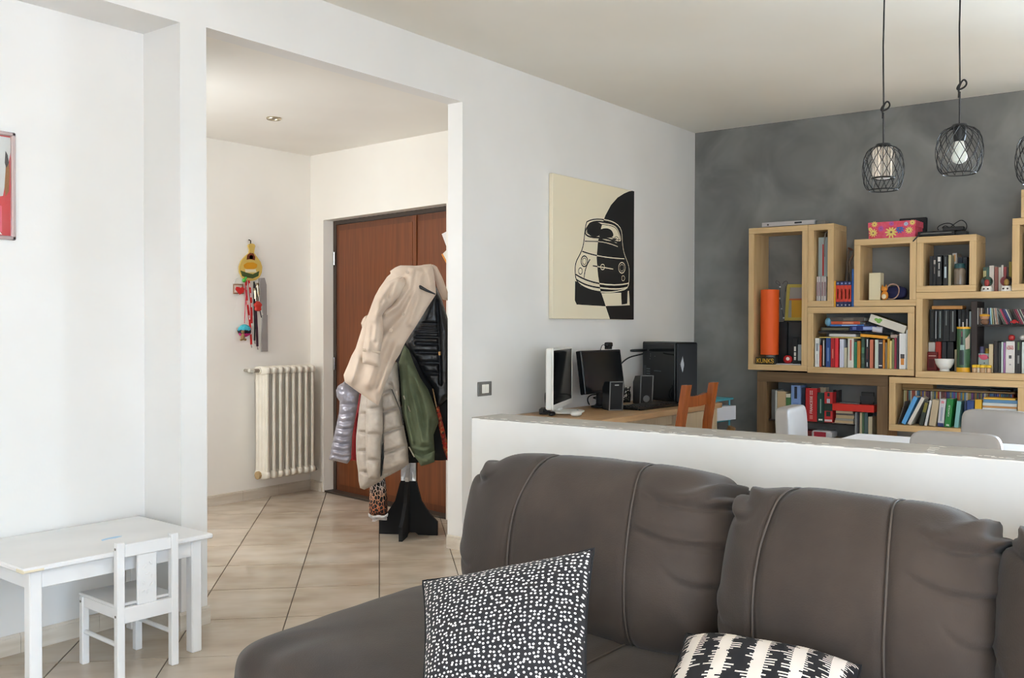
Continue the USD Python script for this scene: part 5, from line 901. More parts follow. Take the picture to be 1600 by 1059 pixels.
xw0, zw0 = c8(138, 116, yv); xw1, zw1 = c8(566, 64, yv); carton('wooden_case', 'flat orange wooden case lying on the tall black volumes', 'case', xw0, xw1, yv, yv+.11, c8(150, 118, yv)[1]+.001, zw1, plain((204, 148, 84), .5))
for k, (a, b_, c, bd, lab) in enumerate(((496, 538, (24, 28, 30), [(.5, .85, .5, (150, 156, 156))], 'black book, first right of the five tall volumes, with grey title'), (543, 590, (18, 20, 22), [(.45, .8, .4, (226, 222, 216))], 'black book, second right of the five tall volumes, with white title'), (596, 640, (20, 22, 24), [(.45, .85, .4, (210, 208, 204))], 'black book, third right of the five tall volumes, with white title'), (650, 686, (176, 196, 206), None, 'pale blue and white book beside the black shelf upright'))):
    x0, x1 = c8(a, 960, FY+.14)[0], c8(b_, 960, FY+.14)[0]; zt_ = c8(a, 122 if k < 3 else 145, FY+.14)[1]; x1 = min(x1, XL-.023)
    book(lab, (x0+x1)/2, FY+.14, z8, x1-x0-.001, zt_-z8, .12, c, band=bd)
# the objects that carry the tall volumes
ych = FY+.15
(xa, _), (xc, zt_) = c8(92, 960, ych), c8(268, 558, ych)
carton('red_carton', 'red carton standing under the first black volumes', 'box', c8(186, 960, ych)[0], xc, ych, ych+.11, z8, zt_-.002, plain((186, 52, 40), .5))
(xd, zd), (xe, ze) = c8(92, 700, ych), c8(183, 556, ych); carton('white_packet', 'white packet standing on the dark red box', 'packet', xd, xe, ych, ych+.11, c8(100, 706, FY+.12)[1]+.002, ze-.006, plain((204, 200, 194), .5))
(xa, _), (xc, zt_) = c8(72, 965, FY+.12), c8(215, 704, FY+.12)
t_ = carton('dark_red_box', 'dark red box with thin white lines standing left of the white bowl', 'box', max(xa, B8[0]+.002), xc, FY+.122, FY+.148, z8, zt_, plain((120, 24, 26), .4)); obj(t_, 'line_print', bx(-.024, .024, -.0136, -.0126, zt_-z8-.03, zt_-z8-.024, 0), plain((214, 180, 170), .5), False); obj(t_, 'label', bx(-.024, .012, -.0136, -.0126, .02, zt_-z8-.05, 0), plain((84, 16, 20), .5), False)
for k, (a, b_, lab) in enumerate(((275, 345, 'dark grey box, left of two under the black volumes'), (350, 445, 'black ribbed box, right of two under the black volumes'))):
    (xa, _), (xc, zt_) = c8(a, 960, ych), c8(b_, 556, ych); carton('dark_box', lab, 'box', xa, xc, ych, ych+.11, z8, zt_-.002, plain(((46, 48, 52), (26, 27, 29))[k], .5))
(xa, _), (xc, zt_) = c8(450, 960, FY+.11), c8(488, 670, FY+.11); carton('cream_packet', 'small cream packet standing left of the green tube', 'packet', xa, xc, FY+.11, FY+.135, z8, zt_, plain((188, 178, 144), .5))
yb = FY+.065; (xa, zb_), (xc, zt_) = c8(160, 985, yb), c8(474, 822, yb); R0 = (xc-xa)/2*.88; hB = zt_-zb_
BW = thing('bowl', 'white footed bowl in the largest oak box', 'bowl', ((xa+xc)/2, FY+.004+R0, z8)); k_ = hB
obj(BW, 'bowl', lathe([(0, 0), (R0*.5, 0), (R0*.52, k_*.08), (R0*.46, k_*.16), (R0*.7, k_*.34), (R0*.9, k_*.62), (R0, k_), (R0*.96, k_), (R0*.84, k_*.6), (R0*.5, k_*.28), (0, k_*.24)], 40), plain((232, 230, 226), .25)); obj(BW, 'contents', lathe([(0, k_*.8), (R0*.6, k_*.84), (R0*.88, k_*.78), (R0*.8, k_*.6), (0, k_*.6)], 20), plain((26, 26, 28), .6))
yt = FY+.06; (xa, zb_), (xc, zt_) = c8(484, 998, yt), c8(682, 380, yt); R1 = min((xc-xa)/2, (XL-.024-xa)/2); H1 = zt_-zb_
GT2 = thing('tube_tin', 'green cylindrical tin with yellow caps and bottle picture beside the bowl', 'tin', (xa+R1, FY+.008+R1, z8))
obj(GT2, 'tube', lathe([(0, H1*.09), (R1*.97, H1*.09), (R1*.97, H1*.965), (0, H1*.965)], 32), plain((62, 96, 66), .25)); YC = plain((232, 172, 34), .35)
obj(GT2, 'cap', lathe([(0, 0), (R1, 0), (R1, H1*.1), (0, H1*.1)], 32), YC); obj(GT2, 'cap', lathe([(0, H1*.955), (R1, H1*.955), (R1, H1), (0, H1)], 32), YC)
def wrap(pts, colr, off=.0008):      # a print bent round the tube
    p_ = prism(Polygon(pts), .0008); m2 = p_.subdivide().subdivide(); v = m2.vertices; rr = R1*.97+off+v[:, 2]; an = -math.pi/2+v[:, 0]
    obj(GT2, 'label_print', trimesh.Trimesh(np.stack([rr*np.cos(an), rr*np.sin(an), v[:, 1]*H1], 1), m2.faces, process=False), plain(colr, .3), False)
wrap([(-.40, .16), (.28, .16), (.28, .42), (.1, .6), (.05, .72), (.05, .88), (-.16, .88), (-.16, .72), (-.24, .6), (-.4, .42)], (28, 42, 40)); wrap([(-.28, .49), (.28, .49), (.30, .60), (-.25, .60)], (150, 176, 166), .002); wrap([(.5, .5), (1.3, .52), (1.3, .86), (.8, .78), (.45, .74)], (196, 176, 158)); wrap([(-.08, .78), (.02, .78), (.02, .9), (-.08, .9)], (150, 70, 96), .002)
# right bay: discs on the small black shelf
def c9(x, y, yy): return sp(1510+x/8.147, 460+y/8.147, yy)
yd = FY+.06; zd = zs
cds = [(95, 108, (210, 206, 202), 0), (110, 131, (150, 44, 62), 0), (134, 150, (204, 206, 200), 0), (152, 166, (110, 96, 92), 0), (168, 180, (150, 130, 116), 0), (182, 200, (212, 206, 198), 0), (203, 216, (84, 60, 54), 0), (218, 232, (60, 62, 66), 0), (234, 256, (56, 60, 64), 0), (260, 272, (212, 208, 206), 0), (274, 288, (96, 84, 120), 0), (290, 303, (70, 96, 150), 0), (306, 330, (150, 190, 196), 0.06), (332, 343, (196, 186, 120), .08), (345, 356, (210, 206, 190), .1), (370, 384, (214, 212, 206), .12), (386, 400, (206, 160, 140), .12), (402, 412, (206, 204, 200), .13)]
lean9 = [(476, 484, (206, 214, 210), .40), (484, 494, (60, 66, 74), .42), (496, 508, (176, 186, 160), .42), (510, 534, (180, 70, 96), .42), (538, 556, (90, 60, 96), .42), (560, 580, (70, 84, 140), .42), (584, 600, (220, 220, 216), .42), (668, 680, (52, 66, 56), .42), (684, 700, (120, 70, 80), .42), (704, 726, (150, 60, 84), .42), (730, 744, (214, 210, 204), .42), (748, 762, (70, 84, 90), .42), (766, 780, (212, 212, 208), .42), (784, 800, (120, 62, 90), .42)]
cwords = lambda c: 'white' if min(c) > 185 else 'dark' if max(c) < 90 else 'reddish' if c[0] > c[1]+25 and c[0] > c[2]+10 else 'bluish' if c[2] > c[0]+15 else 'greyish'
for k, (a, b_, c, ln) in enumerate(cds+lean9):
    x0, x1 = c9(a, 365, yd)[0], c9(b_, 365, yd)[0]; h = (c9(a, 150, yd)[1]-c9(a, 368, yd)[1])*.97
    t_ = thing('disc_case', f'thin {cwords(c)} disc case, {ordn(k+1)} from left on the small black shelf', 'disc case', ((x0+x1)/2, yd, zd+.0005+abs(math.sin(ln))*(x1-x0)/2), ry=-ln, group='disc cases on the small black shelf')
    obj(t_, 'case', bx(-(x1-x0)/2+.0013, (x1-x0)/2-.0013, 0, .125, 0, h, .0006), plain(c, .3))
yfz = FY+.022; (xa, zb_), (xc, zt_) = c9(190, 368, yfz), c9(264, 246, yfz); hz = zt_-zd
TF = thing('toy_figure', 'small brown toy figure with yellow hair before the discs', 'toy', ((xa+xc)/2, FY+.038, zd)); obj(TF, 'body', tf(superq((.05, .03, hz*.5), 2.4, 8), (0, 0, hz*.25)), plain((120, 84, 60), .6), True); hd = obj(TF, 'head', tf(superq((.055, .036, hz*.42), 2.3, 10), (0, 0, hz*.66)), plain((176, 130, 98), .6), True)
obj(hd, 'hair', tf(superq((.064, .042, hz*.3), 2.3, 8), (0, .002, hz*.85)), plain((216, 156, 42), .6), True)
(xa, zb_), (xc, zt_) = c9(550, 370, yfz), c9(665, 340, yfz); RC = thing('toy_car', 'small red toy car before the leaning discs', 'toy', ((xa+xc)/2, FY+.036, zd)); L = (xc-xa)/2
obj(RC, 'body', cat(tf(superq((2*L, .03, .018), 4, 8), (0, 0, .015)), tf(superq((L, .026, .014), 3, 8), (0, 0, .026))), plain((178, 26, 30), .3), True)
for sx in (-1, 1):
    for sy in (-1, 1): obj(RC, 'wheel', tube([(sx*L*.55, sy*.012, .007), (sx*L*.55, sy*.0165, .007)], .007, 8), BLACK)
# lower right bay
def e9(a, b_, t_, bt_, y): (x0, z0), (x1, z1) = c9(a, bt_, y), c9(b_, t_, y); return x0, x1, z1-z0
yl = FY+.06
x0, x1, h = e9(88, 335, 770, 1005, FY+.075); x0 = max(x0, XL+.019); CD_ = thing('greeting_card', 'pale green spotted card with pink bird behind the yellow bottles', 'card', ((x0+x1)/2, FY+.085, z8)); Wc = (x1-x0)/2
obj(CD_, 'card', bx(-Wc, Wc, -.004, .01, 0, h, .001), plain((164, 178, 172), .6)); obj(CD_, 'bird_print', cat(tf(superq((.05, .002, .036), 2, 8), (-.01, -.0048, h*.8)), tf(superq((.06, .002, .008), 2, 6), (.035, -.0048, h*.86), ry=-.6), tf(superq((.02, .002, .02), 2, 6), (-.034, -.0048, h*.86))), plain((206, 84, 112), .6), True)
r_ = np.random.default_rng(5); obj(CD_, 'spot_print', cat(*[tf(superq((.009, .0016, .007), 2, 4), (float(r_.uniform(-Wc+.01, Wc-.01)), -.0046, float(r_.uniform(.01, h-.01)))) for _ in range(16)]), plain((60, 66, 70), .6), True, kind='stuff')
for k, (a, b_, t_, c, lab) in enumerate(((100, 138, 680, (126, 110, 132), 'lilac jar, left of three standing behind the spotted card'), (150, 214, 680, (110, 104, 146), 'purple jar, middle of three standing behind the spotted card'), (220, 275, 700, (208, 166, 50), 'yellow jar, right of three standing behind the spotted card'))):
    x0, x1, h = e9(a, b_, t_, 1000, FY+.13); R = (x1-x0)/2; t2 = thing('jar', lab, 'jar', ((x0+x1)/2+.007, FY+.135, z8)); obj(t2, 'jar', lathe([(0, 0), (R, 0), (R, h*.86), (R*.9, h*.88), (0, h*.88)], 16), plain(c, .4)); obj(t2, 'lid', lathe([(0, h*.88), (R*1.0, h*.88), (R*1.0, h), (0, h)], 16), plain(tuple(int(q_*.8) for q_ in c), .4))
for k, cx_ in enumerate((105, 150, 205, 250, 285)):
    xq = c9(cx_, 1005, FY+.03)[0]; R = .016; h = c9(0, 905, FY+.03)[1]-c9(0, 1005, FY+.03)[1]; t2 = thing('small_bottle', f'little clear bottle with yellow cap, {ordn(k+1)} from left before the spotted card', 'bottle', (xq, FY+.03+.012*(k % 2), z8), group='yellow-capped bottles')
    obj(t2, 'bottle', lathe([(0, 0), (R, 0), (R, h*.55), (R*.7, h*.66), (0, h*.66)], 12), plain((204, 186, 160) if k % 2 else (190, 150, 110), .3)); obj(t2, 'cap', lathe([(0, h*.64), (R*1.05, h*.64), (R*1.05, h*.95), (0, h)], 12), plain((236, 192, 30), .4))
low = [('cream book', (204, 186, 150), 284, 338, 645, 1005, dict(z=z8)), ('dark brown book', (44, 38, 36), 348, 396, 610, 1010, dict(z=z8)), ('black book', (30, 32, 34), 400, 434, 630, 1015, dict(z=z8)), ('thin white and teal book', (204, 220, 216), 441, 466, 635, 1028, dict(z=z8)), ('purple and white book', (150, 100, 150), 469, 494, 640, 1030, dict(z=z8)), ('white thick book with red letters', (220, 214, 210), 497, 613, 630, 1033, dict(z=z8, band=[(.46, .56, .3, (70, 64, 66)), (.25, .29, .2, (150, 146, 146))])), ('black book with green and grey print', (36, 36, 37), 622, 696, 625, 1038, dict(z=z8, band=[(.72, .96, .3, (96, 124, 70)), (.3, .55, .3, (150, 150, 148))])), ('white and pale green book', (212, 222, 216), 702, 745, 640, 1040, dict(z=z8)), ('beige book', (196, 168, 130), 748, 800, 660, 1040, dict(z=z8)), ('brown book', (120, 88, 66), 803, 850, 660, 1040, dict(z=z8))]
row(low, 1510, 460, 8.147, FY+.055, z8, 'books in the right bay of the largest box', 'right of the spotted card')
x0, x1, h = e9(497, 613, 630, 1033, FY+.055); mt = meshkit.text_mesh('KING', .018, .001, True); e_ = mt.bounds; KT_ = USED.get(('/World', 'book'))
kb = [p for p in stage.GetPrimAtPath('/World').GetChildren() if 'white thick book with red' in str(p.GetCustomDataByKey('label') or '')][0].GetPath().pathString; v_ = mt.vertices.copy(); sx = (x1-x0)*.74/(e_[1, 0]-e_[0, 0]); v_[:, 0] = (v_[:, 0]-(e_[0, 0]+e_[1, 0])/2)*sx
obj(kb, 'lettering', trimesh.Trimesh(np.stack([v_[:, 0], -.0008-v_[:, 2]*.3, v_[:, 1]+h*.74], 1), mt.faces, process=False), plain((176, 40, 44), .5), False); obj(kb, 'spine_print', bx(-(x1-x0)*.33, (x1-x0)*.33, -.0008, .0004, h*.84, h*.855, 0), plain((190, 90, 90), .5), False)
x0, x1, h = e9(530, 615, 555, 628, FY+.08); q = z8+c9(0, 630, FY+.055)[1]-c9(0, 1033, FY+.055)[1]
RB = thing('red_ball', 'small glossy red ball lying on the white thick book', 'ball', ((x0+x1)/2, FY+.09, q+.001)); obj(RB, 'ball', tf(superq((x1-x0, x1-x0, h), 2.6, 12), (0, 0, h/2)), plain((168, 34, 36), .3), True)
x0, x1, h = e9(676, 760, 556, 622, FY+.08); WS = thing('white_ornament', 'white rounded porcelain ornament lying on the black book', 'ornament', ((x0+x1)/2, FY+.09, q+.004)); obj(WS, 'ornament', tf(superq((x1-x0, .05, h), 2.2, 12), (0, 0, h/2)), plain((206, 202, 198), .4), True)

# ---- lowest oak box: leaning books before a long row of discs
def c10(x, y, yy): return sp(1390+x/7.619, 590+y/7.619, yy)
z10 = B10[2]; yc = FY+.155
xa, xe = c10(165, 150, yc)[0], c10(1480, 220, yc)[0]; ztop = c10(160, 148, yc)[1]; n = 62; hcd = .125; zc0 = ztop-hcd
RK = thing('disc_rack', 'long wooden disc rack at the back of the lowest oak box', 'rack', ((xa+xe)/2, DY-.065, z10))
obj(RK, 'rail', bx(xa-.012-(xa+xe)/2, xe+.006-(xa+xe)/2, -.064, .05, ztop-z10+.003, ztop-z10+.016), plain((150, 122, 78), .6)); obj(RK, 'shelf', bx(xa-.012-(xa+xe)/2, xe+.006-(xa+xe)/2, -.064, .05, 0, zc0-z10-.001), plain((60, 46, 34), .7))
pal = [(206, 200, 160), (190, 176, 120), (120, 60, 44), (84, 140, 150), (214, 210, 196), (170, 72, 50), (160, 84, 60), (214, 206, 196), (80, 128, 170), (60, 96, 104), (176, 130, 70), (90, 90, 160), (188, 160, 90), (110, 64, 84), (96, 60, 70), (84, 56, 66), (200, 196, 186), (150, 150, 110), (70, 100, 130), (196, 160, 60), (160, 54, 50), (206, 204, 200), (116, 62, 56), (104, 60, 52), (130, 60, 76), (52, 64, 120), (60, 72, 120), (150, 150, 100), (66, 110, 170), (120, 70, 150)]
stp = (xe-xa)/n
for k in range(n):
    c = pal[(k*1 if k < 30 else int(rng.integers(0, 30)))]; t_ = thing('disc_case', f'thin {cwords(c)} disc case, {ordn(k+1)} from left in the long rack', 'disc case', (xa+(k+.5)*stp, yc, zc0), group='disc cases in the long rack')
    obj(t_, 'case', bx(-stp*.44, stp*.44, 0, .11, 0, hcd, .0006), plain(c, .35))
carton('carton', 'brown flat carton lying on the left end of the disc rack', 'box', xa-.01, c10(515, 80, yc)[0], yc, yc+.11, ztop+.0175, ztop+.0175+.03, plain((166, 128, 78), .6))
carton('grey_folder', 'grey folder lying flat on the disc rack', 'folder', c10(650, 120, yc)[0], c10(1165, 150, yc)[0], yc+.01, yc+.11, ztop+.0175, ztop+.026, plain((96, 94, 90), .5))
carton('black_folder', 'black folder lying at the right end of the disc rack', 'folder', c10(1190, 150, yc)[0], c10(1440, 160, yc)[0], yc+.01, yc+.11, ztop+.0175, ztop+.032, plain((22, 24, 28), .5))
LEAN_PREV = []
def leaner(lab, bl, br, tr_, c, d=.13, dy=.02, band=None, text=None):
    """book leaning to the right; bottom-left, bottom-right and top-right corners of its spine in crop units"""
    y = FY+dy; B_, R_, T_ = [np.array(c10(*q_, y)) for q_ in (bl, br, tr_)]; w = max(.006, math.hypot(*(R_-B_))); up = T_-R_; h = math.hypot(*up); an = math.atan2(up[0], up[1])
    w = w*math.cos(an)*.92; sh = 0.
    def rect():
        c_ = np.array([R_[0]+sh-w/2*math.cos(an), z10+.001+abs(math.sin(an))*w/2]); ux, uz = np.array([math.cos(an), -math.sin(an)]), np.array([math.sin(an), math.cos(an)])
        return Polygon([c_-ux*w/2, c_+ux*w/2, c_+ux*w/2+uz*h, c_-ux*w/2+uz*h])
    while LEAN_PREV and rect().buffer(.0006).intersects(LEAN_PREV[-1]): w *= .97; sh += .0012
    LEAN_PREV.append(rect())
    t_ = thing('book', lab, 'book', (R_[0]+sh-w/2*math.cos(an), y, z10+.001+abs(math.sin(an))*w/2), ry=an); book_parts(t_, w-.001, d, h, c, band=band)
    if text: spine_text(t_, text[0], w, h, *text[1:])
leaner('thin grey book leaning flat against the left side of the lowest box', (95, 560), (104, 560), (185, 290), (110, 96, 90))
leaner('blue hardback leaning farthest over in the lowest oak box', (125, 565), (185, 568), (335, 248), (92, 164, 222))
leaner('white hardback leaning beside the blue one in the lowest oak box', (198, 562), (250, 575), (418, 262), (222, 216, 206))
leaner('dark green book with olive label leaning in the lowest oak box', (338, 566), (395, 572), (468, 292), (48, 56, 50), band=[(.55, .95, .7, (140, 128, 50))])
leaner('thin white book leaning right of the dark green one', (400, 580), (436, 585), (503, 285), (216, 216, 216))
leaner('worn beige book between two white ones in the lowest box', (446, 585), (540, 592), (588, 282), (196, 178, 148), dy=.016)
leaner('white book with red crescent and blue foot in the lowest box', (556, 600), (638, 604), (670, 275), (206, 204, 210), band=[(.0, .13, .99, (40, 56, 110)), (.2, .7, .3, (160, 170, 190)), (.84, .93, .5, (214, 130, 140))])
leaner('thick green book with white title in the lowest oak box', (646, 606), (724, 610), (755, 275), (34, 130, 60), text=('PORTFOLIO', .38, .78, (226, 232, 224)), band=[(.04, .1, .5, (206, 220, 206))])
leaner('teal and silver book behind the grey dining chair', (760, 612), (815, 614), (852, 300), (130, 186, 186), dy=.026)
for lab, a, b_, t_, c in (('narrow navy book right of the teal one in the lowest box', 886, 914, 278, (34, 54, 92)), ('blue book with grey label in the lowest oak box', 918, 1002, 268, (44, 70, 130)), ('yellow book left of the lying stack in the lowest box', 1012, 1094, 258, (226, 176, 44))):
    x0, x1 = c10(a, 600, FY+.03)[0], c10(b_, 600, FY+.03)[0]; book(lab, (x0+x1)/2, FY+.03, z10, x1-x0-.001, c10(a, t_, FY+.03)[1]-z10, .115, c)
zt_ = [c10(1300, q_, FY+.025)[1] for q_ in (240, 262, 302, 338, 362, 384)]
x0, x1 = c10(1100, 300, FY+.025)[0], c10(1534, 300, FY+.025)[0]
for k, (c, lab) in enumerate((((222, 176, 60), 'yellow book, topmost of the lying stack in the lowest box'), ((96, 140, 178), 'light blue book, second of the lying stack in the lowest box'), ((206, 212, 212), 'white book, third of the lying stack in the lowest box'), ((196, 140, 84), 'orange book, fourth of the lying stack in the lowest box'), ((200, 204, 206), 'white book, fifth of the lying stack in the lowest box'))):
    flat(lab, (x0+x1)/2+float(rng.uniform(-.004, .002)), FY+.025, zt_[k+1], (x1-x0)-.012-(.016 if k == 0 else 0), zt_[k]-zt_[k+1]-.001, .12, c)
carton('carton', 'plain grey carton hidden under the lying stack in the lowest box', 'box', x0, x1-.01, FY+.03, FY+.14, z10, zt_[5]-.001, plain((150, 146, 140), .6))

# ---- dark walnut box
def c11(x, y, yy): return sp(1200+x/8.889, 590+y/8.889, yy)
zw = .5975; yw = B9Y+.03
def bk11(lab, a, b_, t_, c, bt_=620, dy=0., band=None, text=None, d=.13, z=zw, name='book'):
    y = yw+dy; x0, x1 = c11(a, bt_, y)[0], c11(b_, bt_, y)[0]; zt = c11((a+b_)/2, t_, y)[1]; return book(lab, (x0+x1)/2, y, z, x1-x0-.001, zt-z, min(d, DY-y-.01), c, band=band, text=text)
bk11('grey book, leftmost in the walnut box', 46, 94, 165, (92, 90, 88)); bk11('thin white book second in the walnut box', 96, 124, 175, (206, 208, 202), dy=.01)
bk11('tan hardback, third from left in the walnut box', 126, 244, 190, (196, 168, 130)); bk11('green book with cream top label in the walnut box', 248, 314, 222, (70, 112, 62), band=[(.86, 1., .99, (212, 204, 186))])
t_ = bk11('light blue denim-look book with dark notch in the walnut box', 318, 448, 105, (126, 154, 204), band=[(.62, .96, .3, (28, 34, 50)), (.05, .5, .6, (106, 134, 190))]); bk11('dark navy book between light blue book and red dictionary', 460, 512, 140, (36, 42, 58), dy=.02)
bk11('thick red dictionary with white title in the walnut box', 519, 678, 145, (182, 34, 36), 640, d=.07, text=('FRANCESE III', .24, .93, (226, 206, 198)), band=[(.07, .19, .28, (206, 110, 104))])
bk11('cream book behind the red dictionary in the walnut box', 705, 800, 135, (186, 172, 146), 640, dy=.085, d=.07)
bk11('dark green dictionary with white foot label in the walnut box', 682, 776, 206, (22, 62, 54), 645, d=.07, band=[(.3, .78, .2, (130, 160, 148)), (.05, .11, .6, (214, 220, 214))])
bk11('red and dark green patterned book right of the green dictionary', 780, 895, 200, (190, 42, 46), 645, d=.08, band=[(.38, .62, .98, (26, 48, 42)), (.86, .97, .3, (26, 48, 42)), (.64, .78, .4, (190, 190, 200)), (.03, .1, .9, (226, 206, 206)), (.2, .36, .5, (30, 50, 44))])
bk11('black book behind the red and green patterned one', 902, 985, 170, (34, 28, 28), 645, dy=.1, d=.06)
def fl11(lab, a, b_, t_, bt_, c, dy=0., name='book', cat_='book', d=.13):
    (x0, z1), (x1, z0) = c11(a, t_, yw+dy), c11(b_, bt_, yw+dy); return flat(lab, (x0+x1)/2, yw+dy, min(z0, z1), x1-x0, abs(z1-z0), min(d, DY-yw-dy-.012), c, name, cat_)
zs11 = [c11(1050, q_, yw)[1] for q_ in (462, 496, 520, 566, 596, 632)]; x0, x1 = c11(925, 550, yw)[0], c11(1192, 550, yw)[0]
for k, (c, wd) in enumerate((((190, 176, 146), 'beige book, topmost'), ((86, 84, 82), 'grey book, second'), ((186, 164, 128), 'tan book, third'), ((150, 150, 144), 'grey-white book, fourth'), ((190, 166, 130), 'tan book, fifth'))):
    flat(f'{wd} of the small stack in the walnut box', (x0+x1)/2+float(rng.uniform(-.006, .006)), yw+.005, zs11[k+1]+(zw+.008-zs11[5] if k == 4 else 0)*0, x1-x0-float(rng.uniform(0, .02)), zs11[k]-zs11[k+1]-.001, .12, c)
x0, x1 = c11(800, 650, yw)[0], c11(1190, 650, yw)[0]; carton('white_sheet', 'white sheets lying under the small stack in the walnut box', 'papers', max(x0, c11(900, 650, yw)[0]), x1, B9Y+.012, B9Y+.15, zw, zs11[5]-.001, plain((206, 200, 196), .7))
(xa, z1_), (xc, z0_) = c11(892, 362, yw-.012), c11(1470, 468, yw-.012); zr0 = c11(1180, 470, yw-.012)[1]
for k, (a, b_, t_, c, lab) in enumerate(((1205, 1232, 480, (150, 152, 156), 'grey folder standing right of the small stack'), (1236, 1262, 480, (60, 62, 68), 'dark folder standing right of the grey folder'), (1270, 1304, 484, (196, 184, 150), 'cream and green magazine below the red box'), (1306, 1332, 484, (70, 104, 74), 'green magazine below the red box'), (1336, 1384, 486, (70, 96, 98), 'teal magazine below the red box'), (1390, 1448, 540, (200, 188, 160), 'cream book at the right end of the walnut box'))):
    y = yw+.01; x0, x1 = c11(a, 760, y)[0], c11(b_, 760, y)[0]; x1 = min(x1, B9[1]-.002); zt = c11(a, t_, y)[1]; zt = min(zt, zr0-.002); book(lab, (x0+x1)/2, y, .4772, x1-x0-.001, zt-.4772, .12, c, kind='folder' if 'folder' in lab else 'magazine' if 'magazine' in lab else 'book')
t_ = carton('red_box', 'flat bright red box lying across the books in the walnut box', 'box', xa, min(xc, B9[1]-.003), yw-.012, yw+.125, zr0, zr0+abs(c11(1180, 362, yw-.012)[1]-zr0)*.92, plain((214, 48, 36), .45))
zr1 = zr0+abs(c11(1180, 362, yw-.012)[1]-zr0)*.92
carton('papers', 'loose papers lying on the flat red box', 'papers', c11(1000, 350, yw+.03)[0], c11(1280, 350, yw+.03)[0], yw+.02, yw+.11, zr1+.0005, zr1+.008, plain((120, 116, 118), .6)); (xa, _), (xc, zt) = c11(1292, 370, yw+.03), c11(1470, 205, yw+.03)
t_ = carton('photo_frame', 'small black picture frame standing on the flat red box', 'picture frame', xa, min(xc, B9[1]-.003), yw+.03, yw+.05, zr1+.001, zt, plain((18, 18, 20), .4)); obj(t_, 'picture', bx(-.05, .05, -.0106, -.0098, .02, zt-zr1-.03, 0), plain((44, 44, 48), .3), False)
yq = B9Y+.03; (xa, z1_), (xc, z0_) = c11(600, 730, yq), c11(880, 800, yq)
t_ = carton('white_box', 'white box with small red label on the floor of the walnut box', 'box', xa, xc, yq, yq+.14, .4772, z1_, plain((204, 202, 206), .5), b=.012); obj(t_, 'label', bx(-(xc-xa)/2+.02, -(xc-xa)/2+.11, -.0706, -.0698, max(.004, z1_-.4772-.05), z1_-.4772-.008, 0), plain((170, 40, 60), .5), False)
(xa, z1_), (xc, z0_) = c11(180, 680, yq), c11(330, 775, yq); carton('white_box', 'plain pale grey box at the lower left of the walnut box', 'box', xa, xc, yq+.02, yq+.13, .4772, z1_, plain((160, 166, 168), .5))
(xa, z1_), (xc, z0_) = c11(400, 690, yq), c11(590, 775, yq); carton('dark_red_box', 'dark red box behind the grey chair in the walnut box', 'box', xa, xc, yq+.03, yq+.13, .4772, z1_-.02, plain((100, 30, 34), .5))
# ================================================================== CANVAS ON THE LONG WALL (a plain stand-in: a small rounded car half in shade)
def cvs(u, v): p = onx(u, v, WX+.032); return p[1], p[2]
ca, cb, cc, cd = cvs(864.5, 271), cvs(991.5, 298), cvs(989.5, 499), cvs(862.5, 498)
cy0, cy1 = (ca[0]+cd[0])/2, (cb[0]+cc[0])/2; cz1, cz0 = (ca[1]+cb[1])/2, (cc[1]+cd[1])/2
CV = thing('canvas_print', 'cream and black canvas with a small rounded car hanging above the desk', 'canvas', (WX, (cy0+cy1)/2, (cz0+cz1)/2)); cw2, ch2 = (cy1-cy0)/2, (cz1-cz0)/2
CRM = (240, 228, 200); INK = (18, 18, 18)
obj(CV, 'canvas', bx(.001, .032, -cw2, cw2, -ch2, ch2, .003), plain(CRM, .6))
def cp(x, y):      # crop survey of the canvas's picture to its face, -1..1 both ways
    u, v = 840+x/3.922, 250+y/3.922; q = cvs(u, v); return (q[0]-(cy0+cy1)/2, q[1]-(cz0+cz1)/2)
P_ = lambda pts: Polygon([cp(*q) for q in pts]).buffer(0)
frame_ = sbox(-cw2+.001, -ch2+.001, cw2-.001, ch2-.001)
arc = [(372, 975), (440, 975), (415, 890), (385, 800), (370, 700), (362, 600), (370, 500), (390, 410), (415, 340), (450, 275), (490, 230), (530, 205), (560, 192), (588, 188)]
dark = P_([(444, 976), (415, 890), (385, 800), (370, 700), (362, 600), (370, 500), (390, 410), (415, 340), (450, 275), (490, 230), (530, 205), (560, 192), (592, 186), (592, 980)]).intersection(frame_)
from shapely import affinity
def smooth_poly(pts): s_ = spline(list(pts)+[pts[0]], 60); return P_(s_)
body = smooth_poly([(300, 375), (345, 360), (410, 362), (470, 380), (505, 410), (520, 480), (535, 580), (560, 650), (562, 720), (545, 790), (520, 800), (400, 812), (300, 790), (240, 745), (228, 690), (235, 620), (265, 560), (285, 460)])
winp = smooth_poly([(318, 385), (360, 372), (420, 378), (475, 395), (500, 430), (510, 505), (440, 490), (360, 480), (308, 470)])
wheels = [P_([(230, 740), (262, 760), (260, 885), (240, 885), (228, 860)]), P_([(512, 805), (552, 795), (548, 880), (515, 885)])]
shadow = P_([(258, 770), (330, 795), (395, 815), (520, 812), (560, 800), (565, 890), (410, 895), (250, 885)])
def ell(cx_, cy_, rx, ry): return P_([(cx_+rx*math.cos(t), cy_+ry*math.sin(t)) for t in np.linspace(0, 2*np.pi, 28, endpoint=False)])
def ring(pg, w): return pg.difference(pg.buffer(-w))
def stroke(pts, w): return LineString([cp(*q) for q in (spline(pts, 24) if len(pts) > 2 else pts)]).buffer(w)
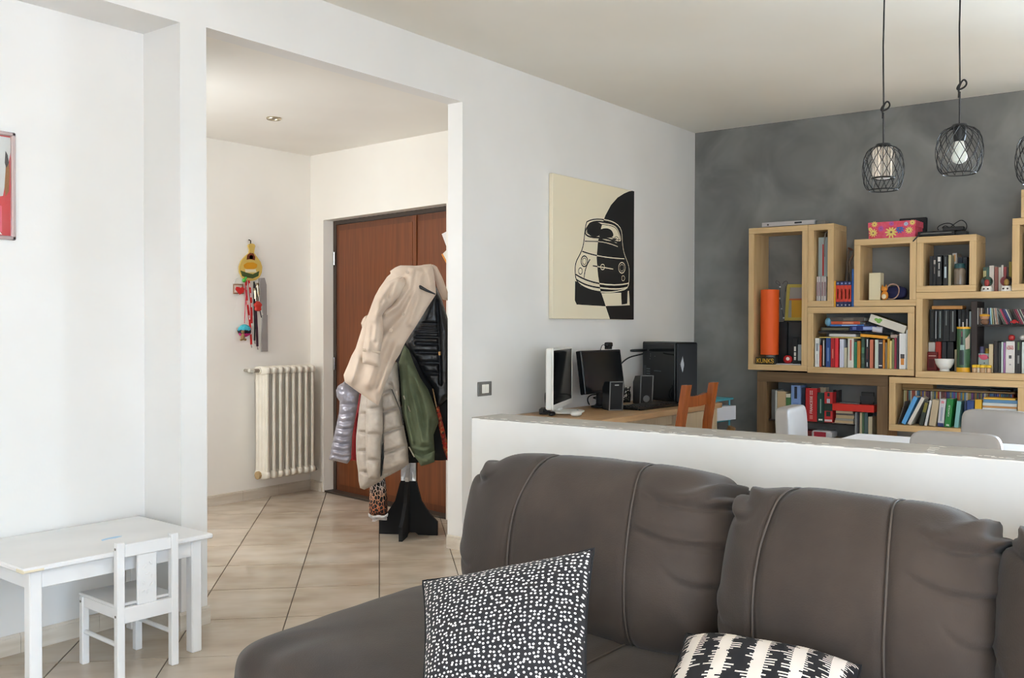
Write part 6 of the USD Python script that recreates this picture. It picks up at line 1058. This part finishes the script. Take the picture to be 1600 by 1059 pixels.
lines = unary_union([ring(body, .008), ring(winp, .011), ring(winp.buffer(-.02), .004), ring(ell(286, 620, 22, 36), .008), ring(ell(286, 620, 13, 22), .004), ring(ell(516, 660, 22, 36), .008), ring(ell(516, 660, 13, 22), .004), ring(ell(262, 680, 13, 22), .005), ring(ell(524, 724, 11, 18), .005),
   stroke([(275, 560), (340, 580), (420, 595), (530, 605)], .004), stroke([(235, 702), (300, 735), (400, 760), (480, 765), (556, 755)], .005), stroke([(236, 730), (300, 765), (400, 785), (480, 790), (550, 780)], .005), stroke([(320, 610), (296, 660), (285, 720)], .004),
   stroke([(340, 648), (385, 655), (430, 662), (462, 668)], .004), ring(ell(398, 655, 14, 20), .007), stroke([(290, 497), (330, 498), (380, 500), (440, 512), (490, 530)], .003), stroke([(400, 480), (440, 490), (480, 484)], .006), ring(ell(482, 488, 16, 20), .004)])
seat_ = smooth_poly([(322, 392), (370, 382), (395, 400), (390, 440), (360, 470), (322, 462)]); seat2 = smooth_poly([(385, 425), (420, 418), (455, 435), (462, 465), (420, 476), (380, 470)])
carfill = unary_union([body]+wheels)
ink_light = unary_union([lines, seat_, *wheels, shadow]).difference(dark)          # ink on the light half
black_bg = dark.difference(carfill).difference(shadow)
black_car = dark.intersection(carfill).difference(winp).difference(lines).difference(unary_union([w_.buffer(-.012) for w_ in wheels]))
black_win = dark.intersection(winp).intersection(unary_union([seat2, lines]))
wheelink = unary_union([w_.buffer(-.006) for w_ in wheels]).intersection(dark)
ink = unary_union([ink_light, black_bg, black_car.buffer(0), black_win, wheelink]).intersection(frame_).simplify(.0006)
parts_ = [g_ for g_ in getattr(ink, 'geoms', [ink]) if g_.area > 2e-5]
obj(CV, 'ink_print', cat(*[from_yz(g_, .0322, .0328) for g_ in parts_]), plain(INK, .6), False, kind='stuff')

# ================================================================== DESK AND COMPUTERS
DZ = .752; DX1 = -2.955; DYa, DYb = 4.70, 6.40
DK = thing('desk', 'long light wooden desk along the white wall behind the half wall', 'desk', ((WX+DX1)/2, (DYa+DYb)/2, 0)); hx, hy = (DX1-WX-.014)/2, (DYb-DYa)/2
obj(DK, 'desktop', bx(-hx+.007, hx+.007, -hy, hy, DZ-.036, DZ, .003), DESKW)
obj(DK, 'panel', bx(-hx+.03, hx-.03, hy-.03, hy-.004, 0, DZ-.0365), DESKP); obj(DK, 'panel', bx(-hx+.03, hx-.03, -hy+.004, -hy+.03, 0, DZ-.0365), DESKP)
obj(DK, 'cabinet', bx(-hx+.03, hx-.05, hy-.62, hy-.031, .05, DZ-.0365), DESKP); obj(DK, 'drawer_front', bx(hx-.0495, hx-.03, hy-.615, hy-.036, .40, DZ-.045), DESKP); obj(DK, 'apron', bx(hx-.09, hx-.07, -hy+.031, hy-.621, DZ-.11, DZ-.0365), DESKP)
def on_desk(u, v): return onz(u, v, DZ)
# white monitor
d1, d2 = 5.75, 6.33; z0m = EYE-(631-507)/FPX*d1
p0 = atd(864.5, 631, d1); p1 = atd(893.5, 619.5, d2); p0[2] = p1[2] = z0m; e_ = (p1-p0); Wm = np.linalg.norm(e_[:2]); e_ /= Wm; nrm = np.array([e_[1], -e_[0], 0]); Hm = (631-546)/FPX*d1
cen = (p0+p1)/2; WMon = thing('white_monitor', 'white-framed monitor turned sideways at the left end of the desk', 'monitor', (cen[0], cen[1], DZ), rz=math.atan2(e_[1], e_[0]))
zz = z0m-DZ; Wm_ = Wm/2
obj(WMon, 'housing', bx(-Wm_-.014, Wm_+.014, .004, .045, zz-.03, zz+Hm+.014, .008), plain((232, 230, 224), .4)); obj(WMon, 'bezel', cat(bx(-Wm_-.014, -Wm_, -.002, .006, zz-.03, zz+Hm+.014), bx(Wm_, Wm_+.014, -.002, .006, zz-.03, zz+Hm+.014), bx(-Wm_, Wm_, -.002, .006, zz+Hm, zz+Hm+.014), bx(-Wm_, Wm_, -.002, .006, zz-.03, zz)), plain((238, 236, 230), .35))
obj(WMon, 'screen', bx(-Wm_, Wm_, .001, .005, zz, zz+Hm, 0), plain((10, 12, 13), .12), False)
obj(WMon, 'neck', bx(-.05, .05, .012, .04, .012, zz, .006), plain((230, 228, 222), .4)); obj(WMon, 'base', tf(superq((.26, .20, .02), 3.2, 14), (0, -.03, .0105)), plain((236, 234, 228), .35), True)
# black monitor with webcam
y0b, y1b = onx(909, 548, -3.40)[1], onx(971.5, 545, -3.40)[1]; zt = onx(940, 546.5, -3.42)[2]; zb = onx(978, 612, -3.33)[2]; tilt = math.radians(8)
BM = thing('black_monitor', 'black monitor tilted back in the middle of the desk', 'monitor', (-3.40, (y0b+y1b)/2+.03, DZ)); Wb, Hb = (y1b-y0b)/2, zt-zb
def tl(m_): return tf(m_, (0, 0, zb-DZ), ry=-tilt)
obj(BM, 'housing', tl(bx(-.03, .012, -Wb, Wb, 0, Hb, .005)), plain((20, 21, 22), .35)); obj(BM, 'screen', tl(bx(.0115, .0128, -Wb+.014, Wb-.014, .018, Hb-.014, 0)), plain((22, 25, 27), .18), False)
obj(BM, 'neck', bx(-.045, -.02, -.04, .04, .01, zb-DZ+.12, .004), BLACK); obj(BM, 'base', tf(superq((.12, .2, .018), 3.2, 14), (-.01, 0, .0095)), plain((18, 18, 19), .3), True)
wc = onx(949, 540, -3.46); WCm = thing('webcam', 'small black webcam clipped on top of the black monitor', 'webcam', (-3.45, wc[1], zt+.001))
obj(WCm, 'body', tf(superq((.03, .08, .034), 4, 10), (.0, 0, .032)), plain((14, 14, 15), .3), True); obj(WCm, 'lens', tube([(.013, -.02, .033), (.019, -.02, .033)], .009, 12), plain((40, 44, 50), .1)); obj(WCm, 'clip', bx(-.02, .016, -.02, .02, 0, .018), BLACK)
obj(WCm, 'cable', tube(spline([(-.012, -.035, .03), (-.015, -.065, .022), (-.02, -.07, .0), (-.03, -.066, -.03)], 12), .0022, 6), BLACK)
# speakers
def speaker(name, label, u0, u1, v0, v1, rz):
    p = on_desk((u0+u1)/2, v1); 
    return p
sp1 = np.array([-3.262, 5.40]); sp2 = np.array([-3.345, 5.945])
for (px_, py_), lab, h in ((sp1, 'black desktop speaker with silver edging, left of the black monitor', .190), (sp2, 'black desktop speaker with round grey emblem, right of the black monitor', .205)):
    S_ = thing('desktop_speaker', lab, 'speaker', (px_, py_, DZ), rz=math.radians(50))
    prof = Polygon([(-.075, 0), (.055, 0), (.075, h), (-.03, h*.96), (-.075, h*.74)])      # side view: depth, height
    m_ = prism(prof, .096, -.048); v = m_.vertices; hs = trimesh.Trimesh(np.stack([v[:, 2], -v[:, 0], v[:, 1]], 1), m_.faces, process=False)
    if hs.volume < 0: hs.invert()
    obj(S_, 'housing', hs, plain((20, 21, 22), .4)); an = math.atan2(.02, h)
    def fr(m2): return tf(m2, (0, -.055, 0), rx=an)
    obj(S_, 'grille', fr(bx(-.040, .040, -.004, .001, .008, h*1.0-.006, .001)), plain((28, 28, 29), .85)); obj(S_, 'trim', fr(cat(bx(-.0485, -.0405, -.005, .001, 0, h*1.005), bx(.0405, .0485, -.005, .001, 0, h*1.005), bx(-.0405, .0405, -.005, .001, h-.005, h*1.005), bx(-.0405, .0405, -.005, .001, 0, .007))), plain((150, 152, 154), .3, .8))
    obj(S_, 'badge', fr(bx(-.014, .014, -.006, -.0035, h*.86, h*.9, .0005)), plain((200, 202, 204), .3, .6)) if 'left' in lab else obj(S_, 'emblem', fr(tube([(0, -.0035, .042), (0, -.006, .042)], .024, 20)), plain((104, 106, 110), .5))
# keyboard
k0, k1 = on_desk(967, 637), on_desk(1034, 627); 
KB2 = thing('keyboard', 'black keyboard lying at the front of the desk', 'keyboard', (-3.165, 5.70, DZ), rz=-.04); 
obj(KB2, 'case', bx(-.075, .075, -.255, .255, .003, .020, .004), plain((18, 18, 19), .35)); obj(KB2, 'wrist_rest', bx(.075, .10, -.255, .255, .002, .014, .004), plain((26, 26, 27), .25))
for r_ in range(5):
    for c_ in range(15): obj(KB2, 'key', bx(-.068+r_*.028, -.046+r_*.028, -.248+c_*.0332, -.248+c_*.0332+.029, .020, .027, .002), plain((30, 30, 31), .5))
# charger with leads, mouse
ch = on_desk(843, 645); CHG = thing('charger', 'black charger brick with looped lead at the left end of the desk', 'charger', (-3.45, 4.895, DZ), rz=.5)
obj(CHG, 'brick', bx(-.03, .03, -.055, .055, 0, .035, .004), plain((22, 22, 23), .45)); obj(CHG, 'lead', cat(tube(spline([(0, .055, .02), (.0, .09, .03), (.0, .07, .11), (.0, .03, .125), (.0, .02, .09), (0, .045, .05), (.0, .09, .035), (.01, .12, .015)], 40), .0035, 6), tube(spline([(0, -.055, .015), (.0, -.10, .03), (0, -.12, .02), (.0, -.09, .005)], 20), .0035, 6)), plain((20, 20, 21), .5))
MS = thing('mouse', 'white computer mouse lying before the white monitor', 'mouse', (-3.20, 4.87, DZ), rz=.3); obj(MS, 'shell', tf(superq((.062, .105, .034), 2.4, 14), (0, 0, .0172)), plain((238, 236, 230), .3), True); obj(MS, 'wheel', tube([(-.004, .03, .033), (.004, .03, .033)], .006, 10), plain((150, 150, 150), .4))
PL = thing('lead_plug', 'small black plug of a lead lying beside the white mouse', 'plug', (-3.33, 4.80, DZ)); obj(PL, 'plug', tf(superq((.03, .05, .022), 3, 8), (0, 0, .0115)), BLACK, True); obj(PL, 'lead', tube(spline([(0, .02, .012), (-.02, .05, .02), (-.07, .04, .015), (-.10, .02, .008)], 16), .003, 6), BLACK)
# tangle of black cables behind the speakers
r_ = np.random.default_rng(11); cb_ = []
for k in range(11):
    a_ = np.array([-3.44+.05*r_.normal(), 5.62+.05*k*.9+.03*r_.normal(), DZ+.006]); pts = [a_]
    for j in range(5): pts.append(a_+np.array([.06*r_.normal(), (j+1)*.05*(1 if k % 2 else -.6)+.03*r_.normal(), max(.006-.002, .03+.07*r_.random()*math.sin((j+1)*.6)) if j < 4 else .0])+np.array([0, 0, 0]))
    pts = np.array(pts); pts[:, 0] = np.clip(pts[:, 0], -3.555, -3.485); pts[:, 1] = np.clip(pts[:, 1], 5.50, 6.0); pts[:, 2] = np.maximum(pts[:, 2], DZ+.005); cb_.append(tube(spline(pts, 30), .0042, 6))
for t_ in cb_: t_.vertices[:, 2] = np.maximum(t_.vertices[:, 2], DZ+.0008)
single('cable_tangle', 'tangle of black computer cables lying between the two black speakers', 'cables', cat(*cb_), plain((18, 18, 19), .5), kind='stuff')
# tower
TWa = math.radians(-23); TW = thing('computer_tower', 'glossy black computer tower with side window at the right end of the desk', 'computer', (-3.29, 6.235, DZ), rz=TWa); tl_, tw_, th_ = .20, .093, .430
obj(TW, 'case', bx(-tl_, tl_-.03, -tw_, tw_, .012, th_, .004), plain((16, 17, 18), .3)); obj(TW, 'side_window', bx(-tl_+.01, tl_-.035, -tw_-.003, -tw_, .03, th_-.015, .001), plain((24, 26, 28), .06)); obj(TW, 'front_panel', bx(tl_-.0295, tl_, -tw_, tw_, .006, th_+.002, .012), plain((9, 9, 10), .32, specular_ior_level=.25))
obj(TW, 'top_edge', bx(-tl_+.004, tl_-.034, -tw_+.004, tw_-.004, th_, th_+.004, .001), plain((70, 84, 80), .3, .5))
for k in range(7): obj(TW, 'vent_slot', bx(-tl_+.055, -tl_+.095, -tw_-.0045, -tw_-.003, .125+k*.018, .133+k*.018, 0), plain((108, 112, 114), .4, .5))
obj(TW, 'drive_cage', bx(-tl_+.02, -tl_+.05, -tw_-.004, -tw_-.003, .12, .26, 0), plain((60, 62, 64), .5)); obj(TW, 'reflection_bar', bx(-.06, .02, -tw_-.0036, -tw_-.003, .222, .227, 0), plain((90, 94, 98), .4))
for x_, z_ in ((-.13, .37), (-.10, .33), (-.105, .31), (-.05, .33), (-.10, .345)): obj(TW, 'screw', tf(superq((.006, .003, .006), 2, 4), (x_, -tw_-.0038, z_)), CHROME)
dm = Polygon([(0, -.06), (.014, -.005), (.0, .055), (-.02, .0)]); m_ = prism(dm, .003); v = m_.vertices; obj(TW, 'emblem', trimesh.Trimesh(np.stack([v[:, 2]+tl_, v[:, 0]-.05, v[:, 1]+.28], 1), m_.faces, process=False), plain((150, 152, 156), .35, .6))
obj(TW, 'power_button', tube([(tl_, -.03, .10), (tl_+.003, -.03, .10)], .012, 12), plain((60, 62, 66), .3)); 
for sx in (-1, 1):
    for sy in (-1, 1): obj(TW, 'foot', bx(sx*.15-.02, sx*.15+.01, sy*.07-.012, sy*.07+.012, 0, .013), BLACK)
ab = onx(1000, 543.5, -3.45); HK = thing('headset_arm', 'short black bar sticking out behind the computer tower towards the monitor', 'bar', (-3.47, 6.02, DZ+.372)); obj(HK, 'bar', tf(superq((.03, .235, .022), 4, 10), (0.02, .05, 0)), plain((18, 18, 19), .4), True)
single('monitor_cable', 'single black cable arching from the black monitor up to the tower', 'cable', tube(spline([(-3.45, 5.72, DZ+.20), (-3.46, 5.80, DZ+.26), (-3.45, 5.88, DZ+.31), (-3.44, 5.985, DZ+.335), (-3.42, 6.09, DZ+.35)], 16), .005, 6), plain((22, 22, 23), .5))
# wooden chair before the desk
WC = thing('wooden_chair', 'reddish brown wooden chair standing before the desk', 'chair', (-2.72, 5.445, 0)); bx_ = .03
for sy in (-1, 1):
    yy = sy*.186
    pp = [(bx_-.02, yy, 0), (bx_-.03, yy, .44), (bx_-.01, yy, .70), (bx_+.03, yy, .944)]
    m_ = cat(*[trimesh.convex.convex_hull(np.array([(x_+dx*.019, y_+dy*(.032 if z_ > .5 else .022), z_) for (x_, y_, z_) in (pp[i], pp[i+1]) for dx in (-1, 1) for dy in (-1, 1)])) for i in range(3)]); obj(WC, 'back_post', m_, CHERRY)
    obj(WC, 'leg', bx(-.38, -.345, yy-.018, yy+.018, 0, .43, .003), CHERRY); obj(WC, 'stretcher', bx(-.35, .0, yy-.01, yy+.01, .18, .21), CHERRY)
arcp = [(-.155, .805), (-.06, .800), (.06, .800), (.155, .805), (.155, .880), (.08, .868), (0, .864), (-.08, .868), (-.155, .880)]
obj(WC, 'top_rail', from_yz(Polygon(arcp), .006, .03), CHERRY); obj(WC, 'rail', bx(-.012, .008, -.165, .165, .58, .64), CHERRY)
obj(WC, 'seat', bx(-.40, .005, -.21, .21, .43, .452, .006), CHERRY); obj(WC, 'apron', bx(-.365, -.35, -.17, .17, .37, .429), CHERRY)
# turquoise stand with white printer carton
TR = thing('turquoise_stand', 'turquoise metal shelf stand between the desk and the dark wall', 'stand', (-3.24, 6.76, 0))
for z_, e0, e1_ in ((.736, -.14, .14), (.575, -.16, .12), (.30, -.16, .16), (.10, -.16, .16)): obj(TR, 'shelf', bx(e0, e1_, -.16, .16, z_, z_+.016, .004), TURQ)
for sx in (-1, 1):
    for sy in (-1, 1): obj(TR, 'post', tube([(sx*.11, sy*.145, 0), (sx*.11, sy*.145, .74)], .008, 8), TURQ)
(xa, zb), (xc, zt) = [(p[0], p[2]) for p in (ony(1105, 664, 6.62), ony(1140, 630, 6.62))]
PC = thing('white_carton', 'white carton with round grey emblem standing on the turquoise stand', 'box', (-3.165, 6.755, .592), rz=math.radians(-12)); obj(PC, 'carton', bx(-.135, .09, -.12, .12, 0, .105, .002), plain((222, 226, 236), .4))
obj(PC, 'triangle_print', from_xz(Polygon([(-.12, .02), (-.075, .02), (-.12, .09)]), -.1212, -.12), plain((30, 60, 66), .5), False)
rg = LineString([(.018*math.cos(t)-.03, .05+.024*math.sin(t)) for t in np.linspace(0, 2*np.pi, 30)]).buffer(.0022); obj(PC, 'emblem', cat(from_xz(rg, -.1212, -.12), from_xz(LineString([(-.036, .06), (-.038, .044)]).buffer(.002), -.1212, -.12), from_xz(LineString([(-.026, .056), (-.028, .04)]).buffer(.002), -.1212, -.12)), plain((90, 100, 110), .5), False)
dogp = ony(1128, 668, 6.9); TD = thing('toy_animal', 'brown wooden toy lying on the lower shelf of the turquoise stand', 'toy', (-3.15, 6.80, .3165)); obj(TD, 'body', tube(spline([(-.05, 0, .03), (0, 0, .09), (.05, 0, .15), (.09, 0, .22)], 14), [.022]*7+[.026]*4+[.03]*3, 10), plain((150, 110, 66), .5)); obj(TD, 'leg', tube([(-.05, 0, .034), (-.05, 0, 0)], .012, 8), plain((150, 110, 66), .5))

# ================================================================== DINING TABLE, CHAIRS, LAMPS
TX0, TX1, TY0, TY1, TZ = -1.565, .25, 4.27, 5.04, .745
DT = thing('dining_table', 'dining table under a white cloth, just beyond the half wall', 'table', ((TX0+TX1)/2, (TY0+TY1)/2, 0)); hx, hy = (TX1-TX0)/2, (TY1-TY0)/2
obj(DT, 'tabletop', bx(-hx+.005, hx-.005, -hy+.005, hy-.005, TZ-.03, TZ-.002), plain((200, 190, 176), .5))
for sx in (-1, 1):
    for sy in (-1, 1): obj(DT, 'leg', bx(sx*(hx-.06)-.03, sx*(hx-.06)+.03, sy*(hy-.06)-.03, sy*(hy-.06)+.03, 0, TZ-.0305, .003), plain((196, 186, 172), .5))
TCL = thing('tablecloth', 'white tablecloth printed with faint red motifs on the dining table', 'tablecloth', ((TX0+TX1)/2, (TY0+TY1)/2, TZ-.0015))
CLM = mk('printed_cloth', {'g': ('geometry', {}), 'v': ('voronoi_texture', {'scale': 6.5, 'randomness': 1.}), 'n': ('noise_texture', {'scale': 24., 'detail': 3.}), 'a': ('math', {'math_type': 'multiply_add', 'value2': .9}), 'r': ('rgb_ramp', {'ramp': [(0, lin((214, 120, 124))), (.40, lin((226, 150, 152))), (.46, lin((222, 220, 222))), (1, lin((226, 224, 226)))]}), 'p': ('principled_bsdf', {'roughness': .6})},
     [('g.position', 'v.vector'), ('g.position', 'n.vector'), ('n.fac', 'a.value1'), ('v.distance', 'a.value3'), ('a.value', 'r.fac'), ('r.color', 'p.base_color')])
obj(TCL, 'cloth', cat(bx(-hx-.002, hx+.002, -hy-.002, hy+.002, 0, .0035, .001), bx(-hx-.006, -hx-.002, -hy-.002, hy+.002, -.2, .003, .001), bx(hx+.002, hx+.006, -hy, hy, -.2, .003, .001), bx(-hx, hx, -hy-.006, -hy-.002, -.2, .003, .001), bx(-hx, hx, hy+.002, hy+.006, -.2, .003, .001)), CLM)
def dchair(label, x, y, rz, w=.36, top=.885):
    t = thing('dining_chair', label, 'chair', (x, y, 0), rz=rz)      # back towards +y local, seat towards -y
    bk_ = superq((w, .07, top-.44), 9, 20); v = bk_.vertices; v[:, 1] += .035*(v[:, 2]/.44)**2; bk_ = trimesh.Trimesh(v, bk_.faces, process=False)
    k_ = obj(t, 'backrest', tf(bk_, (0, .0, (top+.44)/2)), CHAIRF, True)
    obj(k_, 'seam', cat(tube([(-w/2+.015, .042, top-.19), (w/2-.015, .042, top-.19)], .0025, 6), tube([(-w/2+.015, -.036, top-.19), (w/2-.015, -.036, top-.19)], .0025, 6)), plain((160, 152, 146), .6))
    obj(t, 'seat', tf(superq((w, .42, .07), 5, 14), (0, -.21, .455)), CHAIRF, True)
    for sx in (-1, 1):
        for yy in (-.39, -.01): obj(t, 'leg', bx(sx*(w/2-.03)-.016, sx*(w/2-.03)+.016, yy-.016, yy+.016, 0, .43, .003), plain((60, 50, 44), .5))
dchair('grey leatherette dining chair at the left end of the table, seen edge-on', -1.79, 4.70, math.radians(94), .34, .90)
dchair('grey leatherette dining chair beyond the table, before the lowest oak box', -.97, 5.30, math.radians(-2), .32, .882)
dchair('grey leatherette dining chair on the near side, just over the half wall', -.885, 4.05, math.radians(183), .335, .887)

def pendant(label, p, kind, R=.105, H=.19):
    t = thing('pendant_lamp', label, 'pendant lamp', (p[0], p[1], p[2])); top, bot = H/2, -H/2
    obj(t, 'canopy', lathe([(0, CZ-p[2]-.03), (.05, CZ-p[2]-.028), (.055, CZ-p[2]-.001), (0, CZ-p[2]-.001)], 24), BLKM); kz = top+.155
    obj(t, 'cord', cat(tube([(0, 0, CZ-p[2]-.03), (-.004, 0, (CZ-p[2]+kz)/2), (0, 0, kz+.03)], .0036, 6), tube([(0, 0, kz), (0, 0, top)], .0036, 6)), plain((24, 22, 22), .6))
    obj(t, 'knot', cat(tube(spline([(0, 0, kz+.035), (-.006, 0, kz+.01), (.004, .004, kz+.012), (.026, .002, kz+.035), (.018, -.002, kz+.048), (.002, -.004, kz+.03), (-.004, 0, kz)], 36), .0042, 6), tube([(-.004, .002, kz+.02), (-.006, .004, kz-.025)], .0034, 6)), plain((24, 22, 22), .6))
    obj(t, 'cap', lathe([(0, top+.012), (.03, top+.012), (.036, top+.004), (.036, top-.006), (0, top-.006)], 24), BLKM)
    N = 14; ws = []
    def prof(q):      # 0 top .. 1 bottom: radius of the cage
        return np.interp(q, [0, .04, .12, .25, .45, .65, .85, .95, 1], np.array([.40, .62, .80, .92, 1., 1., .93, .82, .70])*R)
    for k in range(N):
        for s in (-1, 1):
            q = np.linspace(0, 1, 26); an = 2*np.pi*k/N+s*q*1.15; r_ = prof(q); z = top-H*q+.004*np.sin(q*np.pi)
            ws.append(tube(np.stack([r_*np.cos(an), r_*np.sin(an), z], 1), .0016, 5))
    obj(t, 'cage', cat(*ws), plain((16, 16, 17), .5), kind='stuff'); an = np.linspace(0, 2*np.pi, 40, endpoint=False)
    for r_, z in ((R*.40, top), (R*.70, bot)): obj(t, 'ring', tube(np.stack([r_*np.cos(an), r_*np.sin(an), 0*an+z], 1), .0026, 6, closed=True), plain((16, 16, 17), .5))
    if kind == 'bulb':
        obj(t, 'socket', lathe([(0, top-.006), (.027, top-.006), (.026, top-.04), (.021, top-.062), (0, top-.062)], 20), plain((22, 22, 23), .5))
        obj(t, 'bulb', lathe([(0, top-.06), (.017, top-.062), (.022, top-.085), (.031, top-.115), (.033, top-.13), (.027, top-.148), (.012, top-.158), (0, top-.16)], 24), plain((226, 230, 222), .25))
    else:
        fl_ = []; n = 48
        for k in range(n+1): pass
        a2 = np.linspace(0, 2*np.pi, 96, endpoint=False); rr = R*.52+.0028*np.cos(a2*18); z0, z1 = bot+.055, top-.008
        V = np.vstack([np.stack([rr*np.cos(a2), rr*np.sin(a2), 0*a2+z], 1) for z in (z0, z1)]); F = [f_ for i in range(96) for f_ in ((i, (i+1) % 96, 96+(i+1) % 96), (i, 96+(i+1) % 96, 96+i))]
        obj(t, 'shade', trimesh.Trimesh(V, F, process=False), plain((206, 200, 192), .16, .9), 40); obj(t, 'rim', tube(np.stack([R*.54*np.cos(a2), R*.54*np.sin(a2), 0*a2+z0], 1)[::2], .004, 6, closed=True), plain((40, 38, 36), .4, .5)); obj(t, 'diffuser', lathe([(0, z0-.006), (R*.3, z0-.003), (R*.45, z0+.008), (0, z0+.01)], 24), plain((222, 222, 220), .4))
LP1, LP2, LP3 = atd(1380, 263, 4.42), atd(1499, 235, 4.2), atd(1628, 246, 3.85)
pendant('wire cage pendant lamp with ribbed metallic inner shade, left of the row', LP1, 'shade', .090, .20)
pendant('wire cage pendant lamp with bare white bulb, middle of the row', LP2, 'bulb', .096, .202)
pendant('wire cage pendant lamp cut by the right edge of the picture', LP3, 'bulb', .096, .202)
